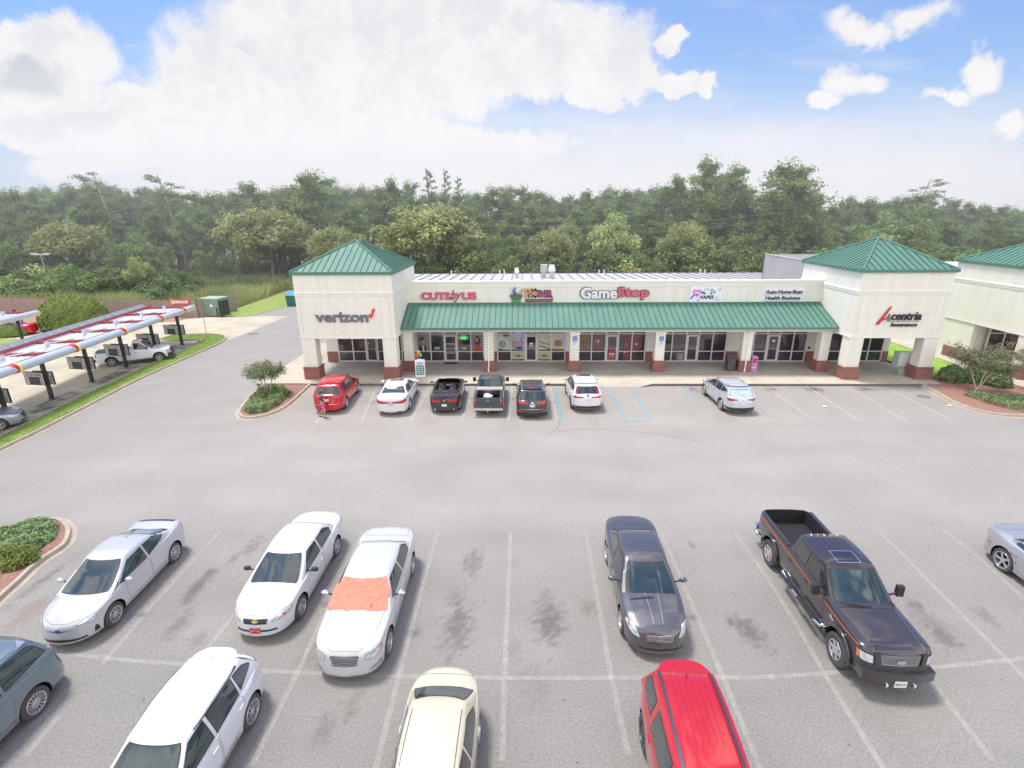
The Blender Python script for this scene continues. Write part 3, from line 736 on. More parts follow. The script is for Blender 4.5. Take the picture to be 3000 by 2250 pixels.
    def side(s, name, poly, mats, off=.005, on='body', both=True, **k):
        out = []
        if name == 'window':      # keep side glass on the flank of the shell
            g = s.sp['cab']; P = []
            n = len(poly)
            for i in range(n):
                a, b = poly[i], poly[(i + 1) % n]
                for k_ in range(4): t = k_ / 4; P.append((a[0] + (b[0] - a[0]) * t, a[1] + (b[1] - a[1]) * t))
            Q = []
            for x, z in P:
                t = max(0, min(1, (z - g['zb']) / (g['zr'] - g.get('edge', .05) - g['zb'])))
                xf = s.gpt(1, t, 1).x - .075; xr = s.gpt(1, t, -1).x + .075
                Q.append((max(xr, min(xf, x)), min(z, g['zr'] - .115)))
            poly = Q; k.pop('round_', None)
        for sy in ((1, -1) if both is True else (both,)):
            out.append(s.decal(name, poly, (0, 0, 0), (1, 0, 0), (0, 0, 1), (0, -sy, 0), mats, off, on, **k))
        return out
    def end(s, name, poly, e, mats, off=.006, on='body', **k):      # poly in (y,z) seen from the front (e=1) or rear
        return s.decal(name, poly, (0, 0, 0), (0, 1, 0), (0, 0, 1), (-e, 0, 0), mats, off, on, **k)
    def top(s, name, poly, mats, off=.005, on='body', **k):
        return s.decal(name, poly, (0, 0, 0), (1, 0, 0), (0, 1, 0), (0, 0, -1), mats, off, on, **k)
    def corner(s, name, poly, e, mats, ang=38, off=.007, on='body', **k):   # poly (u,z): u along the corner plane, + is outward
        out = []
        cx = (s.xf if e > 0 else s.xr) - e * .15
        for sy in (1, -1):
            a = R(ang); d = Vector((-e * math.cos(a), -sy * math.sin(a), 0)); u = Vector((-e * math.sin(a), sy * math.cos(a), 0))
            out.append(s.decal(name, poly, (cx, sy * (s.W - .22), 0), u, (0, 0, 1), d, mats, off, on, **k))
        return out
    # ---- wheels
    def wheels(s):
        sp = s.sp; r = sp['r']; tw = sp.get('tw', .22); rr = r * sp.get('rim', .66); base = None
        for wx in (sp['wb'] / 2, -sp['wb'] / 2):
            for sy in (1, -1):
                root = None
                if base is None:
                    mb = MB(); h = tw / 2
                    mb.lathe([(rr - .01, -h + .02), (rr + .02, -h), (r - .035, -h), (r - .008, -h + .03), (r, -h + .05), (r, h - .05), (r - .008, h - .03), (r - .035, h), (rr + .02, h), (rr - .01, h - .02)], 32, 'y')
                    ty = mb.build('wheel', MT['rubber'], s.root, smooth=40)
                    rm = MB(); k = sp.get('spokes', 5); rm.cur = 0
                    rm.lathe([(rr + .012, h - .012), (rr + .004, h + .004), (rr - .02, h - .0), (rr - .03, h - .05), (rr - .03, -h + .03)], 32, 'y')
                    rm.lathe([(.0, h - .012), (.045, h - .012), (.075, h - .028), (.08, h - .06)], 18, 'y')
                    sw = sp.get('spoke_w', .05)
                    for i in range(k):
                        a = 2 * math.pi * i / k
                        for wd, a2 in (((sw, 0),) if not sp.get('twin') else ((sw * .55, .1), (sw * .55, -.1))):
                            A = a + a2; ca, sa = math.cos(A), math.sin(A); ro = rr - .015
                            P = []
                            for rad, hw, hy in ((.05, wd * .75, h - .022), (ro * .55, wd * .5, h - .018), (ro, wd * .62, h - .014)):
                                P.append([(rad * ca - hw * sa, hy, rad * sa + hw * ca), (rad * ca + hw * sa, hy, rad * sa - hw * ca), (rad * ca + hw * sa, hy - .04, rad * sa - hw * ca), (rad * ca - hw * sa, hy - .04, rad * sa + hw * ca)])
                            vs = [p for q in P for p in q]; fs = [(j * 4 + m_, j * 4 + (m_ + 1) % 4, (j + 1) * 4 + (m_ + 1) % 4, (j + 1) * 4 + m_) for j in range(2) for m_ in range(4)] + [(0, 1, 2, 3)]
                            rm.add(vs, fs)
                    rm.lathe([(0, h - .09), (rr - .03, h - .09)], 24, 'y', mi=1)
                    ri = rm.build('rim', [sp.get('rim_mat', MT['alloy']), MT['dark']], ty, smooth=30)
                    base = ty; wh = ty
                else: wh = copy_tree(base, s.root)
                wh.location = (wx, sy * (s.W - tw / 2 - sp.get('tuck', .025)), r); wh.rotation_euler = (0, 0, 0 if sy > 0 else math.pi)
    # ---- shared trim
    def mirror(s, x, z, sz=.11, mat=None, out=.20, tall=1):
        for sy in (1, -1):
            mb = MB(); y = sy * (s.W * .93)
            mb.ball((x, y + sy * out, z + .05), sz * .62, sz * 1.05, sz * .68 * tall, 12, 8)
            mb.tube([(x, y - sy * .04, z - .02), (x, y + sy * out * .8, z + .02)], .022, 6, 1)
            mb.build('mirror', [mat or s.paint, MT['black']], s.root, smooth=50)
    def handles(s, xs, z, mat=None, doors=None):
        for i, x in enumerate(xs):
            for sy in (1, -1):
                h, n, _, _ = s.bvh['body'].ray_cast(Vector((x, sy * 3, z)), Vector((0, -sy, 0)))
                if h is None: continue
                mb = MB(); mb.obox((x, h.y + sy * .022, z), .085, .012, .014); mb.obox((x - .07, h.y + sy * .008, z), .012, .018, .012); mb.obox((x + .07, h.y + sy * .008, z), .012, .018, .012)
                mb.build('handle', mat or s.paint, (doors or {}).get((i, sy), s.root), smooth=30)
    def doors(s, spans, z0, z1, handle_z=None, mat=None):
        """spans: list of polygons (x,z) per door from the front"""
        dd = {}
        for i, p in enumerate(spans):
            for sy in (1, -1):
                r = s.side('door', p, [s.paint, MT['seam']], .003, both=sy, rim=.009, round_=.06, grid=.11)
                if r[0]: dd[(i, sy)] = r[0]
        if handle_z:
            s.handles([min(q[0] for q in p) + .16 for p in spans], handle_z, mat, dd)
        return dd
    def plate(s, e, z, y=0, w=.30, h=.15, bg=None, ink=None, text=None):
        o = s.end('licence_plate', [(y - w / 2, z - h / 2), (y + w / 2, z - h / 2), (y + w / 2, z + h / 2), (y - w / 2, z + h / 2)], e, [bg or MT['plate'], MT['chrome']], .018, rim=.008, grid=.2)
        if o and text:
            x = sum((v.co.x for v in o.data.vertices)) / len(o.data.vertices); z0 = z
            t = text_mesh('plate_number', text, h * .55, ink or MT['plate_ink'], .002, parent=o, width=w * .82)
            t.matrix_local = Matrix.Translation((x + e * .006, y, z0)) @ Matrix(((0, 0, e, 0), (e, 0, 0, 0), (0, 1, 0, 0), (0, 0, 0, 1)))
        return o
    def finish(s, pos, heading, scale, label, cat='car', wheel=(-1, 1), group=None):
        """wheel=(-1 rear/+1 front, +1 left/-1 right): the wheel whose ground contact is at pos"""
        h = R(heading); sc = scale if not isinstance(scale, (int, float)) else (scale, scale, scale)
        lx, ly = wheel[0] * s.sp['wb'] / 2 * sc[0], wheel[1] * (s.W - .06) * sc[1]
        if wheel[0] == 0: lx = 0
        s.root.location = (pos[0] - lx * math.cos(h) + ly * math.sin(h), pos[1] - lx * math.sin(h) - ly * math.cos(h), .004)
        s.root.rotation_euler = (0, 0, h); s.root.scale = sc
        tag(s.root, label, cat, group); return s.root

def text_mesh(name, body, size, mat, depth=.02, parent=None, width=None, bold=0, shear=0, spacing=1.0, align='CENTER', height=None):
    cu = bpy.data.curves.new(name, 'FONT'); cu.body = body; cu.size = size; cu.extrude = depth / 2; cu.offset = bold; cu.shear = shear
    cu.align_x = align; cu.align_y = 'CENTER'; cu.space_character = spacing; cu.resolution_u = 4
    o = bpy.data.objects.new(name, cu); COL.objects.link(o); bpy.context.view_layer.update()
    me = bpy.data.meshes.new_from_object(o.evaluated_get(bpy.context.evaluated_depsgraph_get())); bpy.data.objects.remove(o); bpy.data.curves.remove(cu)
    xs = [v.co.x for v in me.vertices]; ys = [v.co.y for v in me.vertices]
    cx, cy = (max(xs) + min(xs)) / 2, (max(ys) + min(ys)) / 2
    kx = width / (max(xs) - min(xs)) if width else 1; ky = height / (max(ys) - min(ys)) if height else (1 if not width else kx if not height and size is None else 1)
    for v in me.vertices:
        if align == 'CENTER': v.co.x = (v.co.x - cx) * kx
        else: v.co.x *= kx
        v.co.y = (v.co.y - cy) * ky
    me.materials.clear(); me.materials.append(mat)
    o = bpy.data.objects.new(name, me); COL.objects.link(o); o.parent = parent; return o

def paint(name, col, metal=.0, rough=.3, coat=1):
    return M(name, lin(col), rough, metal, coat, noise=(1.2, .03))

# ---------- a sedan with its details; everything that differs comes through the spec
def sedan(sp, doors, wins, head=None, tail=None, grille=None, lowgrille=None, hood=None, trunk=None, mirror=None, extra=None, hz=.80, handle_mat=None):
    c = Car(sp); P = c.paint
    for w in wins: c.side('window', w, [sp.get('side_glass', c.glass), sp.get('win_trim', MT['black'])], .007, 'cab', rim=.02, round_=.05, grid=.12)
    c.doors(doors, 0, 0, hz, handle_mat)
    if hood: c.top('hood', hood, [P, MT['seam']], .0035, rim=.009, round_=.08, grid=.09)
    if trunk: c.top('trunk_lid', trunk, [P, MT['seam']], .0035, rim=.009, round_=.06, grid=.09)
    if head: c.corner('headlight', head, 1, [MT['lens'], MT['black']], sp.get('hang', 38), rim=.008, round_=.05, grid=.05)
    if tail: c.corner('taillight', tail, -1, [sp.get('tail_mat', MT['red_lens']), MT['black']], sp.get('tang', 35), rim=.008, round_=.04, grid=.05)
    if mirror: c.mirror(*mirror)
    return c
def rect(y0, y1, z0, z1): return [(y0, z0), (y1, z0), (y1, z1), (y0, z1)]
def slats(c, name, y0, y1, z0, z1, n, mat, e=1, off=.012, frame=None, vertical=False):
    """grille with bars"""
    g = c.end(name, frame or rect(y0, y1, z0, z1), e, [MT['black'], MT['chrome']], .008, rim=.012, round_=.03, grid=.08)
    for k in range(n):
        if vertical:
            y = y0 + (y1 - y0) * (k + .5) / n; c.end('bar', rect(y - .006, y + .006, z0 + .01, z1 - .01), e, mat, off, parent=g or c.root, grid=.1)
        else:
            z = z0 + (z1 - z0) * (k + .5) / n; hh = (z1 - z0) / n * .22
            c.end('bar', rect(y0 + .015, y1 - .015, z - hh, z + hh), e, mat, off, parent=g or c.root, grid=.1)
    return g
def badge(c, e, y, z, w, h, mat, shape='oval', off=.02, name='badge'):
    if shape == 'oval': P = [(y + w / 2 * math.cos(R(a)), z + h / 2 * math.sin(R(a))) for a in range(0, 360, 24)]
    elif shape == 'bow': P = [(y - w / 2, z - h / 4), (y - w / 6, z - h / 4), (y - w / 6, z - h / 2), (y + w / 6, z - h / 2), (y + w / 6, z - h / 4), (y + w / 2, z - h / 4), (y + w / 2, z + h / 4), (y + w / 6, z + h / 4), (y + w / 6, z + h / 2), (y - w / 6, z + h / 2), (y - w / 6, z + h / 4), (y - w / 2, z + h / 4)]
    return c.end(name, P, e, mat, off, grid=.3)

DARKTRIM = MT['black']
def std_windows(x0, x1, x2, z0, z1, rake0, rake1):
    pass
# ---- 1 silver white liftback, foreground left ------------------------------------------------
sil = paint('pearl_silver_paint', (198, 199, 201), .2, .28)
sp = dict(name='liftback_car', paint=sil, W=1.76, wb=2.70, fo=.95, ro=.90, r=.325, zb=.17, spokes=10, spoke_w=.03, taper=.06, plan=(7, 2.2), crown=.05,
          top=[(-2.25, 1.02), (-1.95, 1.13), (-1.3, 1.05), (-.2, .95), (.9, .95), (1.35, .90), (1.9, .80), (2.2, .70), (2.30, .62)],
          cab=dict(xb0=-2.12, xb1=1.42, xr0=-.85, xr1=.38, wb=.80, wr=.59, zb=.92, zr=1.51, drop=.05, edge=.05, curve=.16, rt0=.22, rt1=.93, ft0=.08))
c = sedan(sp, [[(-.25, .32), (.72, .32), (.80, .55), (.78, .88), (-.25, .92)], [(-.28, .32), (-.28, .92), (-1.2, 1.0), (-1.05, .62), (-.85, .40)]],
          [[(-.22, .99), (.95, .97), (.35, 1.33), (-.22, 1.38)], [(-.30, 1.0), (-.30, 1.38), (-.95, 1.34), (-1.28, 1.22), (-1.0, 1.11)], [(1.02, .965), (1.2, .955), (.92, 1.06)]],
          head=[(-.20, .66), (.02, .68), (.20, .60), (.30, .66), (.26, .82), (.05, .78)], tail=[(-.02, .72), (.1, .65), (.16, .85), (.12, 1.04), (-.02, 1.05)],
          hood=[(1.22, -.66), (1.22, .66), (2.0, .50), (2.16, .2), (2.16, -.2), (2.0, -.50)], mirror=(.82, 1.0), hz=.80)
c.end('bumper_intake', [(-.62, .27), (.62, .27), (.60, .33), (0, .37), (-.60, .33)], 1, [MT['black'], MT['seam']], .007, rim=.01, grid=.07)
c.end('upper_intake', [(-.40, .60), (0, .555), (.40, .60), (0, .585)], 1, MT['black'], .008, grid=.07)
badge(c, 1, 0, .60, .15, .10, M('blue_emblem', lin((90, 120, 190)), .2, .5))
c.corner('fog_lamp', [(.16, .30), (.30, .30), (.26, .48), (.20, .46)], 1, MT['black'], 40, grid=.06)
c.top('roof_antenna', [(-.75, -.02), (-.55, -.035), (-.55, .035), (-.75, .02)], c.paint, .03, 'cab', grid=.1)
c.end('spoiler', [(-.62, 1.06), (.62, 1.06), (.60, 1.10), (-.60, 1.10)], -1, c.paint, .03, 'cab', grid=.08)
c.top('rear_panel_glass', [(-2.02, -.60), (-2.02, .60), (-1.90, .62), (-1.90, -.62)], MT['car_glass_dark'], .008, grid=.08)
c.finish(G(518, 1643), -87.6, (1.02, .94, 1.0), 'silver white liftback parked nose out at the left, large curved windscreen and grey sill', 'car', (-1, 1))

# ---- 2 white sedan with gold bow emblem --------------------------------------------------------
wh = paint('white_paint_car', (220, 220, 222))
sp = dict(name='sedan_car', paint=wh, W=1.78, wb=2.70, fo=.98, ro=1.08, r=.325, zb=.18, spokes=5, spoke_w=.075, taper=.07, plan=(8, 2.3), rplan=(14, 2.6), crown=.05,
          top=[(-2.42, .88), (-2.30, .99), (-1.75, 1.02), (-1.0, .97), (.6, .93), (1.05, .93), (1.6, .86), (2.05, .76), (2.28, .66), (2.33, .6)],
          cab=dict(xb0=-1.82, xb1=1.30, xr0=-1.18, xr1=.36, wb=.80, wr=.59, zb=.90, zr=1.45, drop=.045, edge=.05, curve=.14))
c = sedan(sp, [[(-.28, .30), (.78, .30), (.84, .6), (.80, .88), (-.28, .92)], [(-.31, .30), (-.31, .92), (-1.18, .96), (-1.12, .72), (-.92, .40)]],
          [[(-.25, .985), (.80, .965), (.28, 1.32), (-.25, 1.37)], [(-.33, .985), (-.33, 1.37), (-.85, 1.35), (-1.22, 1.16), (-1.18, 1.0)]],
          head=[(-.24, .60), (.0, .60), (.22, .64), (.42, .74), (.30, .80), (.02, .77)], tail=[(-.12, .68), (.10, .68), (.22, .74), (.16, .96), (-.06, .94)],
          hood=[(1.16, -.70), (1.16, .70), (2.0, .57), (2.17, .3), (2.17, -.3), (2.0, -.57)], trunk=[(-2.36, -.55), (-2.36, .55), (-1.88, .66), (-1.88, -.66)], mirror=(.66, .98, .11, MT['black']), hz=.78)
slats(c, 'grille', -.34, .34, .56, .69, 5, MT['alloy_dark'], frame=[(-.30, .56), (.30, .56), (.36, .69), (-.36, .69)])
badge(c, 1, 0, .635, .17, .07, M('gold_emblem', lin((225, 185, 95)), .25, .7), 'bow', .022)
c.end('bumper_intake', rect(-.55, .55, .36, .41), 1, MT['black'], .008, round_=.02)
c.plate(1, .40, 0, .30, .15, M('red_plate', lin((200, 50, 62)), .4), MT['plate'], 'UGA')
for sy in (1, -1): c.decal('turn_signal', [(-.05, -.03), (.05, -.03), (.05, .03), (-.05, .03)], (2.02, sy * .70, .69), (-.6, sy * .8, 0), (0, 0, 1), (-.8, -sy * .6, 0), MT['orange_lens'], .013)
c.finish(G(989, 1626), -90.6, (1.03, .97, 1.02), 'white sedan with a gold bow emblem and a red front plate', 'car', (-1, 1))

# ---- 3 long silver white sedan with the orange sunshade ------------------------------------------
sw = paint('silver_white_paint', (206, 206, 208), .1)
sp = dict(name='sedan_car', paint=sw, W=1.90, wb=3.05, fo=.93, ro=1.07, r=.355, zb=.17, spokes=7, spoke_w=.055, taper=.05, plan=(11, 2.4), rplan=(18, 2.6), crown=.045,
          top=[(-2.6, .92), (-2.45, 1.06), (-1.9, 1.08), (-1.0, 1.02), (.6, .99), (1.05, .99), (1.7, .94), (2.2, .86), (2.40, .74), (2.46, .62)],
          cab=dict(xb0=-1.98, xb1=1.24, xr0=-1.32, xr1=.38, wb=.87, wr=.63, zb=.97, zr=1.46, drop=.04, edge=.045, curve=.13, rt0=.15))
c = sedan(sp, [[(-.38, .30), (.82, .30), (.9, .6), (.86, .92), (-.38, .96)], [(-.41, .30), (-.41, .96), (-1.42, 1.0), (-1.36, .72), (-1.15, .40)]],
          [[(-.35, 1.04), (.74, 1.03), (.30, 1.33), (-.35, 1.37)], [(-.43, 1.04), (-.43, 1.37), (-1.15, 1.35), (-1.45, 1.20), (-1.38, 1.06)]],
          head=[(-.20, .62), (.05, .60), (.30, .68), (.34, .80), (.06, .80), (-.18, .78)], tail=[(-.05, .70), (.12, .68), (.17, 1.02), (.02, 1.02)],
          hood=[(1.12, -.75), (1.12, .75), (2.1, .63), (2.30, .36), (2.30, -.36), (2.1, -.63)], trunk=[(-2.52, -.62), (-2.52, .62), (-1.98, .72), (-1.98, -.72)], mirror=(.62, 1.07, .12, MT['chrome']), hz=.84)
slats(c, 'grille', -.36, .36, .50, .74, 6, MT['grille_grey'], frame=[(-.29, .49), (.29, .49), (.38, .75), (-.38, .75)])
c.end('bumper_lip', rect(-.80, .80, .22, .25), 1, MT['chrome'], .01, grid=.1)
c.corner('fog_lamp', [(-.12, .33), (.26, .36), (.24, .44), (-.10, .38)], 1, [MT['chrome'], MT['black']], 40, rim=.01, grid=.06)
for sy in (1, -1): c.decal('turn_signal', [(-.03, -.05), (.03, -.05), (.05, .04), (-.02, .05)], (2.0, sy * .80, .74), (-.75, sy * .66, 0), (0, 0, 1), (-.66, -sy * .75, 0), MT['orange_lens'], .014)
c.side('door_trim', [(-1.3, .40), (.9, .36), (.9, .38), (-1.3, .42)], MT['chrome'], .008, grid=.2)
c3 = c; r300 = c.finish(G(1209, 1684), -89.2, (1.01, .95, 1.02), 'long silver white sedan with tall chrome bar grille and covered windscreen', 'car', (-1, 1))
# sunshade cloth lying over its windscreen
shm = M('orange_cloth', lin((210, 136, 114)), .75, noise=(5, .05))
mb = MB(); A, B = 76, 48; vs = []
for j in range(B + 1):
    t = .03 + .97 * j / B
    for i in range(A + 1):
        q0 = -1 + 2 * i / A
        q = q0 * .97 - (.05 * (1 - t))
        if abs(q0) > .8 and .35 < t < .8: q *= 1 + .10 * (abs(q0) - .8) / .2 * math.sin((t - .35) / .45 * math.pi)
        p = c3.gpt(max(-1.12, min(1.12, q)), t, 1)
        d1 = c3.gpt(q + .01, t, 1) - c3.gpt(q - .01, t, 1); d2 = c3.gpt(q, t + .01, 1) - c3.gpt(q, t - .01, 1)
        nn = d1.cross(d2).normalized(); nn = nn if nn.x > 0 else -nn
        fold = .015 * abs(math.sin(q * 2 + t * 7 + 2 * fbm(q, t, 1.2))) ** 12 + .013 * abs(math.sin(t * 9 - q * 3.2 + 3 * fbm(q + 5, t, .9))) ** 14 + .006 * fbm(q * 2, t * 3, 1.7)
        vs.append(p + nn * (.024 + fold))
mb.add(vs, [(j * (A + 1) + i, j * (A + 1) + i + 1, (j + 1) * (A + 1) + i + 1, (j + 1) * (A + 1) + i) for j in range(B) for i in range(A)])
shade = mb.build('windscreen_cover', shm, None, smooth=True)
shade.matrix_world = Matrix.LocRotScale(r300.location, r300.rotation_euler, r300.scale)
tag(shade, 'wrinkled orange cloth sunshade spread over the windscreen of the long silver white sedan', 'sunshade')
tx = text_mesh('lettering', 'SOLAR', .055, MT['black'], .002, shade, .17); tx2 = text_mesh('lettering', 'GUARD', .055, MT['black'], .002, shade, .17)
def on_glass(o, q, t):
    p = c3.gpt(q, t, 1); du = (c3.gpt(q, t + .02, 1) - c3.gpt(q, t - .02, 1)).normalized(); dr = (c3.gpt(q + .02, t, 1) - c3.gpt(q - .02, t, 1)).normalized(); n = dr.cross(du).normalized()
    o.matrix_local = Matrix((dr, n.cross(dr), n)).transposed().to_4x4(); o.matrix_local = Matrix.Translation(p + n * .045) @ o.matrix_local
on_glass(tx, .42, .20); on_glass(tx2, .70, .20)

# ---- 4 dark grey sedan --------------------------------------------------------------------------------
gy = paint('graphite_paint', (100, 99, 103), .5, .32)
sp = dict(name='sedan_car', paint=gy, W=1.79, wb=2.80, fo=.96, ro=1.10, r=.325, zb=.18, spokes=7, spoke_w=.05, taper=.07, plan=(9, 2.3), rplan=(14, 2.5), crown=.05,
          top=[(-2.48, .90), (-2.36, 1.0), (-1.9, 1.03), (-1.0, .97), (.6, .94), (1.05, .94), (1.7, .87), (2.12, .77), (2.32, .66), (2.36, .6)],
          cab=dict(xb0=-1.92, xb1=1.32, xr0=-1.14, xr1=.34, wb=.80, wr=.59, zb=.90, zr=1.46, drop=.05, edge=.05, curve=.14))
c = sedan(sp, [[(-.30, .30), (.80, .30), (.86, .6), (.82, .88), (-.30, .92)], [(-.33, .30), (-.33, .92), (-1.25, .96), (-1.18, .72), (-.98, .40)]],
          [[(-.27, .985), (.82, .965), (.28, 1.33), (-.27, 1.38)], [(-.35, .985), (-.35, 1.38), (-.85, 1.36), (-1.28, 1.14), (-1.22, 1.0)]],
          head=[(-.16, .56), (.10, .58), (.40, .72), (.34, .82), (.06, .80), (-.10, .70)], tail=[(-.10, .70), (.10, .70), (.18, .76), (.12, .96), (-.06, .94)],
          hood=[(1.18, -.70), (1.18, .70), (2.05, .54), (2.22, .3), (2.22, -.3), (2.05, -.54)], trunk=[(-2.42, -.55), (-2.42, .55), (-1.98, .66), (-1.98, -.66)], mirror=(.68, .99), hz=.79)
g = slats(c, 'grille', -.36, .36, .53, .68, 4, MT['grille_grey'], frame=[(-.31, .52), (.31, .52), (.38, .68), (-.38, .68)])
for k in range(11): y = -.30 + k * .06; c.end('bar', rect(y - .004, y + .004, .535, .67), 1, MT['grille_grey'], .013, parent=g, grid=.1)
badge(c, 1, 0, .60, .13, .12, MT['grille_grey'], 'oval', .026); badge(c, 1, 0, .60, .08, .075, MT['alloy_dark'], 'oval', .029)
c.end('badge_bar', rect(-.075, .075, .59, .612), 1, MT['grille_grey'], .032)
c.end('bumper_intake', rect(-.52, .52, .30, .34), 1, MT['black'], .008, round_=.02)
c.end('bumper_lip', rect(-.70, .70, .235, .25), 1, MT['alloy'], .012)
for sy in (1, -1):
    c.top('hood_crease', [(1.15, sy * .18), (1.15, sy * .18 + .012), (2.05, sy * .12 + .012), (2.05, sy * .12)], MT['alloy'], .008, grid=.15)
    c.top('wiper', [(1.28, sy * .05), (1.31, sy * .05), (1.36, sy * .05 - .60), (1.34, sy * .05 - .60)], MT['black'], .03, grid=.15)
    c.decal('turn_signal', [(-.04, -.04), (.03, -.04), (.04, .05), (-.02, .05)], (1.95, sy * .76, .74), (-.75, sy * .66, 0), (0, 0, 1), (-.66, -sy * .75, 0), MT['orange_lens'], .014)
c.side('body_moulding', [(-1.2, .52), (.85, .50), (.85, .53), (-1.2, .55)], c.paint, .014, grid=.2)
c.finish(G(1776, 1645), -91.1, (1.05, .96, 1.05), 'dark grey sedan parked nose out right of the empty bays, clouds mirrored on its hood', 'car', (-1, -1))

# ---- 5 black crew cab pickup ----------------------------------------------------------------------
bk = paint('black_paint', (62, 58, 60), .1, .22)
sp = dict(name='pickup_truck', paint=bk, W=2.03, wb=3.97, fo=.98, ro=1.22, r=.43, zb=.42, tw=.29, gap=.09, spokes=6, spoke_w=.10, rim=.58, taper=.03, plan=(26, 3.2), rplan=(40, 4), crown=.03, tuck=-.03, rim_mat=MT['chrome'],
          top=[(-3.2, 1.34), (-1.0, 1.34), (.9, 1.34), (1.28, 1.32), (1.7, 1.30), (2.6, 1.26), (2.85, 1.20), (2.97, 1.10)],
          rin=[.02] * 12, fin=[.03, .03, .03, .0, .0, .04, .06, .07, .08, .08, .08, .08],
          cuts=[(-3.12, -1.13, -.80, .80, .86, 1.8)], lift=.08,
          cab=dict(xb0=-1.05, xb1=1.42, xr0=-.92, xr1=.62, wb=.90, wr=.72, zb=1.30, zr=1.98, drop=.02, edge=.055, curve=.12, rt0=.2, rt1=.85))
c = Car(sp)
c.doors([[(.02, .55), (1.08, .55), (1.16, .8), (1.12, 1.29), (.02, 1.29)], [(-.01, .55), (-.01, 1.29), (-.92, 1.29), (-.92, .55)]], 0, 0, 1.08)
for w in ([(.06, 1.37), (1.08, 1.35), (.62, 1.86), (.06, 1.88)], [(-.06, 1.37), (-.06, 1.88), (-.72, 1.87), (-.76, 1.37)]): c.side('window', w, [MT['car_glass_dark'], MT['black']], .008, 'cab', rim=.03, round_=.05, grid=.12)
c.top('hood', [(1.42, -.78), (1.42, .78), (2.82, .66), (2.82, -.66)], [bk, MT['seam']], .004, rim=.015, round_=.05, grid=.12)
c.top('cowl_vent', [(1.36, -.76), (1.36, .76), (1.52, .78), (1.52, -.78)], MT['alloy_dark'], .012, grid=.12)
c.top('sunroof', [(.02, -.36), (.02, .36), (.50, .36), (.50, -.36)], [MT['car_glass_dark'], MT['alloy']], .014, 'cab', rim=.022, round_=.05, grid=.12)
for k in range(5): c.top('roof_rib', [(-.75, -.42 + k * .21), (-.75, -.40 + k * .21), (-.05, -.40 + k * .21), (-.05, -.42 + k * .21)], MT['alloy_dark'], .010, 'cab', grid=.2)
for k in range(5):
    y = -.42 + k * .21; h = c.bvh['cab'].ray_cast(Vector((-.80, y, 4)), Vector((0, 0, -1)))[0]
    MB().ball((-.80, y, h.z + .01), .05, .03, .03, 10, 6).build('cab_light', MT['orange_lens'] if k % 2 else MT['lens'], c.root, smooth=True)
slats(c, 'grille', -.50, .50, .92, 1.15, 10, MT['grille_grey'], frame=[(-.46, .91), (.46, .91), (.52, 1.16), (-.52, 1.16)])
badge(c, 1, 0, 1.02, .24, .10, MT['alloy'], 'oval', .035)
for sy in (1, -1): c.end('grille_surround', [(sy * .53, .86), (sy * .66, .86), (sy * .68, 1.20), (sy * .55, 1.20)] if sy > 0 else [(sy * .66, .86), (sy * .53, .86), (sy * .55, 1.20), (sy * .68, 1.20)], 1, bk, .03, grid=.1)
c.corner('headlight', [(-.14, .92), (.16, .92), (.22, 1.14), (-.10, 1.14)], 1, [MT['lens'], MT['black']], 28, .010, rim=.012, round_=.03, grid=.06)
c.corner('turn_signal', [(.17, .94), (.24, .94), (.27, 1.12), (.23, 1.14)], 1, MT['orange_lens'], 40, .012, grid=.06)
mb = MB()
P = [(3.00 - .13 * (abs(y) ** 2.5), y) for y in [-.95 + 1.90 * k / 16 for k in range(17)]]
for z0, z1, off in ((.52, .76, 0),): mb.prism([(x + .05, y) for x, y in P] + [(x - .25, y) for x, y in reversed(P)], z0, z1)
mb.build('front_bumper', bk, c.root, smooth=30)
for sy in (1, -1): MB().tube([(3.0, sy * .36, .54), (3.10, sy * .36, .50), (3.10, sy * .36, .44), (3.0, sy * .36, .42)], .022, 8).build('tow_hook', MT['chrome'], c.root, smooth=True)
o = MB().box(3.06, 3.07, -.16, .16, .42, .60).build('licence_plate', MT['plate'], c.root)
t = text_mesh('plate_number', 'R015Y', .09, MT['plate_ink'], .002, o, .26); t.matrix_local = Matrix.Translation((3.075, 0, .51)) @ Matrix(((0, 0, 1, 0), (1, 0, 0, 0), (0, 1, 0, 0), (0, 0, 0, 1)))
stripe = M('orange_stripe', lin((232, 110, 72)), .3)
c.side('body_stripe', [(-3.1, 1.235), (2.62, 1.18), (2.62, 1.20), (-3.1, 1.255)], stripe, .012, grid=.3)
c.side('body_stripe', [(-3.1, 1.20), (-1.1, 1.185), (-1.1, 1.192), (-3.1, 1.207)], stripe, .012, grid=.3)
c.side('fender_badge', [(1.46, 1.02), (1.62, 1.0), (1.70, 1.06), (1.58, 1.08), (1.5, 1.14)], MT['chrome'], .014, grid=.1)
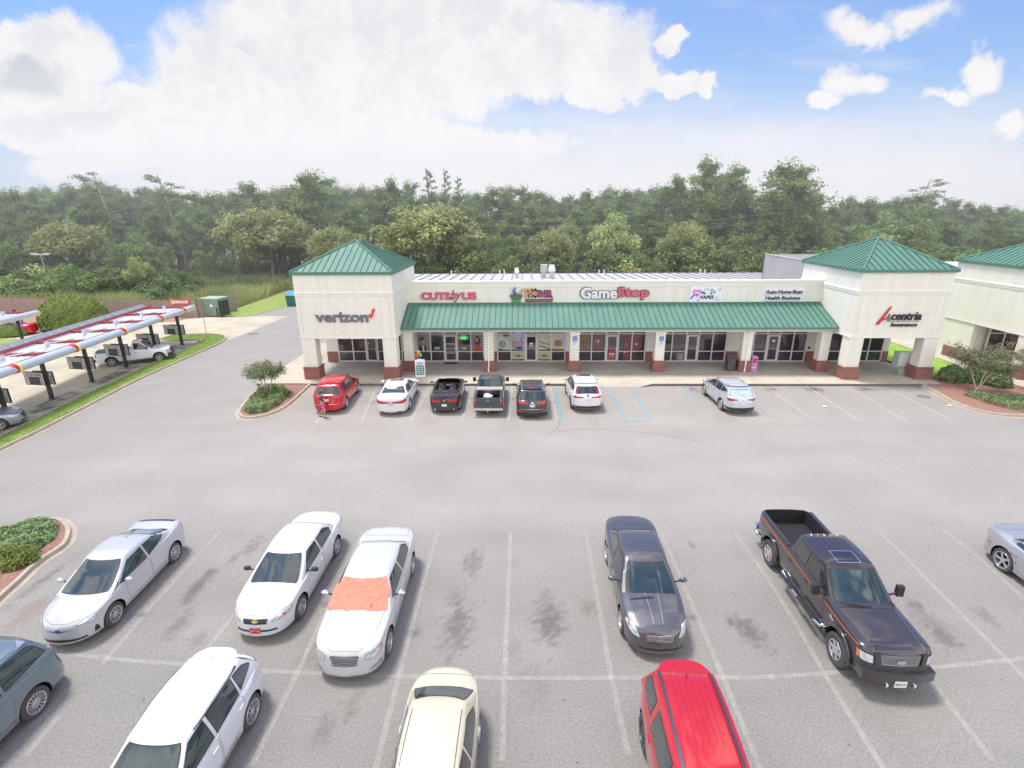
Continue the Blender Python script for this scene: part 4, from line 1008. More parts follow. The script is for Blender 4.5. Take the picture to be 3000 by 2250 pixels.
for sy in (1, -1):   # nerf bars and step, flares, mirrors
    MB().tube([(-1.0, sy * .86, .62), (-.95, sy * 1.05, .50), (-.3, sy * 1.10, .46), (.1, sy * 1.10, .46), (.9, sy * 1.10, .46), (1.25, sy * 1.05, .50), (1.32, sy * .86, .62)], .042, 10).build('step_bar', MT['chrome'], c.root, smooth=True)
    MB().box(-.85, -.2, sy * 1.10 - .07, sy * 1.10 + .07, .49, .52).box(.15, 1.0, sy * 1.10 - .07, sy * 1.10 + .07, .49, .52).build('step_pad', MT['black'], c.root)
    for wx in (1.985, -1.985):
        pts = [(wx + (.54) * math.cos(R(a)), sy * 1.03, .50 + .54 * math.sin(R(a))) for a in range(0, 181, 12)]
        MB().tube(pts, .055, 8).build('fender_flare', bk, c.root, smooth=True)
    MB().obox((1.02, sy * 1.24, 1.50), .06, .10, .15).tube([(1.02, sy * .92, 1.36), (1.02, sy * 1.2, 1.42)], .03, 8).build('mirror', MT['black'], c.root, smooth=40)
    MB().tube([(1.50, sy * .1 - .05, 1.385), (1.50, sy * .1 + .0, 1.385), (1.42, sy * .1 - .62, 1.40)], .012, 6).build('wiper', MT['black'], c.root)
    MB().box(-2.98, -1.1, sy * .89 - .06, sy * .89 + .06, 1.345, 1.37).build('bed_rail', MT['alloy_dark'], c.root)
c.corner('taillight', [(-.02, .80), (.13, .80), (.13, 1.28), (-.02, 1.28)], -1, [MT['red_lens'], MT['black']], 45, rim=.008, grid=.08)
MB().box(-3.32, -3.16, -.95, .95, .55, .72).build('rear_bumper', MT['chrome'], c.root)
mb = MB()
for k in range(13): mb.box(-3.08, -1.17, -.72 + k * .12 - .02, -.72 + k * .12 + .02, .86, .885)
mb.build('bed_liner', MT['black'], c.root)
MB().lathe([(.055, 0), (.055, .35), (.045, .35), (.045, 0)], 14, 'x', (-3.22, -.98, .50)).build('exhaust_tip', MT['chrome'], c.root, smooth=True)
c.finish(G(2251, 1652), -91.2, (.98, .86, .98), 'black crew cab pickup truck with orange pinstripe, chrome wheels and open empty bed', 'pickup truck', (-1, -1))

# ---- 6 silver muscle coupe at the right edge ---------------------------------------------------------
sc_ = paint('bright_silver_paint', (180, 182, 182), .45, .3)
sp = dict(name='coupe_car', paint=sc_, W=1.90, wb=3.05, fo=.95, ro=1.05, r=.37, zb=.18, spokes=5, spoke_w=.06, twin=True, rim=.70, flare=.02, taper=.06, plan=(10, 2.3), rplan=(14, 2.5), crown=.04,
          top=[(-2.6, .92), (-2.45, 1.06), (-2.0, 1.08), (-1.0, 1.02), (.6, .98), (1.05, .98), (1.7, .92), (2.2, .82), (2.45, .66)],
          cab=dict(xb0=-2.0, xb1=1.0, xr0=-1.0, xr1=.15, wb=.84, wr=.56, zb=.96, zr=1.45, drop=.05, edge=.05, curve=.13, rt0=.12))
c = sedan(sp, [[(-.42, .30), (.85, .30), (.9, .6), (.86, .9), (-.42, .96)], [(-.45, .30), (-.45, .96), (-1.35, 1.0), (-1.3, .72), (-1.12, .40)]],
          [[(-.38, 1.03), (.72, 1.02), (.22, 1.30), (-.38, 1.35)], [(-.46, 1.03), (-.46, 1.35), (-1.0, 1.31), (-1.42, 1.12), (-1.36, 1.05)]],
          head=[(-.2, .62), (.25, .62), (.25, .76), (-.2, .74)], tail=[(-.35, .80), (.06, .78), (.12, .92), (-.35, .94)], hood=[(1.0, -.7), (1.0, .7), (2.25, .5), (2.25, -.5)],
          trunk=[(-2.5, -.60), (-2.5, .60), (-2.05, .7), (-2.05, -.7)], mirror=(.6, 1.04), hz=.84)
c.corner('side_marker', [(.28, .62), (.40, .62), (.40, .66), (.28, .66)], -1, MT['red_lens'], 60, grid=.1)
c.finish(G(2927, 1670), -91.5, 1.02, 'bright silver coupe cut off by the right edge, five twin spoke wheels', 'car', (-1, -1))

# ---- 7 blue grey minivan, bottom left ------------------------------------------------------------------
bg_ = paint('slate_blue_paint', (122, 136, 144), .4, .3)
sp = dict(name='minivan_car', paint=bg_, W=1.98, wb=3.0, fo=.98, ro=1.12, r=.345, zb=.20, spokes=16, spoke_w=.022, taper=.05, plan=(8, 2.3), rplan=(12, 2.6), crown=.04,
          top=[(-2.6, .98), (-2.5, 1.10), (-1.0, 1.08), (1.0, 1.04), (1.7, .96), (2.3, .76), (2.45, .66)], rin=[.10, .10, .04, .0, 0, .10, .14, .16, .18, .18, .18, .18],
          cab=dict(xb0=-2.42, xb1=1.55, xr0=-2.05, xr1=.42, wb=.90, wr=.66, zb=1.04, zr=1.74, drop=.05, edge=.05, curve=.15, rt0=.15))
c = sedan(sp, [[(.05, .32), (1.05, .32), (1.1, .9), (1.05, 1.02), (.05, 1.04)], [(.02, .32), (.02, 1.04), (-1.12, 1.06), (-1.12, .72), (-.98, .36)]],
          [[(.08, 1.12), (1.22, 1.10), (.62, 1.55), (.08, 1.60)], [(.0, 1.12), (.0, 1.60), (-1.0, 1.60), (-1.0, 1.12)], [(-1.08, 1.12), (-1.08, 1.60), (-1.85, 1.56), (-2.08, 1.38), (-2.16, 1.22)]],
          head=[(-.1, .66), (.3, .7), (.3, .86), (0, .84)], tail=[(-.16, .98), (.12, .98), (.22, 1.16), (.16, 1.30), (-.02, 1.26)], mirror=(1.05, 1.12), hz=.92)
for q in c.side('roof_rail', [(-1.9, 1.63), (.25, 1.64), (.25, 1.665), (-1.9, 1.655)], MT['alloy'], .03, 'cab', grid=.2): pass
c.side('sliding_rail', [(-2.05, 1.075), (-1.1, 1.085), (-1.1, 1.095), (-2.05, 1.085)], MT['seam'], .006, grid=.3)
c.side('sill_trim', [(-1.0, .34), (.9, .32), (.9, .35), (-1.0, .37)], MT['alloy'], .012, grid=.3)
c.top('sunroof', [(-.9, -.40), (-.9, .40), (.1, .40), (.1, -.40)], [MT['car_glass'], MT['seam']], .010, 'cab', rim=.02, round_=.05)
c.finish(G(117.6, 2093), -91.5, 1.02, 'slate blue minivan cut off by the bottom left corner, many spoke wheels', 'minivan', (-1, 1))

# ---- 8 white suv, bottom left ------------------------------------------------------------------------------
ws = paint('bright_white_paint', (218, 220, 226))
sp = dict(name='suv_car', paint=ws, W=1.88, wb=2.70, fo=.92, ro=1.02, r=.365, zb=.24, spokes=10, spoke_w=.03, flare=.012, taper=.05, plan=(9, 2.4), rplan=(10, 2.5), crown=.04, rim=.68,
          top=[(-2.38, .98), (-2.28, 1.12), (-1.0, 1.10), (.9, 1.03), (1.2, 1.02), (1.8, .94), (2.15, .84), (2.27, .72)], rin=[.10, .10, .04, .0, 0, .10, .14, .17, .2, .2, .2, .2],
          cab=dict(xb0=-2.20, xb1=1.22, xr0=-1.72, xr1=.28, wb=.84, wr=.62, zb=1.02, zr=1.66, drop=.06, edge=.05, curve=.14, rt0=.25, rt1=.80))
c = sedan(sp, [[(-.22, .42), (.80, .42), (.86, .7), (.82, 1.0), (-.22, 1.04)], [(-.25, .42), (-.25, 1.04), (-1.15, 1.08), (-1.12, .85), (-.90, .52)]],
          [[(-.19, 1.09), (.95, 1.07), (.38, 1.50), (-.19, 1.55)], [(-.27, 1.09), (-.27, 1.55), (-1.15, 1.53), (-1.12, 1.12)], [(-1.2, 1.14), (-1.2, 1.52), (-1.55, 1.46), (-1.82, 1.30)]],
          head=[(-.1, .74), (.3, .76), (.3, .88), (0, .88)], tail=[(-.30, .96), (.10, .94), (.24, 1.02), (.12, 1.10), (-.30, 1.04)], mirror=(.80, 1.10, .12), hz=.92)
c.side('roof_rail', [(-1.6, 1.545), (.22, 1.56), (.22, 1.585), (-1.6, 1.57)], MT['black'], .025, 'cab', grid=.2)
c.side('sill_cladding', [(-.92, .25), (.92, .25), (.88, .40), (-.88, .40)], MT['black'], .010, grid=.2)
mb = MB(); mb.prism([(-1.92 + .22 * (y / .54) ** 4 + .03 * y * y, y) for y in [-.54 + 1.08 * k / 14 for k in range(15)]] + [(-1.58, .54), (-1.58, -.54)], 1.535, 1.57); mb.build('spoiler', ws, c.root, smooth=30)
MB().lathe([(.02, 0), (.02, .03), (.004, .08)], 8, 'z', (-1.55, 0, 1.64)).build('antenna', ws, c.root)
c.top('rear_cargo_glass', [(-2.26, -.55), (-2.26, .55), (-2.14, .58), (-2.14, -.58)], MT['car_glass_dark'], .01, 'cab')
c.side('fuel_flap', [(-1.72, .92), (-1.56, .92), (-1.56, 1.04), (-1.72, 1.04)], [ws, MT['seam']], .003, both=1, rim=.008, round_=.04)
c.finish(G(746, 2120), -90.5, (1.0, .90, 1.0), 'white suv with black roof rails cut off by the bottom edge', 'car', (-1, 1))

# ---- 9 cream sedan, bottom centre ---------------------------------------------------------------------------
cr = paint('cream_paint', (214, 207, 182), .1)
sp = dict(name='sedan_car', paint=cr, W=1.80, wb=2.78, fo=1.0, ro=1.10, r=.33, zb=.18, spokes=6, taper=.09, plan=(8, 2.3), rplan=(9, 2.3), crown=.06,
          top=[(-2.5, .86), (-2.36, .99), (-1.8, 1.03), (-1.0, .98), (.6, .95), (1.05, .95), (1.7, .86), (2.4, .64)],
          cab=dict(xb0=-2.14, xb1=1.20, xr0=-1.34, xr1=.24, wb=.81, wr=.61, zb=.92, zr=1.46, drop=.05, edge=.055, curve=.20, rt0=.06, rt1=.97, rq=.92))
c = sedan(sp, [[(-.28, .30), (.78, .30), (.84, .6), (.80, .88), (-.28, .92)], [(-.31, .30), (-.31, .92), (-1.2, .96), (-1.14, .72), (-.92, .40)]],
          [[(-.25, .99), (.86, .97), (.28, 1.34), (-.25, 1.38)], [(-.33, .99), (-.33, 1.38), (-.85, 1.36), (-1.32, 1.12), (-1.25, 1.01)]],
          head=[(-.1, .6), (.3, .62), (.3, .74), (0, .74)], tail=[(-.25, .72), (.10, .70), (.22, .76), (.14, .90), (-.2, .90)], mirror=(.70, 1.0), hz=.78,
          trunk=[(-2.42, -.5), (-2.42, .5), (-2.16, .68), (-2.16, -.68)], hood=[(1.02, -.68), (1.02, .68), (2.1, .5), (2.1, -.5)])
c.top('roof_moulding', [(-1.02, .545), (-1.02, .56), (.3, .56), (.3, .545)], MT['black'], .006, 'cab', grid=.2); c.top('roof_moulding', [(-1.02, -.56), (-1.02, -.545), (.3, -.545), (.3, -.56)], MT['black'], .006, 'cab', grid=.2)
c.finish((-1.74, 6.75), -90.5, (1.0, .90, 1.0), 'cream sedan seen from behind, cut off by the bottom edge at the centre', 'car', (0, 0))

# ---- 10 red van like suv, bottom right -----------------------------------------------------------------------
rd = paint('red_paint', (196, 34, 44), .1, .18)
sp = dict(name='suv_car', paint=rd, W=2.0, wb=3.02, fo=.95, ro=1.10, r=.38, zb=.24, spokes=5, spoke_w=.06, rim_mat=MT['alloy_dark'], taper=.05, plan=(9, 2.4), rplan=(10, 2.5), crown=.04,
          top=[(-2.6, 1.0), (-2.5, 1.14), (-1.0, 1.12), (1.0, 1.06), (1.7, .98), (2.3, .78), (2.45, .66)], rin=[.10, .10, .04, .0, 0, .10, .14, .18, .2, .2, .2, .2],
          cab=dict(xb0=-2.40, xb1=1.50, xr0=-2.0, xr1=.55, wb=.91, wr=.70, zb=1.05, zr=1.78, drop=.05, edge=.05, curve=.15, rt0=.15, rt1=.85))
c = sedan(sp, [[(.05, .36), (1.05, .36), (1.1, .9), (1.05, 1.04), (.05, 1.06)], [(.02, .36), (.02, 1.06), (-1.12, 1.08), (-1.12, .74), (-.98, .40)]],
          [[(.10, 1.14), (1.18, 1.12), (.72, 1.58), (.10, 1.63)], [(-1.05, 1.14), (.02, 1.14), (.02, 1.63), (-1.05, 1.62)], [(-1.25, 1.18), (-1.25, 1.60), (-1.98, 1.56), (-2.12, 1.40), (-1.9, 1.22)]],
          tail=[(-.10, .95), (.10, .95), (.2, 1.2), (.1, 1.5), (-.05, 1.5)], mirror=(1.05, 1.12), hz=.94)
for sy in (1, -1):
    P = [(-1.98, sy * .60 - .035), (-1.98, sy * .60 + .035), (.40, sy * .60 + .035), (.40, sy * .60 - .035)]
    c.top('roof_rail', P, MT['alloy_dark'], .03, 'cab', grid=.2, round_=.03)
for k in range(6): y = -.36 + k * .144; c.top('roof_rib', [(-1.85, y - .006), (-1.85, y + .006), (-.25, y + .006), (-.25, y - .006)], M('red_shade', lin((150, 28, 44)), .4) if k == 0 else bpy.data.materials['red_shade'], .004, 'cab', grid=.3)
mb = MB(); mb.prism([(-2.22 + .26 * (y / .62) ** 4 + .03 * y * y, y) for y in [-.62 + 1.24 * k / 14 for k in range(15)]] + [(-1.88, .62), (-1.88, -.62)], 1.65, 1.69); mb.build('spoiler', rd, c.root, smooth=30)
MB().lathe([(.03, 0), (.025, .03), (.004, .10)], 8, 'z', (-1.75, 0, 1.765)).build('antenna', rd, c.root)
c.finish(G(1881, 2185), -92.4, (1.0, .87, .98), 'red suv with grey roof rails cut off by the bottom edge', 'car', (-1, -1))

# ---- front row, tails towards the camera ----------------------------------------------------------------------
PX, PZ = None, None
# 11 red crossover
rc = paint('cherry_red_paint', (196, 26, 44), .1, .25)
sp = dict(name='crossover_car', paint=rc, W=1.83, wb=2.89, fo=.95, ro=1.05, r=.36, zb=.22, spokes=5, spoke_w=.075, taper=.05, plan=(9, 2.4), rplan=(12, 2.6), crown=.04,
          top=[(-2.5, .98), (-2.38, 1.10), (-1.0, 1.08), (.95, 1.02), (1.7, .94), (2.2, .78), (2.38, .66)], rin=[.10, .10, .04, .0, 0, .06, .10, .12, .14, .14, .14, .14],
          cab=dict(xb0=-2.30, xb1=1.30, xr0=-1.85, xr1=.35, wb=.84, wr=.64, zb=1.02, zr=1.69, drop=.06, edge=.05, curve=.13, rt0=.12, rt1=.86, rq=.88))
c = sedan(sp, [[(-.1, .36), (.9, .36), (.95, .8), (.9, 1.0), (-.1, 1.03)], [(-.13, .36), (-.13, 1.03), (-1.15, 1.06), (-1.12, .78), (-.95, .45)]],
          [[(-.08, 1.09), (1.0, 1.07), (.45, 1.50), (-.08, 1.56)], [(-.16, 1.09), (-.16, 1.56), (-1.0, 1.55), (-1.0, 1.10)], [(-1.07, 1.10), (-1.07, 1.54), (-1.65, 1.48), (-1.95, 1.25)]],
          head=[(-.1, .70), (.3, .72), (.3, .86), (0, .86)], tail=[(-.55, .90), (.10, .88), (.26, .92), (.24, 1.02), (-.3, 1.0), (-.55, .98)], mirror=(.85, 1.08), hz=.92)
c.end('spoiler', [(-.60, 1.60), (.60, 1.60), (.58, 1.645), (-.58, 1.645)], -1, rc, .06, 'cab'); c.side('roof_rail', [(-1.6, 1.585), (.2, 1.6), (.2, 1.62), (-1.6, 1.605)], MT['black'], .03, 'cab', grid=.2)
c.plate(-1, .86, 0, .30, .15, text='TKB 52'); c.end('bumper_line', rect(-.85, .85, .60, .615), -1, MT['chrome'], .01); c.end('bumper_reflector', rect(.55, .75, .50, .56), -1, MT['red_lens'], .01); c.end('bumper_reflector', rect(-.75, -.55, .50, .56), -1, MT['red_lens'], .01)
MB().tube([(-1.5, 0, 1.68), (-1.62, 0, 1.86)], .006, 5).build('antenna', MT['black'], c.root)
c.finish(G(1016.7, 1195.5), 93.5, .98, 'cherry red crossover parked at the shops beside the planted island', 'car', (-1, -1))
# 12 white luxury sedan
wl = paint('snow_white_paint', (222, 222, 224))
sp = dict(name='sedan_car', paint=wl, W=1.88, wb=2.97, fo=.93, ro=1.15, r=.35, zb=.18, spokes=8, taper=.06, plan=(9, 2.4), rplan=(12, 2.5), crown=.05,
          top=[(-2.62, .92), (-2.5, 1.04), (-1.9, 1.08), (-1.0, 1.0), (.6, .97), (1.05, .97), (1.7, .9), (2.2, .78), (2.4, .66)],
          cab=dict(xb0=-2.0, xb1=1.08, xr0=-1.12, xr1=.20, wb=.84, wr=.60, zb=.95, zr=1.47, drop=.05, edge=.05, curve=.15, rt0=.10, rt1=.96, rq=.88))
c = sedan(sp, [[(-.35, .30), (.80, .30), (.86, .6), (.82, .9), (-.35, .94)], [(-.38, .30), (-.38, .94), (-1.32, .98), (-1.28, .74), (-1.08, .40)]],
          [[(-.32, 1.02), (.74, 1.0), (.28, 1.33), (-.32, 1.38)], [(-.40, 1.02), (-.40, 1.38), (-1.0, 1.36), (-1.42, 1.15), (-1.34, 1.04)]],
          head=[(-.1, .6), (.3, .62), (.3, .74), (0, .74)], tail=[(-.62, .78), (.05, .74), (.26, .86), (.22, .98), (-.05, .92), (-.6, .86)], mirror=(.64, 1.02), hz=.82, trunk=[(-2.55, -.55), (-2.55, .55), (-2.02, .72), (-2.02, -.72)])
c.top('sunroof', [(-.45, -.40), (-.45, .40), (.05, .40), (.05, -.40)], [MT['car_glass_dark'], MT['black']], .010, 'cab', rim=.02, round_=.06)
c.plate(-1, .72, 0, .30, .15, M('beige_plate', lin((214, 200, 172)), .4), text='LS 460'); c.end('rear_diffuser', rect(-.7, .7, .23, .27), -1, MT['alloy_dark'], .01); badge(c, -1, 0, .90, .10, .08, MT['chrome'])
c.corner('exhaust_tip', [(-.35, .26), (-.15, .26), (-.15, .32), (-.35, .32)], -1, [MT['black'], MT['chrome']], 30, rim=.01)
c.finish(G(1201, 1199), 93.0, .99, 'white sedan with a sunroof parked beside the cherry red crossover', 'car', (-1, -1))
# 13 black convertible
bc = paint('gloss_black_paint', (54, 51, 53), .1, .2)
sp = dict(name='convertible_car', paint=bc, W=1.92, wb=2.85, fo=.92, ro=1.06, r=.36, zb=.18, spokes=5, rim_mat=MT['alloy_dark'], flare=.03, taper=.06, plan=(10, 2.4), rplan=(12, 2.5), crown=.045,
          top=[(-2.5, .86), (-2.36, 1.02), (-1.9, 1.06), (-1.0, 1.0), (.6, .98), (1.05, .98), (1.7, .9), (2.2, .78), (2.36, .66)], cuts=[(-1.05, .62, -.70, .70, .42, 1.6)])
c = Car(sp)
c.doors([[(-.62, .30), (.80, .30), (.86, .6), (.82, .92), (-.62, .95)]], 0, 0, .80)
wf = MB()
wf.tube([(.95, -.74, .96), (.40, -.62, 1.32), (.36, -.3, 1.36), (.36, .3, 1.36), (.40, .62, 1.32), (.95, .74, .96)], .03, 8); wf.build('windshield_frame', bc, c.root, smooth=True)
w_ = MB(); w_.add([(.93, -.72, .97), (.93, .72, .97), (.40, .60, 1.32), (.37, .3, 1.35), (.37, -.3, 1.35), (.40, -.60, 1.32)], [(0, 1, 2, 3, 4, 5)]); w_.build('windshield', MT['car_glass_dark'], c.root)
for y in (.36, -.36):
    for x in (-.10, -.82):
        st_ = MB(); st_.ball((x, y, .62), .27, .25, .11, 14, 8); st_.ball((x - .24, y, .88), .10, .24, .30, 14, 10); st_.ball((x - .27, y, 1.16 if x > -.5 else 1.08), .06, .12, .09, 10, 8); st_.tube([(x - .26, y, 1.0), (x - .27, y, 1.12)], .03, 6)
        st_.build('seat', M('seat_leather', lin((74, 72, 78)), .5) if 'seat_leather' not in bpy.data.materials else bpy.data.materials['seat_leather'], c.root, smooth=True)
MB().box(.50, .72, -.70, .70, .78, .98).build('dashboard', MT['interior'], c.root); MB().box(.485, .505, -.12, .16, .84, .92).build('centre_console', MT['lens'], c.root)
MB().tube([(.42 + .06 * math.cos(R(a)), .36 + .18 * math.sin(R(a)), .92 + .15 * math.cos(R(a))) for a in range(0, 361, 24)], .014, 6).build('steering_wheel', MT['black'], c.root)
MB().prism([(-1.45, -.66), (-1.05, -.68), (-1.05, .68), (-1.45, .66)], 1.0, 1.07).build('folded_roof', MT['black'], c.root, smooth=30)
c.top('trunk_lid', [(-2.38, -.5), (-2.38, .5), (-1.6, .70), (-1.6, -.70)], [bc, MT['seam']], .004, rim=.014, round_=.05)
MB().prism([(-2.46, -.55), (-2.46, .55), (-2.36, .70), (-2.28, .70), (-2.36, .5), (-2.36, -.5), (-2.28, -.70), (-2.36, -.70)], 1.06, 1.12).build('spoiler', bc, c.root)
c.corner('taillight', [(-.50, .76), (.05, .74), (.20, .80), (.12, .90), (-.50, .88)], -1, [MT['red_lens'], MT['black']], 30, rim=.012, round_=.03)
badge(c, -1, 0, .84, .16, .07, bpy.data.materials['gold_emblem'], 'bow'); c.plate(-1, .58, 0, .30, .15, text='Y'); c.mirror(.62, 1.0)
for y in (.55, -.55): MB().lathe([(.045, 0), (.05, -.08), (.036, -.08), (.036, 0)], 14, 'x', (-2.42, y, .32)).build('exhaust_tip', MT['chrome'], c.root, smooth=True)
c.finish(G(1351, 1195.5), 92.5, .96, 'black convertible with its roof down and open seats showing', 'car', (-1, -1))
# 14 dark green pickup with toolbox
gp = paint('dark_green_paint', (64, 78, 80), .3, .3)
sp = dict(name='pickup_truck', paint=gp, W=1.80, wb=3.20, fo=.85, ro=1.05, r=.36, zb=.32, tw=.24, spokes=5, taper=.03, plan=(16, 2.8), rplan=(40, 4), crown=.03, gap=.08,
          top=[(-2.7, 1.10), (-.7, 1.10), (.5, 1.10), (.9, 1.10), (1.3, 1.06), (2.2, .98), (2.45, .88)], rin=[.02] * 12, cuts=[(-2.56, -.62, -.68, .68, .66, 1.6)],
          cab=dict(xb0=-.55, xb1=1.05, xr0=-.40, xr1=.38, wb=.80, wr=.64, zb=1.06, zr=1.66, drop=.02, edge=.05, curve=.10, rt0=.15, rt1=.88, rq=.85))
c = Car(sp)
c.doors([[(-.2, .42), (.80, .42), (.85, .7), (.82, 1.05), (-.2, 1.05)]], 0, 0, .90)
for w in ([(-.10, 1.13), (.82, 1.11), (.38, 1.56), (-.10, 1.58)], [(-.16, 1.13), (-.16, 1.58), (-.34, 1.56), (-.40, 1.13)]): c.side('window', w, [MT['car_glass_dark'], MT['black']], .008, 'cab', rim=.02, round_=.04)
c.corner('taillight', [(-.02, .66), (.12, .66), (.12, 1.04), (-.02, 1.04)], -1, [MT['red_lens'], MT['black']], 20, rim=.008, grid=.08)
c.corner('turn_signal', [(.01, .90), (.10, .90), (.10, 1.02), (.01, 1.02)], -1, MT['orange_lens'], 20, .012, grid=.08)
c.end('tailgate', rect(-.72, .72, .62, 1.08), -1, [gp, MT['seam']], .005, rim=.014); c.end('tailgate_handle', rect(-.08, .08, .93, .97), -1, MT['chrome'], .02)
MB().box(-2.82, -2.66, -.88, .88, .42, .56).build('rear_bumper', MT['chrome'], c.root)
o = MB().box(-2.835, -2.825, -.16, .16, .43, .57).build('licence_plate', bpy.data.materials['beige_plate'], c.root); MB().ball((-2.92, 0, .40), .035, .035, .035).tube([(-2.9, 0, .36), (-2.7, 0, .36)], .02, 6).build('tow_ball', MT['chrome'], c.root)
c.end('brake_light', rect(-.10, .10, 1.60, 1.63), -1, MT['red_lens'], .02, 'cab')
for sy in (1, -1): MB().obox((.72, sy * 1.05, 1.20), .05, .10, .12).tube([(.72, sy * .8, 1.12), (.72, sy * 1.0, 1.16)], .025, 6).build('mirror', MT['black'], c.root, smooth=40)
t14 = c.finish(G(1474, 1201), 90.2, .97, 'dark green pickup truck with a bed toolbox parked between convertible and dark suv', 'pickup truck', (-1, -1))
def rest_on(root, o, loc):
    o.location = root.matrix_basis @ Vector(loc); o.rotation_euler = root.rotation_euler; o.scale = root.scale
tbx = empty('toolbox', label='grey metal toolbox across the bed of the dark green pickup', cat='toolbox')
MB().box(-.23, .23, -.66, .66, -.28, .05).build('box', MT['alloy_dark'], tbx); MB().box(-.26, .26, -.80, .80, .052, .12).build('lid', M('toolbox_lid', lin((206, 196, 188)), .4, .3), tbx)
bpy.context.view_layer.update(); rest_on(t14, tbx, (-.95, 0, 1.06))
sk = MB().ball((0, 0, 0), .22, .30, .10, 12, 7).build('white_sack', MT['white'], None, smooth=True); tag(sk, 'crumpled white bag lying in the bed of the dark green pickup', 'bag'); rest_on(t14, sk, (-1.55, .05, .86))
sk2 = MB().ball((0, 0, 0), .14, .22, .12, 12, 7).build('storage_bin', M('pinkish', lin((205, 190, 200)), .6), None, smooth=True); tag(sk2, 'pale pinkish bundle lying against the toolbox in the pickup bed', 'bundle'); rest_on(t14, sk2, (-1.28, .12, .84))
# 15 dark suv
ds = paint('charcoal_paint', (70, 67, 70), .3, .28)
def suv(name, pnt, W_=1.88, wb=2.75, zr=1.68, r=.365, **kw):
    sp = dict(name=name, paint=pnt, W=W_, wb=wb, fo=.93, ro=1.0, r=r, zb=.24, spokes=kw.get('spokes', 6), taper=.05, plan=(9, 2.4), rplan=(12, 2.6), crown=.04,
          top=[(-wb / 2 - 1.0, .98), (-wb / 2 - .9, 1.10), (-1.0, 1.08), (.95, 1.02), (1.7, .94), (wb / 2 + .8, .8), (wb / 2 + .93, .68)], rin=[.10, .10, .04, .0, 0, .06, .10, .14, .18, .18, .18, .18],
          cab=dict(xb0=-wb / 2 - .82, xb1=1.25, xr0=-wb / 2 - .36, xr1=.32, wb=W_ / 2 - .09, wr=W_ / 2 - .30, zb=1.02, zr=zr, drop=.06, edge=.05, curve=.13, rt0=.14, rt1=.84, rq=.88), **kw.get('sp', {}))
    b = -wb / 2
    c = sedan(sp, [[(-.18, .40), (.82, .40), (.88, .8), (.84, 1.0), (-.18, 1.03)], [(-.21, .40), (-.21, 1.03), (b + .22, 1.06), (b + .28, .82), (b + .48, .48)]],
          [[(-.16, 1.09), (.95, 1.07), (.42, zr - .19), (-.16, zr - .14)], [(-.24, 1.09), (-.24, zr - .14), (b + .38, zr - .14), (b + .34, 1.11)], [(b + .28, 1.12), (b + .31, zr - .15), (b - .08, zr - .22), (b - .42, 1.28)]],
          head=[(-.1, .74), (.3, .76), (.3, .88), (0, .88)], tail=kw['tail'], mirror=(.82, 1.08), hz=.92)
    return c
c = suv('suv_car', ds, 1.89, 2.78, 1.68, spokes=5, tail=[(-.40, .92), (.10, .90), (.24, .96), (.22, 1.12), (-.05, 1.08), (-.40, 1.02)])
c.end('spoiler', [(-.58, 1.585), (.58, 1.585), (.56, 1.63), (-.56, 1.63)], -1, ds, .06, 'cab'); c.end('brake_light', rect(-.14, .14, 1.60, 1.625), -1, MT['red_lens'], .075, 'cab')
for sy in (1, -1): MB().tube([(-1.6, sy * .60, 1.60), (-1.5, sy * .60, 1.67), (.1, sy * .60, 1.685), (.25, sy * .60, 1.60)], .02, 8).build('roof_rail', MT['chrome'], c.root, smooth=True)
c.plate(-1, .84, 0, .30, .15, text='QTF 68'); c.end('bumper_line', rect(-.65, .65, .62, .635), -1, MT['chrome'], .012); c.end('bumper_line', rect(-.80, .80, .40, .415), -1, MT['alloy_dark'], .012)
for sy in (1, -1): c.end('bumper_reflector', rect(sy * .68 - .12, sy * .68 + .12, .50, .55), -1, MT['red_lens'], .012)
badge(c, -1, 0, 1.0, .16, .07, MT['chrome']); MB().lathe([(.03, 0), (.004, .10)], 8, 'z', (-1.35, 0, 1.67)).build('antenna', MT['black'], c.root)
c.end('bumper_cladding', rect(-.86, .86, .26, .38), -1, MT['black'], .009)
c.finish((G(1513.7, 1212.6) + G(1603, 1211.4)) / 2 + Vector((0, 0, 0)), 90.6, .96, 'charcoal suv with chrome roof rails, fifth car in the row at the shops', 'car', (-1, 0))
# 16 white compact suv
wc_ = paint('white_suv_paint', (222, 222, 222))
c = suv('suv_car', wc_, 1.85, 2.66, 1.68, spokes=5, tail=[(-.42, .92), (.12, .90), (.20, .98), (.16, 1.02), (.12, 1.06), (-.05, 1.0), (-.42, .98)], sp=dict(rim_mat=MT['alloy_dark']))
c.decal('tail_light_strip', [(0, 0), (.07, 0), (.02, .48), (-.05, .48)], (-2.25, .72, 1.02), (0, 1, 0), (0, 0, 1), (.8, -.4, 0), MT['red_lens'], .012, 'cab'); c.decal('tail_light_strip', [(0, 0), (-.07, 0), (-.02, .48), (.05, .48)], (-2.25, -.72, 1.02), (0, 1, 0), (0, 0, 1), (.8, .4, 0), MT['red_lens'], .012, 'cab')
c.end('bumper_cladding', rect(-.88, .88, .25, .46), -1, MT['black'], .010); c.end('bumper_line', rect(-.55, .55, .285, .315), -1, MT['alloy'], .016)
for sy in (1, -1): c.end('bumper_reflector', rect(sy * .72 - .10, sy * .72 + .10, .40, .44), -1, MT['red_lens'], .016)
c.plate(-1, .78, 0, .30, .15, text='KZ 4198'); badge(c, -1, 0, 1.05, .13, .10, MT['alloy_dark']); c.end('spoiler', [(-.58, 1.58), (.58, 1.58), (.56, 1.64), (-.56, 1.64)], -1, wc_, .07, 'cab')
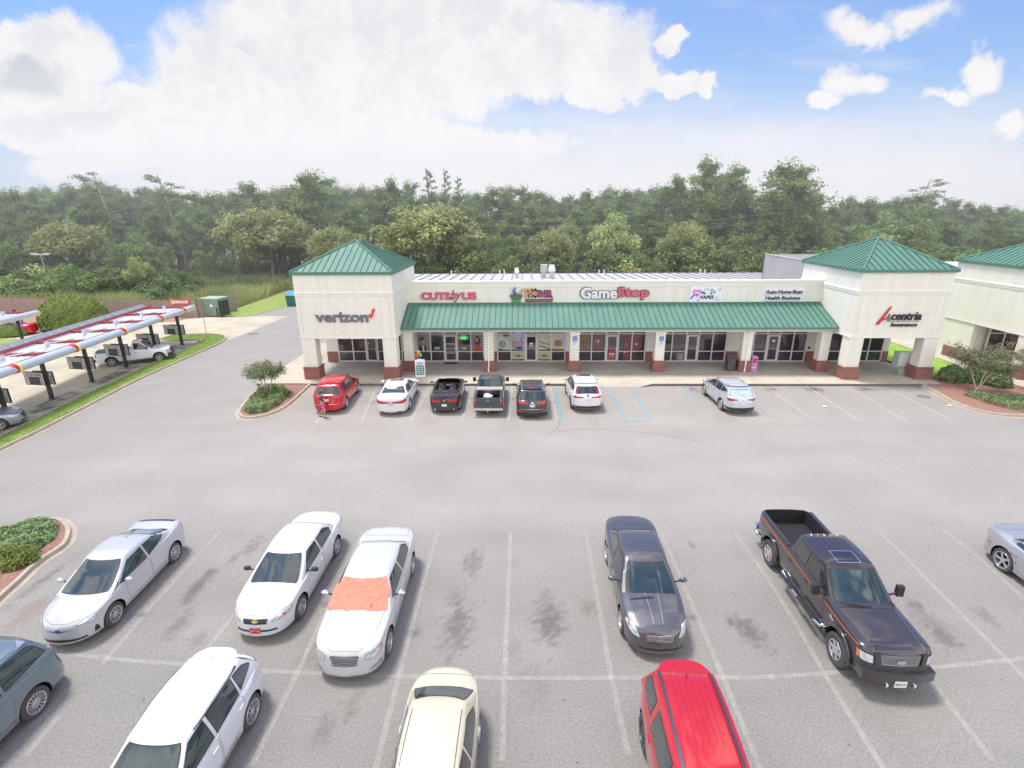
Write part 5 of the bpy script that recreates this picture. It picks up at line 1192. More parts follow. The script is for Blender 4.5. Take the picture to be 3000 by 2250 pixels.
c.top('sunroof', [(-.35, -.42), (-.35, .42), (.12, .42), (.12, -.42)], [MT['car_glass_dark'], MT['black']], .010, 'cab', rim=.02, round_=.05)
c.side('roof_rail', [(-1.5, 1.575), (.2, 1.59), (.2, 1.61), (-1.5, 1.595)], MT['alloy'], .03, 'cab', grid=.2)
c.finish(G(1672, 1194.5), 92.0, .98, 'white compact suv with upright red taillights, beside the blue hatched bay', 'car', (-1, 1))
# 17 silver compact crossover
sv = paint('pale_silver_paint', (206, 208, 214), .4, .3)
c = suv('suv_car', sv, 1.82, 2.65, 1.60, .36, spokes=7, tail=[(-.36, .90), (.10, .84), (.26, .96), (.20, 1.02), (-.05, .98), (-.36, .96)])
c.end('bumper_cladding', rect(-.86, .86, .25, .48), -1, MT['black'], .010); c.plate(-1, .74, 0, .30, .15, text='VHR 31'); badge(c, -1, 0, .98, .12, .11, MT['chrome'])
c.end('spoiler', [(-.56, 1.50), (.56, 1.50), (.54, 1.56), (-.54, 1.56)], -1, sv, .06, 'cab')
c.side('roof_rail', [(-1.5, 1.50), (.2, 1.515), (.2, 1.53), (-1.5, 1.515)], MT['alloy_dark'], .03, 'cab', grid=.2); MB().lathe([(.03, 0), (.004, .09)], 8, 'z', (-1.35, 0, 1.58)).build('antenna', MT['black'], c.root)
sh = MB(); w0 = [o for o in c.root.children if o.name.startswith('rear_window')][0]; w0.data.materials[0] = M('window_sunshade', lin((176, 200, 214)), .1, 0, 1, noise=(5, .25)); w0['label'] = 'pale sunshade behind the rear window'
c.finish(G(2109.6, 1201), 92.3, .98, 'silver compact crossover standing alone right of the accessible bays', 'car', (-1, 1))

# ---- drive-in lot -------------------------------------------------------------------------------------------------
# 18 white single cab pickup
wt = paint('fleet_white_paint', (242, 244, 250))
sp = dict(name='pickup_truck', paint=wt, W=1.95, wb=3.40, fo=.95, ro=1.15, r=.39, zb=.36, tw=.25, spokes=8, spoke_w=.05, taper=.03, plan=(18, 2.8), rplan=(40, 4), crown=.03, gap=.10,
          top=[(-2.9, 1.22), (-.7, 1.22), (.7, 1.22), (1.1, 1.20), (1.6, 1.14), (2.4, 1.08), (2.65, .96)], rin=[.02] * 12,
          cab=dict(xb0=-.30, xb1=1.38, xr0=-.12, xr1=.55, wb=.88, wr=.70, zb=1.18, zr=1.90, drop=.02, edge=.05, curve=.12, rt0=.15, rt1=.85))
c = Car(sp)
c.doors([[(-.05, .48), (1.05, .48), (1.12, .8), (1.08, 1.18), (-.05, 1.18)]], 0, 0, 1.02, MT['black'])
c.side('window', [(.0, 1.26), (1.02, 1.22), (.62, 1.76), (.0, 1.78)], [MT['car_glass_dark'], MT['black']], .008, 'cab', rim=.02, round_=.05)
c.side('bed_gap', [(-.36, .42), (-.33, .42), (-.33, 1.20), (-.36, 1.20)], MT['black'], .006, grid=.3)
c.top('bed_cover', [(-2.72, -.86), (-2.72, .86), (-.45, .86), (-.45, -.86)], [MT['alloy_dark'], MT['black']], .02, rim=.03, grid=.2)
c.end('grille', rect(-.55, .55, .74, 1.02), 1, [MT['black'], MT['alloy_dark']], .012, rim=.03); c.corner('headlight', [(-.1, .76), (.22, .78), (.2, 1.0), (-.05, 1.02)], 1, [MT['lens'], MT['black']], 35, rim=.01)
c.corner('turn_signal', [(.2, .86), (.28, .88), (.26, .98), (.2, .99)], 1, MT['orange_lens'], 50, .012)
mb = MB(); P = [(2.70 - .10 * (abs(y) ** 2.5), y) for y in [-.96 + 1.92 * k / 12 for k in range(13)]]; mb.prism([(x + .05, y) for x, y in P] + [(x - .25, y) for x, y in reversed(P)], .42, .72); mb.build('front_bumper', MT['black'], c.root, smooth=30)
MB().box(-2.98, -2.84, -.92, .92, .45, .60).build('rear_bumper', MT['black'], c.root)
c.corner('taillight', [(-.02, .82), (.13, .82), (.13, 1.16), (-.02, 1.16)], -1, [MT['red_lens'], MT['black']], 50, rim=.008, grid=.08)
for sy in (1, -1):
    MB().obox((.95, sy * 1.12, 1.36), .05, .10, .12).tube([(.95, sy * .9, 1.26), (.95, sy * 1.1, 1.32)], .025, 6).build('mirror', MT['black'], c.root, smooth=40)
c.finish(G(330.9, 1074.3), 29, .90, 'white single cab pickup truck standing between menu posts under the drive-in canopy', 'pickup truck', (-1, -1))
# 19 silver sedan nose at the left edge
c = None
sb = paint('silver_blue_paint', (168, 174, 190), .5, .28)
sp = dict(name='sedan_car', paint=sb, W=1.83, wb=2.78, fo=.98, ro=1.1, r=.335, zb=.17, spokes=7, taper=.06, plan=(8, 2.3), rplan=(12, 2.5), crown=.05,
          top=[(-2.5, .9), (-2.36, 1.02), (-1.8, 1.05), (-1.0, .98), (.6, .95), (1.05, .94), (1.7, .87), (2.1, .77), (2.35, .64)],
          cab=dict(xb0=-1.88, xb1=1.12, xr0=-1.0, xr1=.2, wb=.80, wr=.57, zb=.91, zr=1.46, drop=.05, edge=.05, curve=.14))
c = sedan(sp, [[(-.30, .30), (.80, .30), (.86, .6), (.82, .88), (-.30, .92)]], [[(-.27, .985), (.82, .965), (.28, 1.33), (-.27, 1.38)], [(-.35, .985), (-.35, 1.38), (-.85, 1.36), (-1.28, 1.14), (-1.22, 1.0)]],
          head=[(-.26, .62), (.05, .60), (.36, .70), (.30, .78), (0, .74), (-.22, .70)], hood=[(1.02, -.7), (1.02, .7), (2.05, .54), (2.2, .3), (2.2, -.3), (2.05, -.54)], mirror=(.68, .99), hz=.79)
c.end('grille', [(-.20, .42), (.20, .42), (.42, .68), (-.42, .68)], 1, [MT['black'], MT['chrome']], .010, rim=.02, grid=.08); badge(c, 1, 0, .60, .13, .12, MT['chrome']); c.end('bumper_intake', rect(-.55, .55, .27, .34), 1, MT['black'], .01)
c.finish(G(4, 1261), 33, .95, 'silver sedan nose entering at the left edge under the drive-in canopy', 'car', (1, -1))
# 20 red sedan beyond
rs = paint('signal_red_paint', (208, 30, 40), .1)
sp = dict(sp); sp.update(name='sedan_car', paint=rs)
c = sedan(sp, [[(-.30, .30), (.80, .30), (.86, .6), (.82, .88), (-.30, .92)]], [[(-.27, .985), (.82, .965), (.28, 1.33), (-.27, 1.38)], [(-.35, .985), (-.35, 1.38), (-.85, 1.36), (-1.28, 1.14), (-1.22, 1.0)]],
          tail=[(-.2, .74), (.1, .72), (.2, .8), (.12, .92), (-.2, .92)], mirror=(.68, .99), hz=.79)
MB().tube([(-2.35, -.6, 1.02), (-2.40, -.58, 1.16), (-2.40, .58, 1.16), (-2.35, .6, 1.02)], .025, 6).build('spoiler', rs, c.root, smooth=True)
c.finish(G(58, 984), 196, .95, 'red sedan parked beyond the drive-in canopy at the left edge', 'car', (-1, 1))
# ================================================================= the shopping strip
def Z1(x, y): return (800 + x / 2.9107, 680 + y / 2.9107)
def Z2(x, y): return (1450 + x / 2.9107, 720 + y / 2.9107)
def Z3(x, y): return (2150 + x / 2.5918, 660 + y / 2.5918)
def upright(o, x, y, z, parent=None):       # text facing -Y
    o.matrix_local = Matrix.Translation((x, y, z)) @ Matrix(((1, 0, 0, 0), (0, 0, -1, 0), (0, 1, 0, 0), (0, 0, 0, 1)))
    return o
strip = empty('shopping_strip', (0, 38, 0), 0, 'cream stucco shopping strip with two towers, green metal canopy and six shopfronts', 'building')
PB = lambda mb, n, m, **k: _pb(mb, n, m, strip, **k)
def _pb(mb, n, m, root, **k):
    o = mb.build(n, m, root, **k); o.location = -root.location; return o
def seam_roof(name, root, quad_pts, ribs, mat=None):
    """quad_pts: eave_a, eave_b, ridge_b, ridge_a; ribs run from eave to ridge"""
    pass
TX = [(-15.03, -8.57), (21.42, 27.2), (33.0, 39.2)]
def tower(root, x0, x1, y0=33.62, y1=40.85, zt=7.22, label=None, back_only=False):
    """stucco box on four piers, with bands, under a pyramid roof with standing seams"""
    mb = MB(); t = .35
    mb.box(x0, x1, y0, y0 + t, 3.12, zt).box(x0, x0 + t, y0 + t, y1, 3.12, zt).box(x1 - t, x1, y0 + t, y1, 3.12, zt).box(x0 + t, x1 - t, y1 - t, y1, 3.12, zt)
    _pb(mb, 'tower_wall', MT['stucco'], root)
    mb = MB()
    for z0, z1, p in ((5.98, 6.08, .05), (5.84, 5.90, .035), (2.99, 3.12, .03), (3.20, 3.24, .015)):
        mb.box(x0 - p, x1 + p, y0 - p, y0, z0, z1).box(x0 - p, x0, y0, y1, z0, z1).box(x1, x1 + p, y0, y1, z0, z1)
    mb.box(x0, x1, y0, y0 + .3, 2.99, 3.12)
    _pb(mb, 'moulding', MT['stucco_trim'], root)
    grooves = MB()
    for g_ in (x0 + .28, x1 - .28): grooves.box(g_ - .008, g_ + .008, y0 - .003, y0, 3.3, 5.8)
    grooves.box(x0 + .28, x1 - .28, y0 - .003, y0, 4.58, 4.592)
    _pb(grooves, 'stucco_joint', M('joint_grey', lin((196, 190, 180)), .9) if 'joint_grey' not in bpy.data.materials else bpy.data.materials['joint_grey'], root)
    _pb(MB().box(x0 + t, x1 - t, y0 + t, y1 - t, 3.12, 3.16), 'porch_ceiling', MT['soffit'], root)
    w = .92
    for px0, py0 in ((x0 + .02, y0 + .02), (x1 - w - .02, y0 + .02)):
        _pb(MB().box(px0, px0 + w, py0, py0 + .78, .95, 2.99).box(px0 + .18, px0 + w - .18, py0 - .012, py0, 1.15, 2.75), 'pier', MT['stucco'], root)
        b = _pb(MB().box(px0 - .08, px0 + w + .08, py0 - .09, py0 + .87, .15, .93).box(px0 - .11, px0 + w + .11, py0 - .12, py0 + .90, .93, 1.0), 'pier_base', MT['brick'], root)
    # roof
    ov = .10; cx, cy = (x0 + x1) / 2, (y0 + y1) / 2; zr = 9.18 if x0 < 30 else 9.1
    e = [(x0 - ov, y0 - ov), (x1 + ov, y0 - ov), (x1 + ov, y1 + ov), (x0 - ov, y1 + ov)]; ap = Vector((cx, cy, zr)); ze = zt + .16
    mb = MB(); mb.add([(p[0], p[1], ze) for p in e] + [tuple(ap)], [(0, 1, 4), (1, 2, 4), (2, 3, 4), (3, 0, 4), (3, 2, 1, 0)])
    ro = _pb(mb, 'roof', MT['green_metal'], root)
    rb = MB()
    for i in range(4):
        a = Vector((*e[i], ze)); b = Vector((*e[(i + 1) % 4], ze)); L_ = (b - a).length; d = (b - a).normalized(); mid = (a + b) / 2; n = int(L_ / .41)
        nrm = (b - a).cross(ap - a).normalized(); nrm = nrm if nrm.z > 0 else -nrm
        inn = (ap - mid)
        for k in range(1, n):
            s_ = k / n; p = a + (b - a) * s_; f = 1 - abs(2 * s_ - 1); q = p + inn * f
            rb.add([p - d * .016, p + d * .016, q + d * .016, q - d * .016, p - d * .010 + nrm * .045, p + d * .010 + nrm * .045, q + d * .010 + nrm * .045, q - d * .010 + nrm * .045], [(0, 4, 7, 3), (1, 2, 6, 5), (4, 5, 6, 7), (0, 1, 5, 4)])
    r_ = _pb(rb, 'standing_seams', MT['green_rib'], root)
    hb = MB()
    for p in e: hb.tube([(p[0], p[1], ze + .02), (ap.x, ap.y, ap.z + .02)], .085, 6)
    _pb(hb, 'hip_cap', MT['green_metal'], root)
    _pb(MB().box(x0 - ov - .04, x1 + ov + .04, y0 - ov - .04, y0 - ov + .02, zt + .0, ze + .02).box(x0 - ov - .04, x0 - ov + .02, y0 - ov + .02, y1 + ov + .04, zt, ze + .02).box(x1 + ov - .02, x1 + ov + .04, y0 - ov + .02, y1 + ov + .04, zt, ze + .02).box(x0, x1, y0, y1, zt, zt + .05), 'eave_gutter', MT['green_trim'], root)
tower(strip, *TX[0]); tower(strip, *TX[1])
# main body
xa, xb = TX[0][1], TX[1][0]
PB(MB().box(xa, xb, 37.8, 38.15, 3.05, 6.22), 'parapet_wall', MT['stucco'])
PB(MB().box(xa, xb, 37.72, 38.20, 6.22, 6.28).box(xa, xb, 37.76, 37.8, 5.90, 5.96).box(xa, xb, 37.77, 37.8, 5.80, 5.84).box(xa, xb, 37.74, 37.8, 6.10, 6.22), 'cornice', MT['stucco_trim'])
PB(MB().box(-15.0, 27.1, 38.3, 54, .15, 4.6).box(-15.0, -8.57, 38.1, 38.3, 3.0, 4.6), 'inner_wall', MT['stucco'])
# low slope roof
mb = MB(); mb.add([(-15.0, 38.15, 5.6), (27.1, 38.15, 5.6), (27.1, 54.2, 5.06), (-15.0, 54.2, 5.06), (-15.0, 38.15, 4.6), (27.1, 38.15, 4.6), (27.1, 54.2, 4.6), (-15, 54.2, 4.6)], [(0, 1, 2, 3), (0, 3, 7, 4), (1, 5, 6, 2), (2, 6, 7, 3)])
PB(mb, 'roof', MT['roof_metal'])
mb = MB()
for k in range(46):
    x = -14.9 + k * .92; mb.box(x - .03, x + .03, 38.2, 54.2, 0, .07); b = len(mb.v) - 8
    for i in range(8): q = mb.v[b + i]; mb.v[b + i] = (q[0], q[1], q[2] + 5.6 - (q[1] - 38.15) * .0336)
PB(mb, 'standing_seams', MT['roof_seam'])
PB(MB().box(-15, 27.1, 54.2, 54.35, 4.4, 5.10), 'rear_gutter', MT['alloy_dark'])
# tall corrugated wall beside the right tower
mb = MB(); mb.box(21.42, 21.55, 40.95, 47.6, 5.2, 7.36)
for k in range(32): mb.box(21.39, 21.42, 41.0 + k * .205, 41.09 + k * .205, 5.2, 7.34)
mb.box(21.36, 21.60, 40.9, 47.65, 7.36, 7.42).box(21.42, 27.1, 47.5, 47.65, 5.2, 7.34)
PB(mb, 'corrugated_wall', MT['roof_metal'])
# canopy
CX0, CX1, CY0, CZ0, CY1, CZ1 = -8.50, 21.36, 34.98, 3.44, 37.74, 4.64
mb = MB(); mb.add([(CX0, CY0, CZ0), (CX1, CY0, CZ0), (CX1, CY1, CZ1), (CX0, CY1, CZ1), (CX0, CY0, CZ0 - .06), (CX1, CY0, CZ0 - .06), (CX1, CY1, CZ1 - .12), (CX0, CY1, CZ1 - .12)], [(0, 1, 2, 3), (4, 7, 6, 5), (0, 4, 5, 1), (0, 3, 7, 4), (1, 5, 6, 2)])
PB(mb, 'canopy_roof', MT['green_metal'])
mb = MB(); n = 74; nrm = Vector((0, -(CZ1 - CZ0), CY1 - CY0)).normalized()
for k in range(n + 1):
    x = CX0 + .02 + (CX1 - CX0 - .04) * k / n; p, q = Vector((x, CY0, CZ0)), Vector((x, CY1, CZ1)); d = Vector((1, 0, 0))
    mb.add([p - d * .015, p + d * .015, q + d * .015, q - d * .015, p - d * .009 + nrm * .045, p + d * .009 + nrm * .045, q + d * .009 + nrm * .045, q - d * .009 + nrm * .045], [(0, 4, 7, 3), (1, 2, 6, 5), (4, 5, 6, 7), (0, 1, 5, 4)])
PB(mb, 'standing_seams', MT['green_rib'])
PB(MB().box(CX0, CX1, CY0 - .12, CY0, CZ0 - .13, CZ0 + .01).box(CX0, CX1, CY1 - .03, 37.8, CZ1 - .02, CZ1 + .08), 'canopy_gutter', MT['green_trim'])
PB(MB().box(CX0, CX1, CY0 + .02, 37.8, 3.20, 3.30), 'soffit', MT['soffit'])
PB(MB().box(CX0, CX1, 35.42, 35.9, 3.02, 3.20), 'canopy_beam', MT['stucco_trim'])
# arcade columns
mb_lights = M('light_wire', lin((120, 112, 100)), .6)
for i, x in enumerate((-8.22, -2.48, 3.58, 9.56, 15.62, 20.98)):
    hw = .33
    PB(MB().box(x - hw, x + hw, 35.43, 36.05, .92, 2.90).box(x - hw - .05, x + hw + .05, 35.38, 36.10, 2.90, 3.03), 'column', MT['stucco'])
    PB(MB().box(x - .42, x + .42, 35.33, 36.15, .15, .88).box(x - .45, x + .45, 35.30, 36.18, .88, .94), 'column_base', MT['brick'])
    if i in (1, 2):
        for s_ in range(9):
            z = 1.1 + s_ * .2; P = []
            for k in range(9):
                t = k / 8; P.append((x - hw - .01 + (2 * hw + .02) * t, 35.415, z + .07 * t + .02 * math.sin(k * 1.3 + s_)))
            wv_ = MB().tube(P, .008, 4); PB(wv_, 'string_light', mb_lights)
# shopfronts
def storefront(root, xs, door, y=38.0, zt=3.0, z_tr=2.33, z_mid=.97, z0=.17, handle_right=True, split_tr=True):
    fr = MB(); w = .045
    x0, x1 = xs[0], xs[-1]
    fr.box(x0 - w, x1 + w, y - .05, y + .05, z0, z0 + .08); fr.box(x0 - w, x1 + w, y - .05, y + .05, z_tr - .035, z_tr + .035); fr.box(x0 - w, x1 + w, y - .05, y + .05, zt - .06, zt)
    for x in xs: fr.box(x - w, x + w, y - .055, y + .055, z0 + .08, zt - .06)
    for a, b in zip(xs, xs[1:]):
        if door and abs((a + b) / 2 - (door[0] + door[1]) / 2) < .3: continue
        fr.box(a + w, b - w, y - .05, y + .05, z_mid - .035, z_mid + .035)
    _pb(fr, 'window_frame', MT['alu'], root)
    for a, b in zip(xs, xs[1:]):
        d = door and abs((a + b) / 2 - (door[0] + door[1]) / 2) < .3
        _pb(MB().box(a + w, b - w, y + .02, y + .03, z_tr + .035, zt - .06), 'window', MT['shop_glass'], root)
        if d:
            da, db = door
            dr = MB(); dr.box(da, da + .09, y - .075, y - .02, z0 + .02, 2.24).box(db - .09, db, y - .075, y - .02, z0 + .02, 2.24).box(da + .09, db - .09, y - .075, y - .02, 2.12, 2.24).box(da + .09, db - .09, y - .075, y - .02, z0 + .02, z0 + .16)
            if da - .05 > a: dr.box(a + w, da - .0, y - .05, y, z0, z_tr - .035)
            D = _pb(dr, 'door', MT['alu'], root)
            g_ = MB().box(da + .09, db - .09, y - .05, y - .04, z0 + .16, 2.12).build('glass', MT['shop_glass'], D)
            hx = db - .12 if handle_right else da + .12
            MB().tube([(hx, y - .075, 1.02), (hx, y - .14, 1.04), (hx, y - .14, 1.34), (hx, y - .075, 1.36)], .014, 6).box(da + .09, db - .09, y - .085, y - .06, 1.18, 1.20).build('handle', MT['alu'], D)
        else:
            _pb(MB().box(a + w, b - w, y + .02, y + .03, z_mid + .035, z_tr - .035), 'window', MT['shop_glass'], root)
            _pb(MB().box(a + w, b - w, y + .02, y + .03, z0 + .08, z_mid - .035), 'window', MT['shop_glass'], root)
def wall_piece(root, a, b, y=38.0):
    _pb(MB().box(a, b, y - .04, y + .30, .97, 3.2), 'shop_wall', MT['stucco'], root)
    _pb(MB().box(a, b, y - .08, y + .30, .15, .93).box(a, b, y - .10, y + .30, .93, .97), 'wainscot', MT['brick'], root)
FA = [-8.12, -7.08, -6.05, -5.05, -4.02, -3.05]; FB = [-1.99, -.97, .08, 1.03, 2.08, 3.10]; FC = [4.12, 5.10, 6.16, 7.10, 8.11, 9.12]
FD = [10.14, 11.12, 12.16, 13.09, 14.12, 15.13]; FE = [16.2, 17.17, 18.13, 19.06, 20.08, 21.05]; FV = [-14.17, -13.04, -12.05, -11.13, -10.2, -9.3]
storefront(strip, FV, (-11.98, -11.18)); storefront(strip, FA, (-5.99, -5.10)); storefront(strip, FB, (.14, .97)); storefront(strip, FC, (6.22, 7.04)); storefront(strip, FD, (12.22, 13.03)); storefront(strip, FE, (18.2, 19.0))
storefront(strip, [22.6, 23.65, 24.7, 25.72, 26.74], None)
for a, b in ((-15.05, -14.22), (-9.25, -8.17), (-3.0, -2.04), (3.15, 4.07), (9.17, 10.09), (15.18, 16.15), (21.10, 22.55), (26.79, 27.2)): wall_piece(strip, a, b)
PB(MB().box(-15.0, -14.7, 38.3, 54, .15, 5.0), 'side_wall', MT['stucco']); PB(MB().box(-15.05, -14.95, 38.3, 54, .15, .95), 'side_wainscot', MT['brick'])
# small wall boxes by the shops
for x, z in ((-8.55, 1.35), (21.3, 1.25), (3.6, 2.6)): PB(MB().box(x - .05, x + .05, 37.88, 37.95, z - .1, z + .1), 'wall_socket', MT['alloy_dark'])

# neighbouring building at the right
nb_ = empty('neighbour_shop', (33, 38, 0), 0, 'cream stucco neighbouring building with green pyramid roof cut off by the right edge', 'building')
tower(nb_, *TX[2])
_pb(MB().box(33.04, 33.34, 38.0, 55, .15, 2.95).box(33.04, 33.34, 40.9, 55, 2.95, 6.0).box(33.34, 60, 38.3, 55, .15, 2.95).box(39.3, 60, 38.3, 55, 2.95, 6.0).box(39.2, 60, 37.8, 38.2, 3.0, 6.2), 'wall', MT['stucco'], nb_)
_pb(MB().box(32.94, 33.0, 38.0, 40.2, .15, .95).box(33.3, 34.2, 37.9, 38.3, .15, .95), 'wainscot', MT['brick'], nb_)
storefront(nb_, [34.25, 35.4, 36.5, 37.6, 38.6], None)
storefront(nb_, [40.2, 41.3, 42.4, 43.5], None)

# ---------------------------------------------------------------- signs: each one a thing of its own
SW = {'grey': M('sign_grey', lin((124, 120, 128)), .45), 'ink': M('sign_ink', lin((56, 58, 70)), .5), 'red': M('sign_red', lin((238, 52, 58)), .4), 'pink': M('sign_pink', lin((226, 104, 124)), .45), 'pinkside': M('sign_pink_dark', lin((176, 66, 84)), .45), 'white': M('sign_white', lin((244, 244, 250)), .4),
      'blk': M('sign_black', lin((44, 38, 46)), .5), 'lime': M('sign_lime', lin((70, 190, 80)), .4), 'orange': M('sign_orange', lin((246, 170, 96)), .4), 'mag': M('sign_magenta', lin((184, 84, 140)), .4), 'blue': M('sign_blue', lin((70, 110, 215)), .4), 'hot': M('sign_hotpink', lin((226, 98, 190)), .4), 'soup': M('sign_soup', lin((112, 104, 104)), .5), 'tan': M('sign_tan', lin((206, 140, 100)), .4), 'teal': M('sign_teal', lin((60, 150, 120)), .4), 'dred': M('sign_deep_red', lin((206, 56, 62)), .4)}
def sign(name, x, y, z, label, cat='sign'): return empty(name, (x, y, z), 0, label, cat)
def put(o, dx, dy, dz): return upright(o, dx, dy, dz)
def fit_text(name, s_, mat, root, x0, x1, z0, z1, y, depth=.06, bold=.0, shear=0, spacing=1.0):
    """letters filling the rectangle x0..x1, z0..z1 of the wall plane"""
    t = text_mesh(name, s_, z1 - z0, mat, depth, root, x1 - x0, bold, shear, spacing, height=z1 - z0)
    upright(t, (x0 + x1) / 2 - root.location.x, y - root.location.y, (z0 + z1) / 2 - root.location.z); return t
YT = 33.62 - .05; YP = 37.8 - .06
s = sign('shop_sign', -12, YT, 4.4, 'grey verizon lettering with a red tick on the left tower', 'sign')
fit_text('lettering', 'verizon', SW['grey'], s, -13.83, -10.30, 4.13, 4.80, YT, .10, .012); fit_text('lettering_edge', 'verizon', SW['blk'], s, -13.86, -10.33, 4.10, 4.77, YT + .035, .04, .018)
mb = MB(); mb.prism_y([(-10.28, 4.58), (-10.20, 4.66), (-10.10, 4.60), (-9.94, 5.02), (-9.80, 5.02), (-10.06, 4.40), (-10.16, 4.40)], YT - .05, YT + .03); o = mb.build('tick', SW['red'], s); o.location = -s.location
s = sign('shop_sign', -5.5, YP, 5.2, 'pink and red CUTS by US lettering above the canopy', 'sign')
for t_, a, b, z0, z1 in (('CUTS', -7.56, -5.42, 4.95, 5.50), ('US', -4.56, -3.50, 4.95, 5.50)):
    fit_text('lettering', t_, SW['pink'], s, a, b, z0, z1, YP - .02, .08, .022); fit_text('lettering_edge', t_, SW['pinkside'], s, a + .02, b + .03, z0 - .02, z1 - .02, YP + .03, .04, .03)
fit_text('script_lettering', 'by', SW['pinkside'], s, -5.40, -4.56, 4.74, 5.66, YP - .04, .06, .012, .45)
o = MB().box(-7.2, -3.8, YP + .02, YP + .06, 5.12, 5.22).build('raceway', SW['white'], s); o.location = -s.location
# noodle soup sign
s = sign('shop_sign', .6, YP, 5.2, 'PHOEVER vietnamese noodle soup sign with a green bowl and chopsticks', 'sign')
def flat(name, poly, mat, root, y, d=.04):
    o = MB().prism_y(poly, y - d / 2, y + d / 2).build(name, mat, root); o.location = -root.location; return o
def ell(cx, cz, rx_, rz_, a0=0, a1=360, n=20): return [(cx + rx_ * math.cos(R(a0 + (a1 - a0) * k / n)), cz + rz_ * math.sin(R(a0 + (a1 - a0) * k / n))) for k in range(n + (0 if a1 - a0 == 360 else 1))]
bx_, bz_ = -.56, 5.26
flat('bowl', ell(bx_, bz_ + .02, .47, .46, 180, 360) , SW['blk'], s, YP + .02); flat('bowl_rim', ell(bx_, bz_, .44, .43, 180, 360), SW['lime'], s, YP - .015)
flat('bowl_fill', ell(bx_, bz_ - .03, .36, .33, 180, 360), SW['blk'], s, YP - .045, .03); flat('bowl_band', ell(bx_, bz_ - .03, .33, .30, 180, 360), SW['soup'], s, YP - .065, .03)
flat('broth', ell(bx_, bz_, .46, .13), SW['lime'], s, YP - .03, .04); flat('broth_fill', ell(bx_, bz_, .40, .085), SW['soup'], s, YP - .058, .03)
flat('bowl_foot', ell(bx_, 4.80, .36, .085), SW['blk'], s, YP + .0, .05); flat('foot_ring', ell(bx_, 4.80, .32, .055), SW['lime'], s, YP - .03, .03)
for dx in (0, .12): flat('chopstick', [(-.46 + dx, 5.30), (-.40 + dx, 5.30), (-.10 + dx, 5.70), (-.16 + dx, 5.72)], SW['tan'], s, YP - .07, .03)
mb = MB(); P = [(-.70 + .09 * math.sin(k * .9), YP - .06, 5.30 + k * .055) for k in range(11)]; mb.tube(P, [.05, .06, .07, .08, .085, .08, .075, .07, .06, .045, .02], 8); o = mb.build('steam', SW['blue'], s, smooth=True); o.location = -s.location
fit_text('lettering', 'P', SW['orange'], s, .10, .50, 5.10, 5.72, YP - .03, .06, .012); fit_text('lettering', 'HO', SW['orange'], s, .52, .98, 5.22, 5.56, YP - .03, .06, .012, .0); fit_text('lettering', 'EVER', SW['mag'], s, 1.0, 2.05, 5.18, 5.58, YP - .03, .06, .012)
fit_text('lettering_edge', 'PHO', SW['blk'], s, .07, 1.0, 5.06, 5.74, YP + .01, .04, .035); fit_text('lettering_edge', 'EVER', SW['blk'], s, .98, 2.10, 5.12, 5.62, YP + .01, .04, .035)
flat('underline', [(1.0, 5.10), (2.0, 5.14), (2.14, 5.06), (2.1, 5.02), (1.9, 5.09)], SW['mag'], s, YP - .03)
flat('tagline_board', [(.10, 4.78), (2.10, 4.78), (2.10, 4.98), (.10, 4.98)], SW['blk'], s, YP, .05); fit_text('tagline', 'VIETNAMESE NOODLE SOUP', SW['tan'], s, .15, 2.06, 4.83, 4.94, YP - .035, .02, .006)
# video game shop sign
s = sign('shop_sign', 6.5, YP, 5.4, 'large GameStop lettering, white and pinkish red with a black outline', 'sign')
fit_text('lettering', 'Game', SW['white'], s, 4.12, 6.76, 5.00, 5.80, YP - .05, .10, .024, 0, 1.0); fit_text('lettering', 'Stop', SW['pink'], s, 6.78, 9.04, 4.92, 5.80, YP - .05, .10, .024, 0, 1.0)
fit_text('lettering_edge', 'Game', SW['blk'], s, 4.06, 6.84, 4.95, 5.85, YP + .01, .05, .05, 0, 1.0); fit_text('lettering_edge', 'Stop', SW['blk'], s, 6.74, 9.10, 4.87, 5.85, YP + .01, .05, .05, 0, 1.0)
# vape shop panel
s = sign('shop_sign', 13.1, YP, 5.3, 'white TLC VAPES panel with a magenta heart and floral scrolls', 'sign')
flat('panel', [(11.97, 4.69), (14.30, 4.69), (14.34, 5.88), (12.02, 5.88)], SW['white'], s, YP + .02, .05)
hp = [(12.50 + .30 * (16 * math.sin(t) ** 3) / 16, 5.40 + .30 * (13 * math.cos(t) - 5 * math.cos(2 * t) - 2 * math.cos(3 * t) - math.cos(4 * t)) / 16) for t in [2 * math.pi * k / 30 for k in range(30)]]
flat('heart', hp, SW['hot'], s, YP - .025, .03); fit_text('lettering', 'TLC', SW['white'], s, 12.28, 12.72, 5.32, 5.50, YP - .05, .02, .012)
fit_text('lettering', 'VAPES', SW['blk'], s, 12.74, 13.72, 4.95, 5.20, YP - .02, .03, .006, .1)
flat('flower_stem', [(12.03, 4.98), (12.10, 4.92), (12.36, 5.22), (12.24, 5.26)], SW['blue'], s, YP - .015, .03); flat('flower_stem', [(12.72, 5.38), (13.10, 5.26), (13.14, 5.36), (12.86, 5.50)], SW['blue'], s, YP - .015, .03)
for fx_, fz in ((13.55, 5.58), (13.74, 5.44), (13.52, 5.36)):
    st5 = [(fx_ + (.11 if k % 2 else .035) * math.cos(R(k * 36)), fz + (.11 if k % 2 else .035) * math.sin(R(k * 36))) for k in range(10)]; flat('flower', st5, SW['ink'], s, YP - .02, .03)
def curl(cx, cz, r0, turns, sgn=1, start=0): return [(cx + sgn * r0 * (1 - k / 26) * math.cos(R(start + k * turns)), YP - .02, cz + r0 * (1 - k / 26) * math.sin(R(start + k * turns))) for k in range(22)]
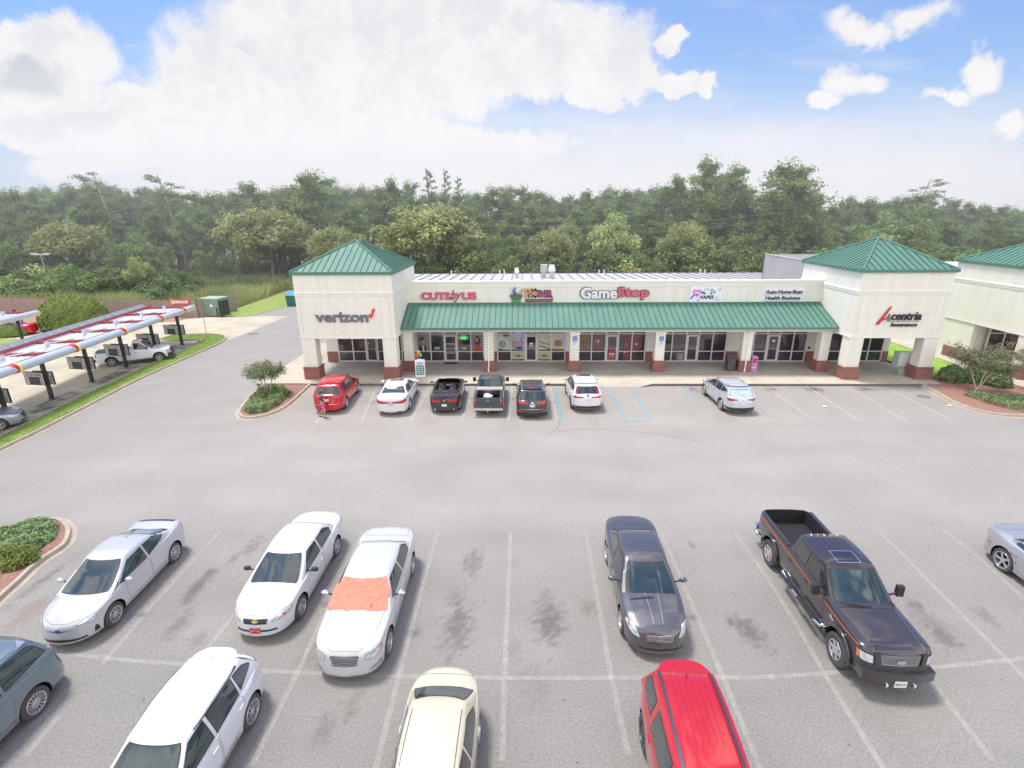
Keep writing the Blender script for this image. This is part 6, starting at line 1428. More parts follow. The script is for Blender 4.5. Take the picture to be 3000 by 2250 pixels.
for cc in (curl(14.08, 5.68, .14, 16, 1, -120), curl(13.98, 5.02, .20, 15, -1, -150), curl(13.25, 5.50, .30, 9, -1, -20), curl(12.66, 4.86, .10, 18, 1, 90)):
    o = MB().tube(cc, .012, 5).build('scroll', SW['ink'], s); o.location = -s.location
# insurance sign lines above the canopy
s = sign('shop_sign', 18.7, YP, 5.2, 'black on white Auto Home Boat Health Business lettering', 'sign')
for t_, a, b, z0, z1 in (('Auto\u00b7Home\u00b7Boat', 17.40, 20.02, 5.30, 5.58), ('Health\u00b7Business', 17.44, 19.92, 4.87, 5.15)):
    fit_text('lettering', t_, SW['ink'], s, a, b, z0, z1, YP - .03, .05, .003, .12)
    flat('backing', [(a - .09, z0 - .09), (b + .06, z0 - .09), (b + .12, z1 + .08), (a - .02, z1 + .08)], SW['white'], s, YP + .02, .06)
YA = 33.62 - .05
s = sign('shop_sign', 24.2, YA, 4.4, 'Acentria Insurance lettering with a slanted red letter A on the right tower', 'sign')
flat('letter_a', [(22.85, 3.90), (23.04, 3.90), (23.62, 5.02), (23.58, 5.08), (23.48, 4.95)], SW['dred'], s, YA - .02, .08); flat('letter_a', [(23.16, 4.14), (23.56, 4.30), (23.56, 4.38), (23.22, 4.26)], SW['dred'], s, YA - .03, .08)
flat('letter_leg', [(23.58, 4.10), (23.70, 4.10), (23.62, 4.60), (23.54, 4.50)], SW['teal'], s, YA - .02, .07)
fit_text('lettering', 'centria', SW['ink'], s, 23.76, 25.66, 4.18, 4.70, YA - .02, .08, .008, .14); fit_text('lettering', 'Insurance', SW['ink'], s, 23.84, 25.50, 3.76, 4.02, YA - .02, .06, .003, .14)
flat('rule', [(23.74, 4.09), (25.55, 4.09), (25.56, 4.115), (23.75, 4.115)], SW['grey'], s, YA, .03)

# ---------------------------------------------------------------- posters and neon behind the panes
YG = 37.985
def poster(name, x0, x1, z0, z1, col, label, cat='poster'):
    o = MB().box(x0, x1, YG + .005, YG + .012, z0, z1).build(name, M(name + '_field', lin(col), .35, 0, .5, noise=(1.5, .12)), None)
    r_ = empty(name, ((x0 + x1) / 2, YG, z0), 0, label, cat); o.name = 'sheet'; o.parent = r_; o.location = -r_.location; return r_
PC = {k: M('print_' + k, lin(v), .4, 0, .4, noise=(9, .2)) for k, v in dict(skin=(196, 160, 146), hair=(84, 72, 70), suit=(62, 62, 74), red=(198, 66, 70), white=(226, 226, 224), green=(150, 172, 120), dgreen=(70, 110, 74), purple=(196, 150, 206), brown=(176, 130, 96), cream=(224, 208, 170), yellow=(206, 176, 92), dk=(72, 66, 72), pinkd=(160, 84, 96), yel2=(170, 140, 84)).items()}
def pf(root, name, poly, mat, d=0): return flat(name, poly, PC[mat], root, YG - .002 - d, .006)
p = poster('hair_poster', -8.06, -7.13, 1.02, 2.28, (150, 146, 152), 'poster of a man in a dark suit, first window of the hair salon')
pf(p, 'suit', [(-8.0, 1.02), (-7.4, 1.02), (-7.45, 1.40), (-7.62, 1.50), (-7.9, 1.45)], 'suit'); pf(p, 'shirt', [(-7.72, 1.02), (-7.58, 1.02), (-7.60, 1.46), (-7.74, 1.46)], 'white', .004); pf(p, 'face', ell(-7.66, 1.78, .13, .20), 'skin', .006); pf(p, 'hair', ell(-7.70, 1.98, .17, .11), 'hair', .010); pf(p, 'hair', ell(-7.80, 1.88, .06, .12), 'hair', .010)
p = poster('hair_poster', -3.97, -3.10, 1.02, 2.28, (150, 146, 152), 'poster of a long haired woman in a red top, last window of the hair salon')
pf(p, 'hair', ell(-3.52, 1.75, .22, .42), 'hair'); pf(p, 'red_top', [(-3.85, 1.02), (-3.18, 1.02), (-3.25, 1.40), (-3.5, 1.52), (-3.75, 1.42)], 'red', .004); pf(p, 'face', ell(-3.56, 1.86, .11, .17), 'skin', .006)
for sx, zz, cat_ in ((-6.6, 1.14, 'BETTER|HAIRCUTS'), (-4.55, 1.14, 'START|HERE')):
    a, b = cat_.split('|'); r_ = empty('window_lettering', (sx, YG, 1.1), 0, 'white %s %s lettering on a salon window' % (a.lower(), b.lower()), 'lettering')
    for k, t_ in enumerate((a, b)): fit_text('lettering', t_, SW['white'], r_, sx - .2, sx + .2, zz + .10 - k * .11, zz + .18 - k * .11, YG - .01, .006, .003)
r_ = empty('window_lettering', (-5.55, 37.9, 1.5), 0, 'white CUTS by US lettering and opening hours on the salon door', 'lettering')
fit_text('lettering', 'CUTS by US', SW['white'], r_, -5.85, -5.26, 1.52, 1.62, 37.93, .006, .006)
for k in range(3): fit_text('lettering', 'Mon-Fri 9:00-8:00'if k == 0 else 'Sat 9:00-6:00', SW['white'], r_, -5.84, -5.28, .98 - k * .08, 1.02 - k * .08, 37.93, .006, .002)
def neon(name, x, z, w, h, col, txt, tcol, label):
    r_ = empty(name, (x, 37.93, z), 0, label, 'neon sign'); m1 = M(name + '_tube', lin(col), .3, em=(lin(col)[:3], 1.3)); m2 = M(name + '_letters', lin(tcol), .3, em=(lin(tcol)[:3], 1.2))
    if w: MB().tube([(w / 2 * math.cos(R(a)), 0, h / 2 * math.sin(R(a))) for a in range(0, 361, 15)], .016, 6).build('tube', m1, r_)
    t = text_mesh('letters', txt, .2, m2, .02, r_, .36 if not w else w * .55, .006, height=.16 if not w else h * .5); upright(t, 0, -.01, 0)
neon('open_sign', -4.55, 2.05, .72, .30, (60, 214, 110), 'OPEN', (150, 240, 170), 'green oval open sign glowing in the hair salon window')
neon('open_sign', -.42, 2.50, .62, .26, (90, 120, 230), 'OPEN', (240, 70, 120), 'pink open sign with a blue ring above the noodle shop window')
neon('open_sign', -12.52, 2.02, 0, 0, (235, 60, 80), 'OPEN', (235, 60, 80), 'red open sign in the left tower shopfront')
p = poster('food_poster', -1.93, -1.03, 1.02, 2.28, (214, 216, 216), 'poster of a noodle bowl with a green edge, first window of the noodle shop'); pf(p, 'bowl', ell(-1.6, 1.55, .36, .42), 'white'); pf(p, 'noodles', ell(-1.62, 1.52, .29, .30), 'green', .006); pf(p, 'herbs', ell(-1.56, 1.62, .14, .12), 'purple', .010); pf(p, 'green_edge', [(-1.93, 1.02), (-1.03, 1.02), (-1.03, 1.09), (-1.5, 1.12), (-1.93, 1.22)], 'dgreen', .012); pf(p, 'leaf', ell(-1.35, 2.2, .24, .09), 'dgreen', .006)
p = poster('food_poster', -.91, .02, 1.02, 2.28, (206, 210, 220), 'poster of bubble tea cups, second window of the noodle shop'); pf(p, 'cup', [(-.60, 1.18), (-.10, 1.18), (-.02, 1.75), (-.62, 1.75)], 'purple'); pf(p, 'cup', [(-.86, 1.2), (-.66, 1.2), (-.62, 1.75), (-.90, 1.75)], 'green', .004); pf(p, 'pearls', ell(-.36, 1.24, .28, .10), 'dk', .008); pf(p, 'straw', [(-.25, 1.75), (-.20, 1.75), (-.12, 2.15), (-.17, 2.15)], 'suit', .008); pf(p, 'straw', [(-.76, 1.75), (-.72, 1.75), (-.76, 2.05), (-.80, 2.05)], 'red', .008); pf(p, 'green_edge', [(-.91, 1.02), (.02, 1.02), (.02, 1.10), (-.91, 1.14)], 'dgreen', .012)
p = poster('food_poster', 1.09, 2.03, 1.02, 2.28, (212, 212, 208), 'poster of fresh rolls, third window of the noodle shop')
for k in range(3): pf(p, 'roll', [(1.12, 1.95 - k * .3), (1.95, 1.72 - k * .3), (1.98, 1.85 - k * .3), (1.15, 2.10 - k * .3)], ('cream', 'green', 'brown')[k], .004)
pf(p, 'green_edge', [(1.09, 1.02), (2.03, 1.02), (2.03, 1.16), (1.09, 1.08)], 'dgreen', .012)
p = poster('food_poster', 2.13, 3.05, 1.02, 2.28, (214, 210, 204), 'poster of fried spring rolls, last window of the noodle shop')
for k in range(5): pf(p, 'roll', ell(2.36 + k * .11, 1.58 + .05 * (k % 2), .065, .27), 'brown', .004 + .002 * k)
pf(p, 'green_edge', [(2.13, 1.02), (3.05, 1.02), (3.05, 1.10), (2.13, 1.16)], 'dgreen', .012); pf(p, 'yellow_edge', [(2.13, 1.16), (3.05, 1.10), (3.05, 1.16), (2.13, 1.22)], 'yellow', .012)
for x0, l_ in ((-.91, 'poster of a grilled meat plate, low pane of the noodle shop'), (1.09, 'poster of a long sandwich, low pane of the noodle shop')):
    p = poster('food_poster', x0, x0 + .94, .27, .92, (190, 196, 176), l_); pf(p, 'plate', ell(x0 + .47, .60, .34, .22), 'cream'); pf(p, 'food', ell(x0 + .47, .62, .26, .14), 'brown', .006); pf(p, 'salad', ell(x0 + .28, .68, .12, .08), 'green', .010); pf(p, 'green_edge', [(x0, .27), (x0 + .94, .27), (x0 + .94, .36), (x0, .36)], 'dgreen', .012)
r_ = empty('window_lettering', (.55, 37.9, 1.6), 0, 'white bowl emblem and lettering on the noodle shop door', 'lettering'); flat('bowl', ell(.55, 1.62, .13, .12, 180, 360), SW['white'], r_, 37.93, .006); flat('broth', ell(.55, 1.63, .14, .03), SW['white'], r_, 37.925, .006)
fit_text('lettering', 'PHOEVER', SW['white'], r_, .36, .76, 1.38, 1.45, 37.93, .006, .004); fit_text('lettering', 'OPEN DAILY', SW['white'], r_, .40, .72, 1.28, 1.33, 37.93, .006, .002); 
r_ = empty('address_number', (.56, YG, 2.45), 0, 'white shop number above the noodle shop door', 'number'); fit_text('lettering', '102', SW['white'], r_, .42, .70, 2.42, 2.54, YG - .01, .006, .004)
for x0, x1, z0, z1, cc, l_ in ((4.2, 5.04, 1.04, 2.28, (128, 112, 96), 'yellowish game poster, first window of the video game shop'), (5.16, 5.95, 1.04, 2.28, (128, 84, 92), 'dark red game poster, second window of the video game shop'), (7.5, 8.05, .3, 2.05, (140, 72, 84), 'tall red standee behind the fourth window of the video game shop'), (8.17, 8.85, 1.04, 2.28, (136, 78, 90), 'red and grey game poster, last window of the video game shop')):
    p = poster('game_poster', x0, x1, z0, z1, cc, l_)
    for k in range(7): pf(p, 'print', ell(x0 + (x1 - x0) * random.uniform(.2, .8), z0 + (z1 - z0) * random.uniform(.15, .85), .10, .07), random.choice(['pinkd', 'yel2', 'dk', 'white', 'pinkd']), .002 + .001 * k)
p = poster('door_poster', 6.34, 6.92, .32, 1.10, (176, 64, 74), 'red $25 poster low on the video game shop door'); 
for o in p.children: pass
p.location.y -= .07; fit_text('lettering', '$25', SW['white'], p, 6.42, 6.84, .66, .86, 37.91, .006, .008); fit_text('lettering', 'TRADE CREDIT', SW['white'], p, 6.42, 6.84, .52, .58, 37.91, .006, .002)
p = poster('paper_notice', 11.5, 12.05, .28, .86, (132, 128, 134), 'grey paper notice in the low pane of the vape shop')
for k in range(3): pf(p, 'line', [(11.66, .40 + k * .15), (12.0, .36 + k * .15), (12.0, .40 + k * .15), (11.66, .44 + k * .15)], 'white', .004)
r_ = empty('door_arrow', (18.6, 37.92, 1.8), 0, 'white arrow on the door of the insurance office', 'sign'); flat('arrow', [(18.48, 1.72), (18.62, 1.72), (18.62, 1.66), (18.74, 1.78), (18.62, 1.90), (18.62, 1.84), (18.48, 1.84)], SW['white'], r_, 37.925, .006)
r_ = empty('door_sticker', (-11.75, 37.92, 1.6), 0, 'red and white stickers on the left tower shop door', 'sticker'); flat('sticker', ell(-11.80, 1.36, .06, .06), SW['red'], r_, 37.925, .006); flat('sticker', [(-11.86, 1.60), (-11.76, 1.60), (-11.76, 1.66), (-11.86, 1.66)], SW['white'], r_, 37.925, .006)
# ================================================================= street furniture
# downspouts on the columns
for x, zb_, l_ in ((-2.5, .35, 'white downspout on the light wrapped column left of the noodle shop'), (15.58, .35, 'white downspout on the column right of the vape shop')):
    o = MB().tube([(x, 35.20, 3.35), (x, 35.24, 3.1), (x, 35.24, .55), (x - .02, 35.20, .40), (x - (.12 if x > 0 else 0), 35.02, .22)], .05, 8).build('downspout', MT['stucco_trim'], None, smooth=50); tag(o, l_, 'downspout')
for x, l_ in ((3.58, 'blue accessible parking sign on the light wrapped column left of the game shop'), (9.62, 'blue accessible parking sign on the column right of the game shop')):
    s = empty('accessible_sign', (x, 35.40, 2.1), 0, l_, 'sign'); MB().box(-.14, .14, -.012, 0, .28, .60).build('panel', M('sign_blue_field', lin((52, 124, 206)), .4) if 'sign_blue_field' not in bpy.data.materials else bpy.data.materials['sign_blue_field'], s)
    MB().box(-.14, .14, -.012, 0, -.06, .26).build('panel', SW['white'], s)
    mb = MB(); mb.tube([(.07 * math.cos(R(a)) - .01, -.02, .40 + .07 * math.sin(R(a))) for a in range(120, 400, 20)], .010, 5); mb.tube([(-.02, -.02, .53), (-.01, -.02, .43), (.06, -.02, .43), (.09, -.02, .36)], .012, 5); mb.ball((-.02, -.02, .56), .02, .01, .02, 8, 6); mb.build('wheelchair_emblem', SW['white'], s)
    t = text_mesh('lettering', 'PARKING BY\nDISABLED\nPERMIT', .05, M('sign_blue_ink', lin((70, 120, 190)), .5) if 'sign_blue_ink' not in bpy.data.materials else bpy.data.materials['sign_blue_ink'], .004, s, .22, height=.22); upright(t, 0, -.016, .10)
    MB().box(-.13, .13, -.010, 0, -.22, -.12).build('penalty_plate', SW['white'], s)
tag(MB().box(-6.03, -5.08, 37.3, 37.88, .154, .17).build('door_mat', MT['rubber']), 'dark grey door mat in front of the hair salon', 'mat')
# sandwich board
s = empty('sandwich_board', (-7.25, 34.45, .155), R(12), 'white sandwich board with green haircuts panel standing beside the left tower', 'sign board')
for sy in (1, -1):
    mb = MB(); a = Vector((0, sy * -.32, 0)); tp = Vector((0, sy * -.03, 1.15)); n = (tp - a)
    def fp(x, t, off=0): q = a + n * t; return (x, q.y - sy * off, q.z)
    mb.add([fp(-.34, 0), fp(.34, 0), fp(.34, 1), fp(-.34, 1), fp(-.34, 0, .025), fp(.34, 0, .025), fp(.34, 1, .025), fp(-.34, 1, .025)], [(0, 1, 2, 3), (4, 7, 6, 5), (0, 4, 5, 1), (1, 5, 6, 2), (2, 6, 7, 3), (3, 7, 4, 0)])
    b = mb.build('board', SW['white'], s)
    mb = MB(); mb.add([fp(-.27, .10, .03), fp(.27, .10, .03), fp(.27, .66, .03), fp(-.27, .66, .03)], [(0, 1, 2, 3)]); mb.build('green_panel', M('panel_green', lin((38, 140, 104)), .5) if 'panel_green' not in bpy.data.materials else bpy.data.materials['panel_green'], b)
    if sy == 1:
        for k, (t_, tt, w_, m_) in enumerate((('HAIRCUTS', .82, .50, 'teal'), ('NO APPOINTMENT', .72, .44, 'grey'), ('ADULT 14.99', .56, .40, 'white'), ('KIDS 12.99', .44, .38, 'white'), ('SENIOR 12.99', .32, .42, 'white'), ('COLOR 49.99', .20, .40, 'white'))):
            t = text_mesh('lettering', t_, .1, SW[m_], .004, b, w_, .004, height=.075 if k else .10); q = fp(0, tt, .036); ang = math.atan2(n.z, n.y)
            t.matrix_local = Matrix.Translation(q) @ Matrix.Rotation(ang, 4, 'X')
MB().box(-.12, .12, -.03, .03, 1.15, 1.20).build('carry_handle', SW['white'], s)
bc_ = [((-7.34, 34.6, 1.80), (238, 180, 80), 'yellow balloon, topmost of the three above the sandwich board'), ((-7.46, 34.55, 1.55), (232, 84, 60), 'orange red balloon, left of the three above the sandwich board'), ((-7.20, 34.55, 1.60), (96, 188, 84), 'green balloon, right of the three above the sandwich board')]
for p_, c_, l_ in bc_:
    b = empty('balloon', p_, 0, l_, 'balloon', 'balloons tied to the sandwich board'); mb = MB().ball((0, 0, 0), .13, .13, .16, 14, 10); mb.lathe([(.005, -.155), (.02, -.185)], 8, 'z'); mb.build('skin', M('balloon_%d' % c_[0], lin(c_), .2, 0, .5), b, smooth=True)
    MB().tube([(0, 0, -.18), (.06, -.05, -.40), (-p_[0] - 7.25, -.1, 1.25 - p_[2])], .004, 4).build('ribbon', SW['blue'], b)
# bin
s = empty('litter_bin', (14.72, 35.75, .155), 0, 'dark brown square litter bin beside the column right of the vape shop', 'litter bin')
dk = M('bin_brown', lin((88, 80, 82)), .6, noise=(6, .1)); MB().prism([(-.27, -.27), (.27, -.27), (.27, .27), (-.27, .27)], 0, .85).build('body', dk, s)
MB().box(-.31, .31, -.31, .31, .85, .89).box(-.29, .29, -.29, -.25, .89, 1.08).box(-.29, .29, .25, .29, .89, 1.08).box(-.29, -.25, -.25, .25, .89, 1.08).box(.25, .29, -.25, .25, .89, 1.08).box(-.31, .31, -.31, .31, 1.08, 1.14).build('hood', dk, s); MB().box(-.2, .2, -.296, -.292, .92, 1.05).build('flap', MT['black'], s)
# newspaper box
s = empty('newspaper_box', (16.30, 35.62, .155), 0, 'purple newspaper box beside the column left of the insurance office', 'newspaper box')
pu = M('box_purple', lin((206, 140, 200)), .45); MB().box(-.2, .2, -.2, .2, .05, 1.0).prism_y([(-.2, 1.0), (.2, 1.0), (.12, 1.10), (-.12, 1.10)], -.2, .2).build('body', pu, s); MB().box(-.24, .24, -.24, .24, 0, .05).build('foot', pu, s)
MB().box(-.14, .14, -.212, -.20, .62, .95).build('window', MT['shop_glass'], s); MB().box(-.1, .1, -.222, -.212, .66, .88).build('newspaper', SW['red'], s)
t = text_mesh('lettering', 'Auto', .1, SW['white'], .004, s, .26, .004, height=.10); upright(t, 0, -.204, .30); MB().tube([(-.1, -.21, .56), (-.1, -.24, .56), (.1, -.24, .56), (.1, -.21, .56)], .01, 5).build('handle', MT['alu'], s)
# electrical pedestal
s = empty('electric_cabinet', (26.22, 34.95, .155), 0, 'pale grey electric cabinet on a post under the right tower', 'cabinet'); pg_ = M('cabinet_grey', lin((214, 222, 218)), .5, 0)
MB().box(-.14, .14, -.12, .12, .0, .60).build('post', pg_, s); MB().box(-.55, .55, -.30, .30, .60, 1.52).box(-.58, .58, -.34, .30, 1.52, 1.56).build('housing', pg_, s); MB().box(-.5, .5, -.315, -.30, .68, 1.46).build('door', M('cabinet_door', lin((204, 212, 208)), .5, 0), s); MB().box(.3, .34, -.335, -.315, 1.0, 1.12).build('latch', MT['alloy_dark'], s); MB().box(-.3, .3, -.25, .25, -.004, .04).build('plinth', MT['concrete'], s)
# roof vents and pipes
def vent(x, y, h, w, label, turbine=True):
    z = 5.6 - (y - 38.15) * .0336; s = empty('roof_vent', (x, y, z), 0, label, 'vent'); w = w / 2
    MB().box(-w * .7, w * .7, -w * .7, w * .7, -.02, h * .45).build('curb', MT['roof_metal'], s)
    if turbine: MB().lathe([(w * .55, h * .4), (w * .55, h * .5), (w * .9, h * .52), (w * .9, h * .78), (w * .7, h * .8), (w * .7, h * .98), (0, h)], 18, 'z').build('cowl', MT['white'], s, smooth=35)
    else: MB().box(-w, w, -w, w, h * .45, h).build('cowl', MT['roof_metal'], s)
vent(-.66, 48.5, .95, .50, 'small white capped vent, leftmost on the shop roof'); vent(1.85, 48.8, 1.22, .62, 'square grey vent housing on the shop roof', False); vent(2.55, 48.2, 1.22, .74, 'large white drum shaped vent on the shop roof')
for i, x in enumerate((-7.2, -2.4, -1.95, 7.4, 7.9, 17.3, 17.75)):
    z = 5.6 - (52 - 38.15) * .0336; o = MB().tube([(0, 0, -.02), (0, 0, .52)], .05, 8).build('vent_pipe', MT['white'], None, loc=(x, 52, z)); tag(o, 'short white vent pipe standing on the metal shop roof', 'pipe', 'vent pipes on the shop roof')
# dumpster, behind
s = empty('dumpster', (-28.9, 65.5, .06), R(8), 'green dumpster with a blue lid behind the left tower', 'dumpster'); dg_ = M('dumpster_green', lin((52, 110, 96)), .6)
mb = MB(); mb.prism_y([(-1.2, 0), (1.2, 0), (1.3, 1.3), (-1.3, 1.3)], -.9, .9); mb.build('body', dg_, s); MB().add([(-1.32, -.95, 1.3), (1.32, -.95, 1.3), (1.32, .95, 1.65), (-1.32, .95, 1.65), (-1.32, .95, 1.3), (1.32, .95, 1.3)], [(0, 1, 2, 3), (0, 3, 4), (1, 5, 2), (3, 2, 5, 4)]).build('lid', M('dumpster_blue', lin((72, 150, 205)), .5), s)
for sx in (-1.32, 1.32): MB().box(sx - .06, sx + .06, -.5, .5, .6, .75).build('fork_pocket', dg_, s)
# fence of planks, one thing with its panels
fp_ = [(-74, 59.0), (-62.1, 59.6), (-54.5, 58.6), (-48, 57.5), (-39.8, 57.2), (-36.9, 57.1)]
s = empty('wooden_fence', (-50, 58, 0), 0, 'long weathered plank fence behind the drive-in lot', 'fence')
random.seed(3)
segs = list(zip(fp_, fp_[1:])) + [((-36.9, 57.1), (-34.9, 61.5))]
for (ax_, ay_), (bx2, by2) in segs:
    a = Vector((ax_, ay_, 0)); b = Vector((bx2, by2, 0)); L_ = (b - a).length; n = int(L_ / .15); mb = MB(); d = (b - a) / n; pn = Vector((-d.y, d.x, 0)).normalized() * .012
    for k in range(n):
        p = a + d * (k + .04); q = a + d * (k + .96); h = 1.95 + random.uniform(-.03, .03); sh_ = pn * random.uniform(-.6, .6)
        mb.add([p + sh_ - pn, q + sh_ - pn, q + sh_ - pn + Vector((0, 0, h)), p + sh_ - pn + Vector((0, 0, h)), p + sh_ + pn, q + sh_ + pn, q + sh_ + pn + Vector((0, 0, h)), p + sh_ + pn + Vector((0, 0, h))], [(0, 1, 2, 3), (5, 4, 7, 6), (3, 2, 6, 7), (0, 3, 7, 4), (1, 5, 6, 2)])
    o = mb.build('plank_panel', MT['wood'], s); o.location = -s.location
    pm = MB(); m_ = max(1, int(L_ / 2.4))
    for k in range(m_ + 1): q = a + (b - a) * k / m_; pm.box(q.x - .05, q.x + .05, q.y + .03, q.y + .13, 0, 2.0)
    o = pm.build('fence_posts', MT['wood'], s); o.location = -s.location
s = empty('banner', (W(527, 886, 57.0)[0], 57.0, W(527, 892, 57.0)[1] - .05), R(1), 'red and orange SEMIFINALIST banner hung on the plank fence', 'banner')
MB().box(-1.1, 1.1, -.03, .0, .05, .62).build('cloth', M('banner_red', lin((222, 70, 84)), .6), s); MB().box(-1.1, -.72, -.036, -.03, .05, .62).build('orange_patch', M('banner_orange', lin((240, 140, 80)), .6), s)
t = text_mesh('lettering', 'SEMIFINALIST', .3, SW['white'], .01, s, 1.9, .012, height=.32); upright(t, .05, -.045, .33)
# utility cabinet
s = empty('utility_cabinet', (-35.6, 58.6, .02), R(-8), 'large pale green steel cabinet at the end of the plank fence', 'cabinet'); ug = M('cabinet_green', lin((132, 156, 136)), .5, .1, noise=(2, .06))
MB().box(-1.15, 1.05, -.9, .9, 0, 1.95).build('housing', ug, s); MB().box(-1.2, 1.1, -.96, .96, 1.95, 2.05).build('lid', M('cabinet_top', lin((172, 190, 172)), .5, .1), s); MB().box(-.02, .02, -.91, -.90, .1, 1.9).build('door_gap', MT['seam'], s)
MB().box(.02, .36, -.925, -.905, 1.1, 1.36).build('label_plate', SW['white'], s); MB().box(1.06, 1.10, -.8, .8, .1, 1.7).build('side_louvre', MT['alloy_dark'], s)
for x in (-1.6, .85, 1.35):
    o = MB().tube([(0, 0, 0), (0, 0, 1.1)], .07, 8).build('bollard', MT['pole_green'], None, loc=(-35.6 + x, 57.3, .01)); tag(o, 'dark green steel bollard guarding the pale green cabinet', 'bollard', 'bollards before the green cabinet')
o = MB().tube([(0, 0, 0), (0, 0, 2.4)], .03, 6).build('sign_pole', MT['steel'], None, loc=(-30.6, 48.1, .1)); tag(o, 'thin bare metal pole at the tip of the grass verge', 'pole')
# lamp post and utility poles
lpx, lpz = W(119, 744, 70.5)
s = empty('lamp_post', (lpx, 70.5, lpz - 11.3), 0, 'tall grey lamp post with a flat twin head behind the fence', 'lamp post'); MB().tube([(0, 0, 0), (0, 0, 11.2)], [.14, .09], 8).build('pole', MT['steel'], s); MB().box(-1.1, 1.1, -.12, .12, 11.15, 11.27).box(-1.3, -.5, -.22, .22, 11.27, 11.40).box(.5, 1.3, -.22, .22, 11.27, 11.40).build('lamp_head', MT['alu'], s)
poles = []
for i, (px, py, Y_, l_) in enumerate(((528, 560, 92, 'brown utility pole with a crossarm standing in front of the left woods'), (537, 570, 94, 'second brown utility pole leaning beside the first in front of the left woods'), (1700, 565, 100, 'utility pole in the woods behind the shops'))):
    x, z = W(px, 690 if i < 2 else 760, Y_); s = empty('utility_pole', (x, Y_, 0), 0, l_, 'utility pole'); zt = W(px, 688 if i < 2 else 700, Y_)[1]
    MB().tube([(0, 0, 0), (.0, 0, zt)], [.17, .11], 8).build('pole', MT['bark'], s); MB().box(-1.2, 1.2, -.06, .06, zt - .5, zt - .36).build('crossarm', MT['bark'], s); poles.append((x, Y_, zt))
    for dx in (-1.1, 0, 1.1): MB().lathe([(.05, 0), (.07, .06), (.03, .14)], 8, 'z', (dx, 0, zt - .36)).build('insulator', MT['steel'], s)
wm = M('wire', lin((150, 150, 150)), .6)
def wire(a, b, sag, l_, x):
    P = [(a[0] + (b[0] - a[0]) * k / 24, a[1] + (b[1] - a[1]) * k / 24, a[2] + (b[2] - a[2]) * k / 24 - sag * 4 * (k / 24) * (1 - k / 24)) for k in range(25)]
    o = MB().tube(P, .017, 4).build('power_line', wm); tag(o, l_, 'wire', x)
E1, E2 = W(1450, 718, 90), W(2210, 660, 84)
for dz in (0, -1.6):
    wire((poles[0][0], 92, poles[0][2] - .3 + dz), (-5, 88, 9.2 + dz), .8, 'upper power line crossing before the woods' if dz == 0 else 'lower power line crossing before the woods', None)
    wire((-5, 88, 9.2 + dz), (40, 84, 11.0 + dz * .6), .9, 'upper power line rising to the right behind the shops' if dz == 0 else 'lower power line rising to the right behind the shops', None)

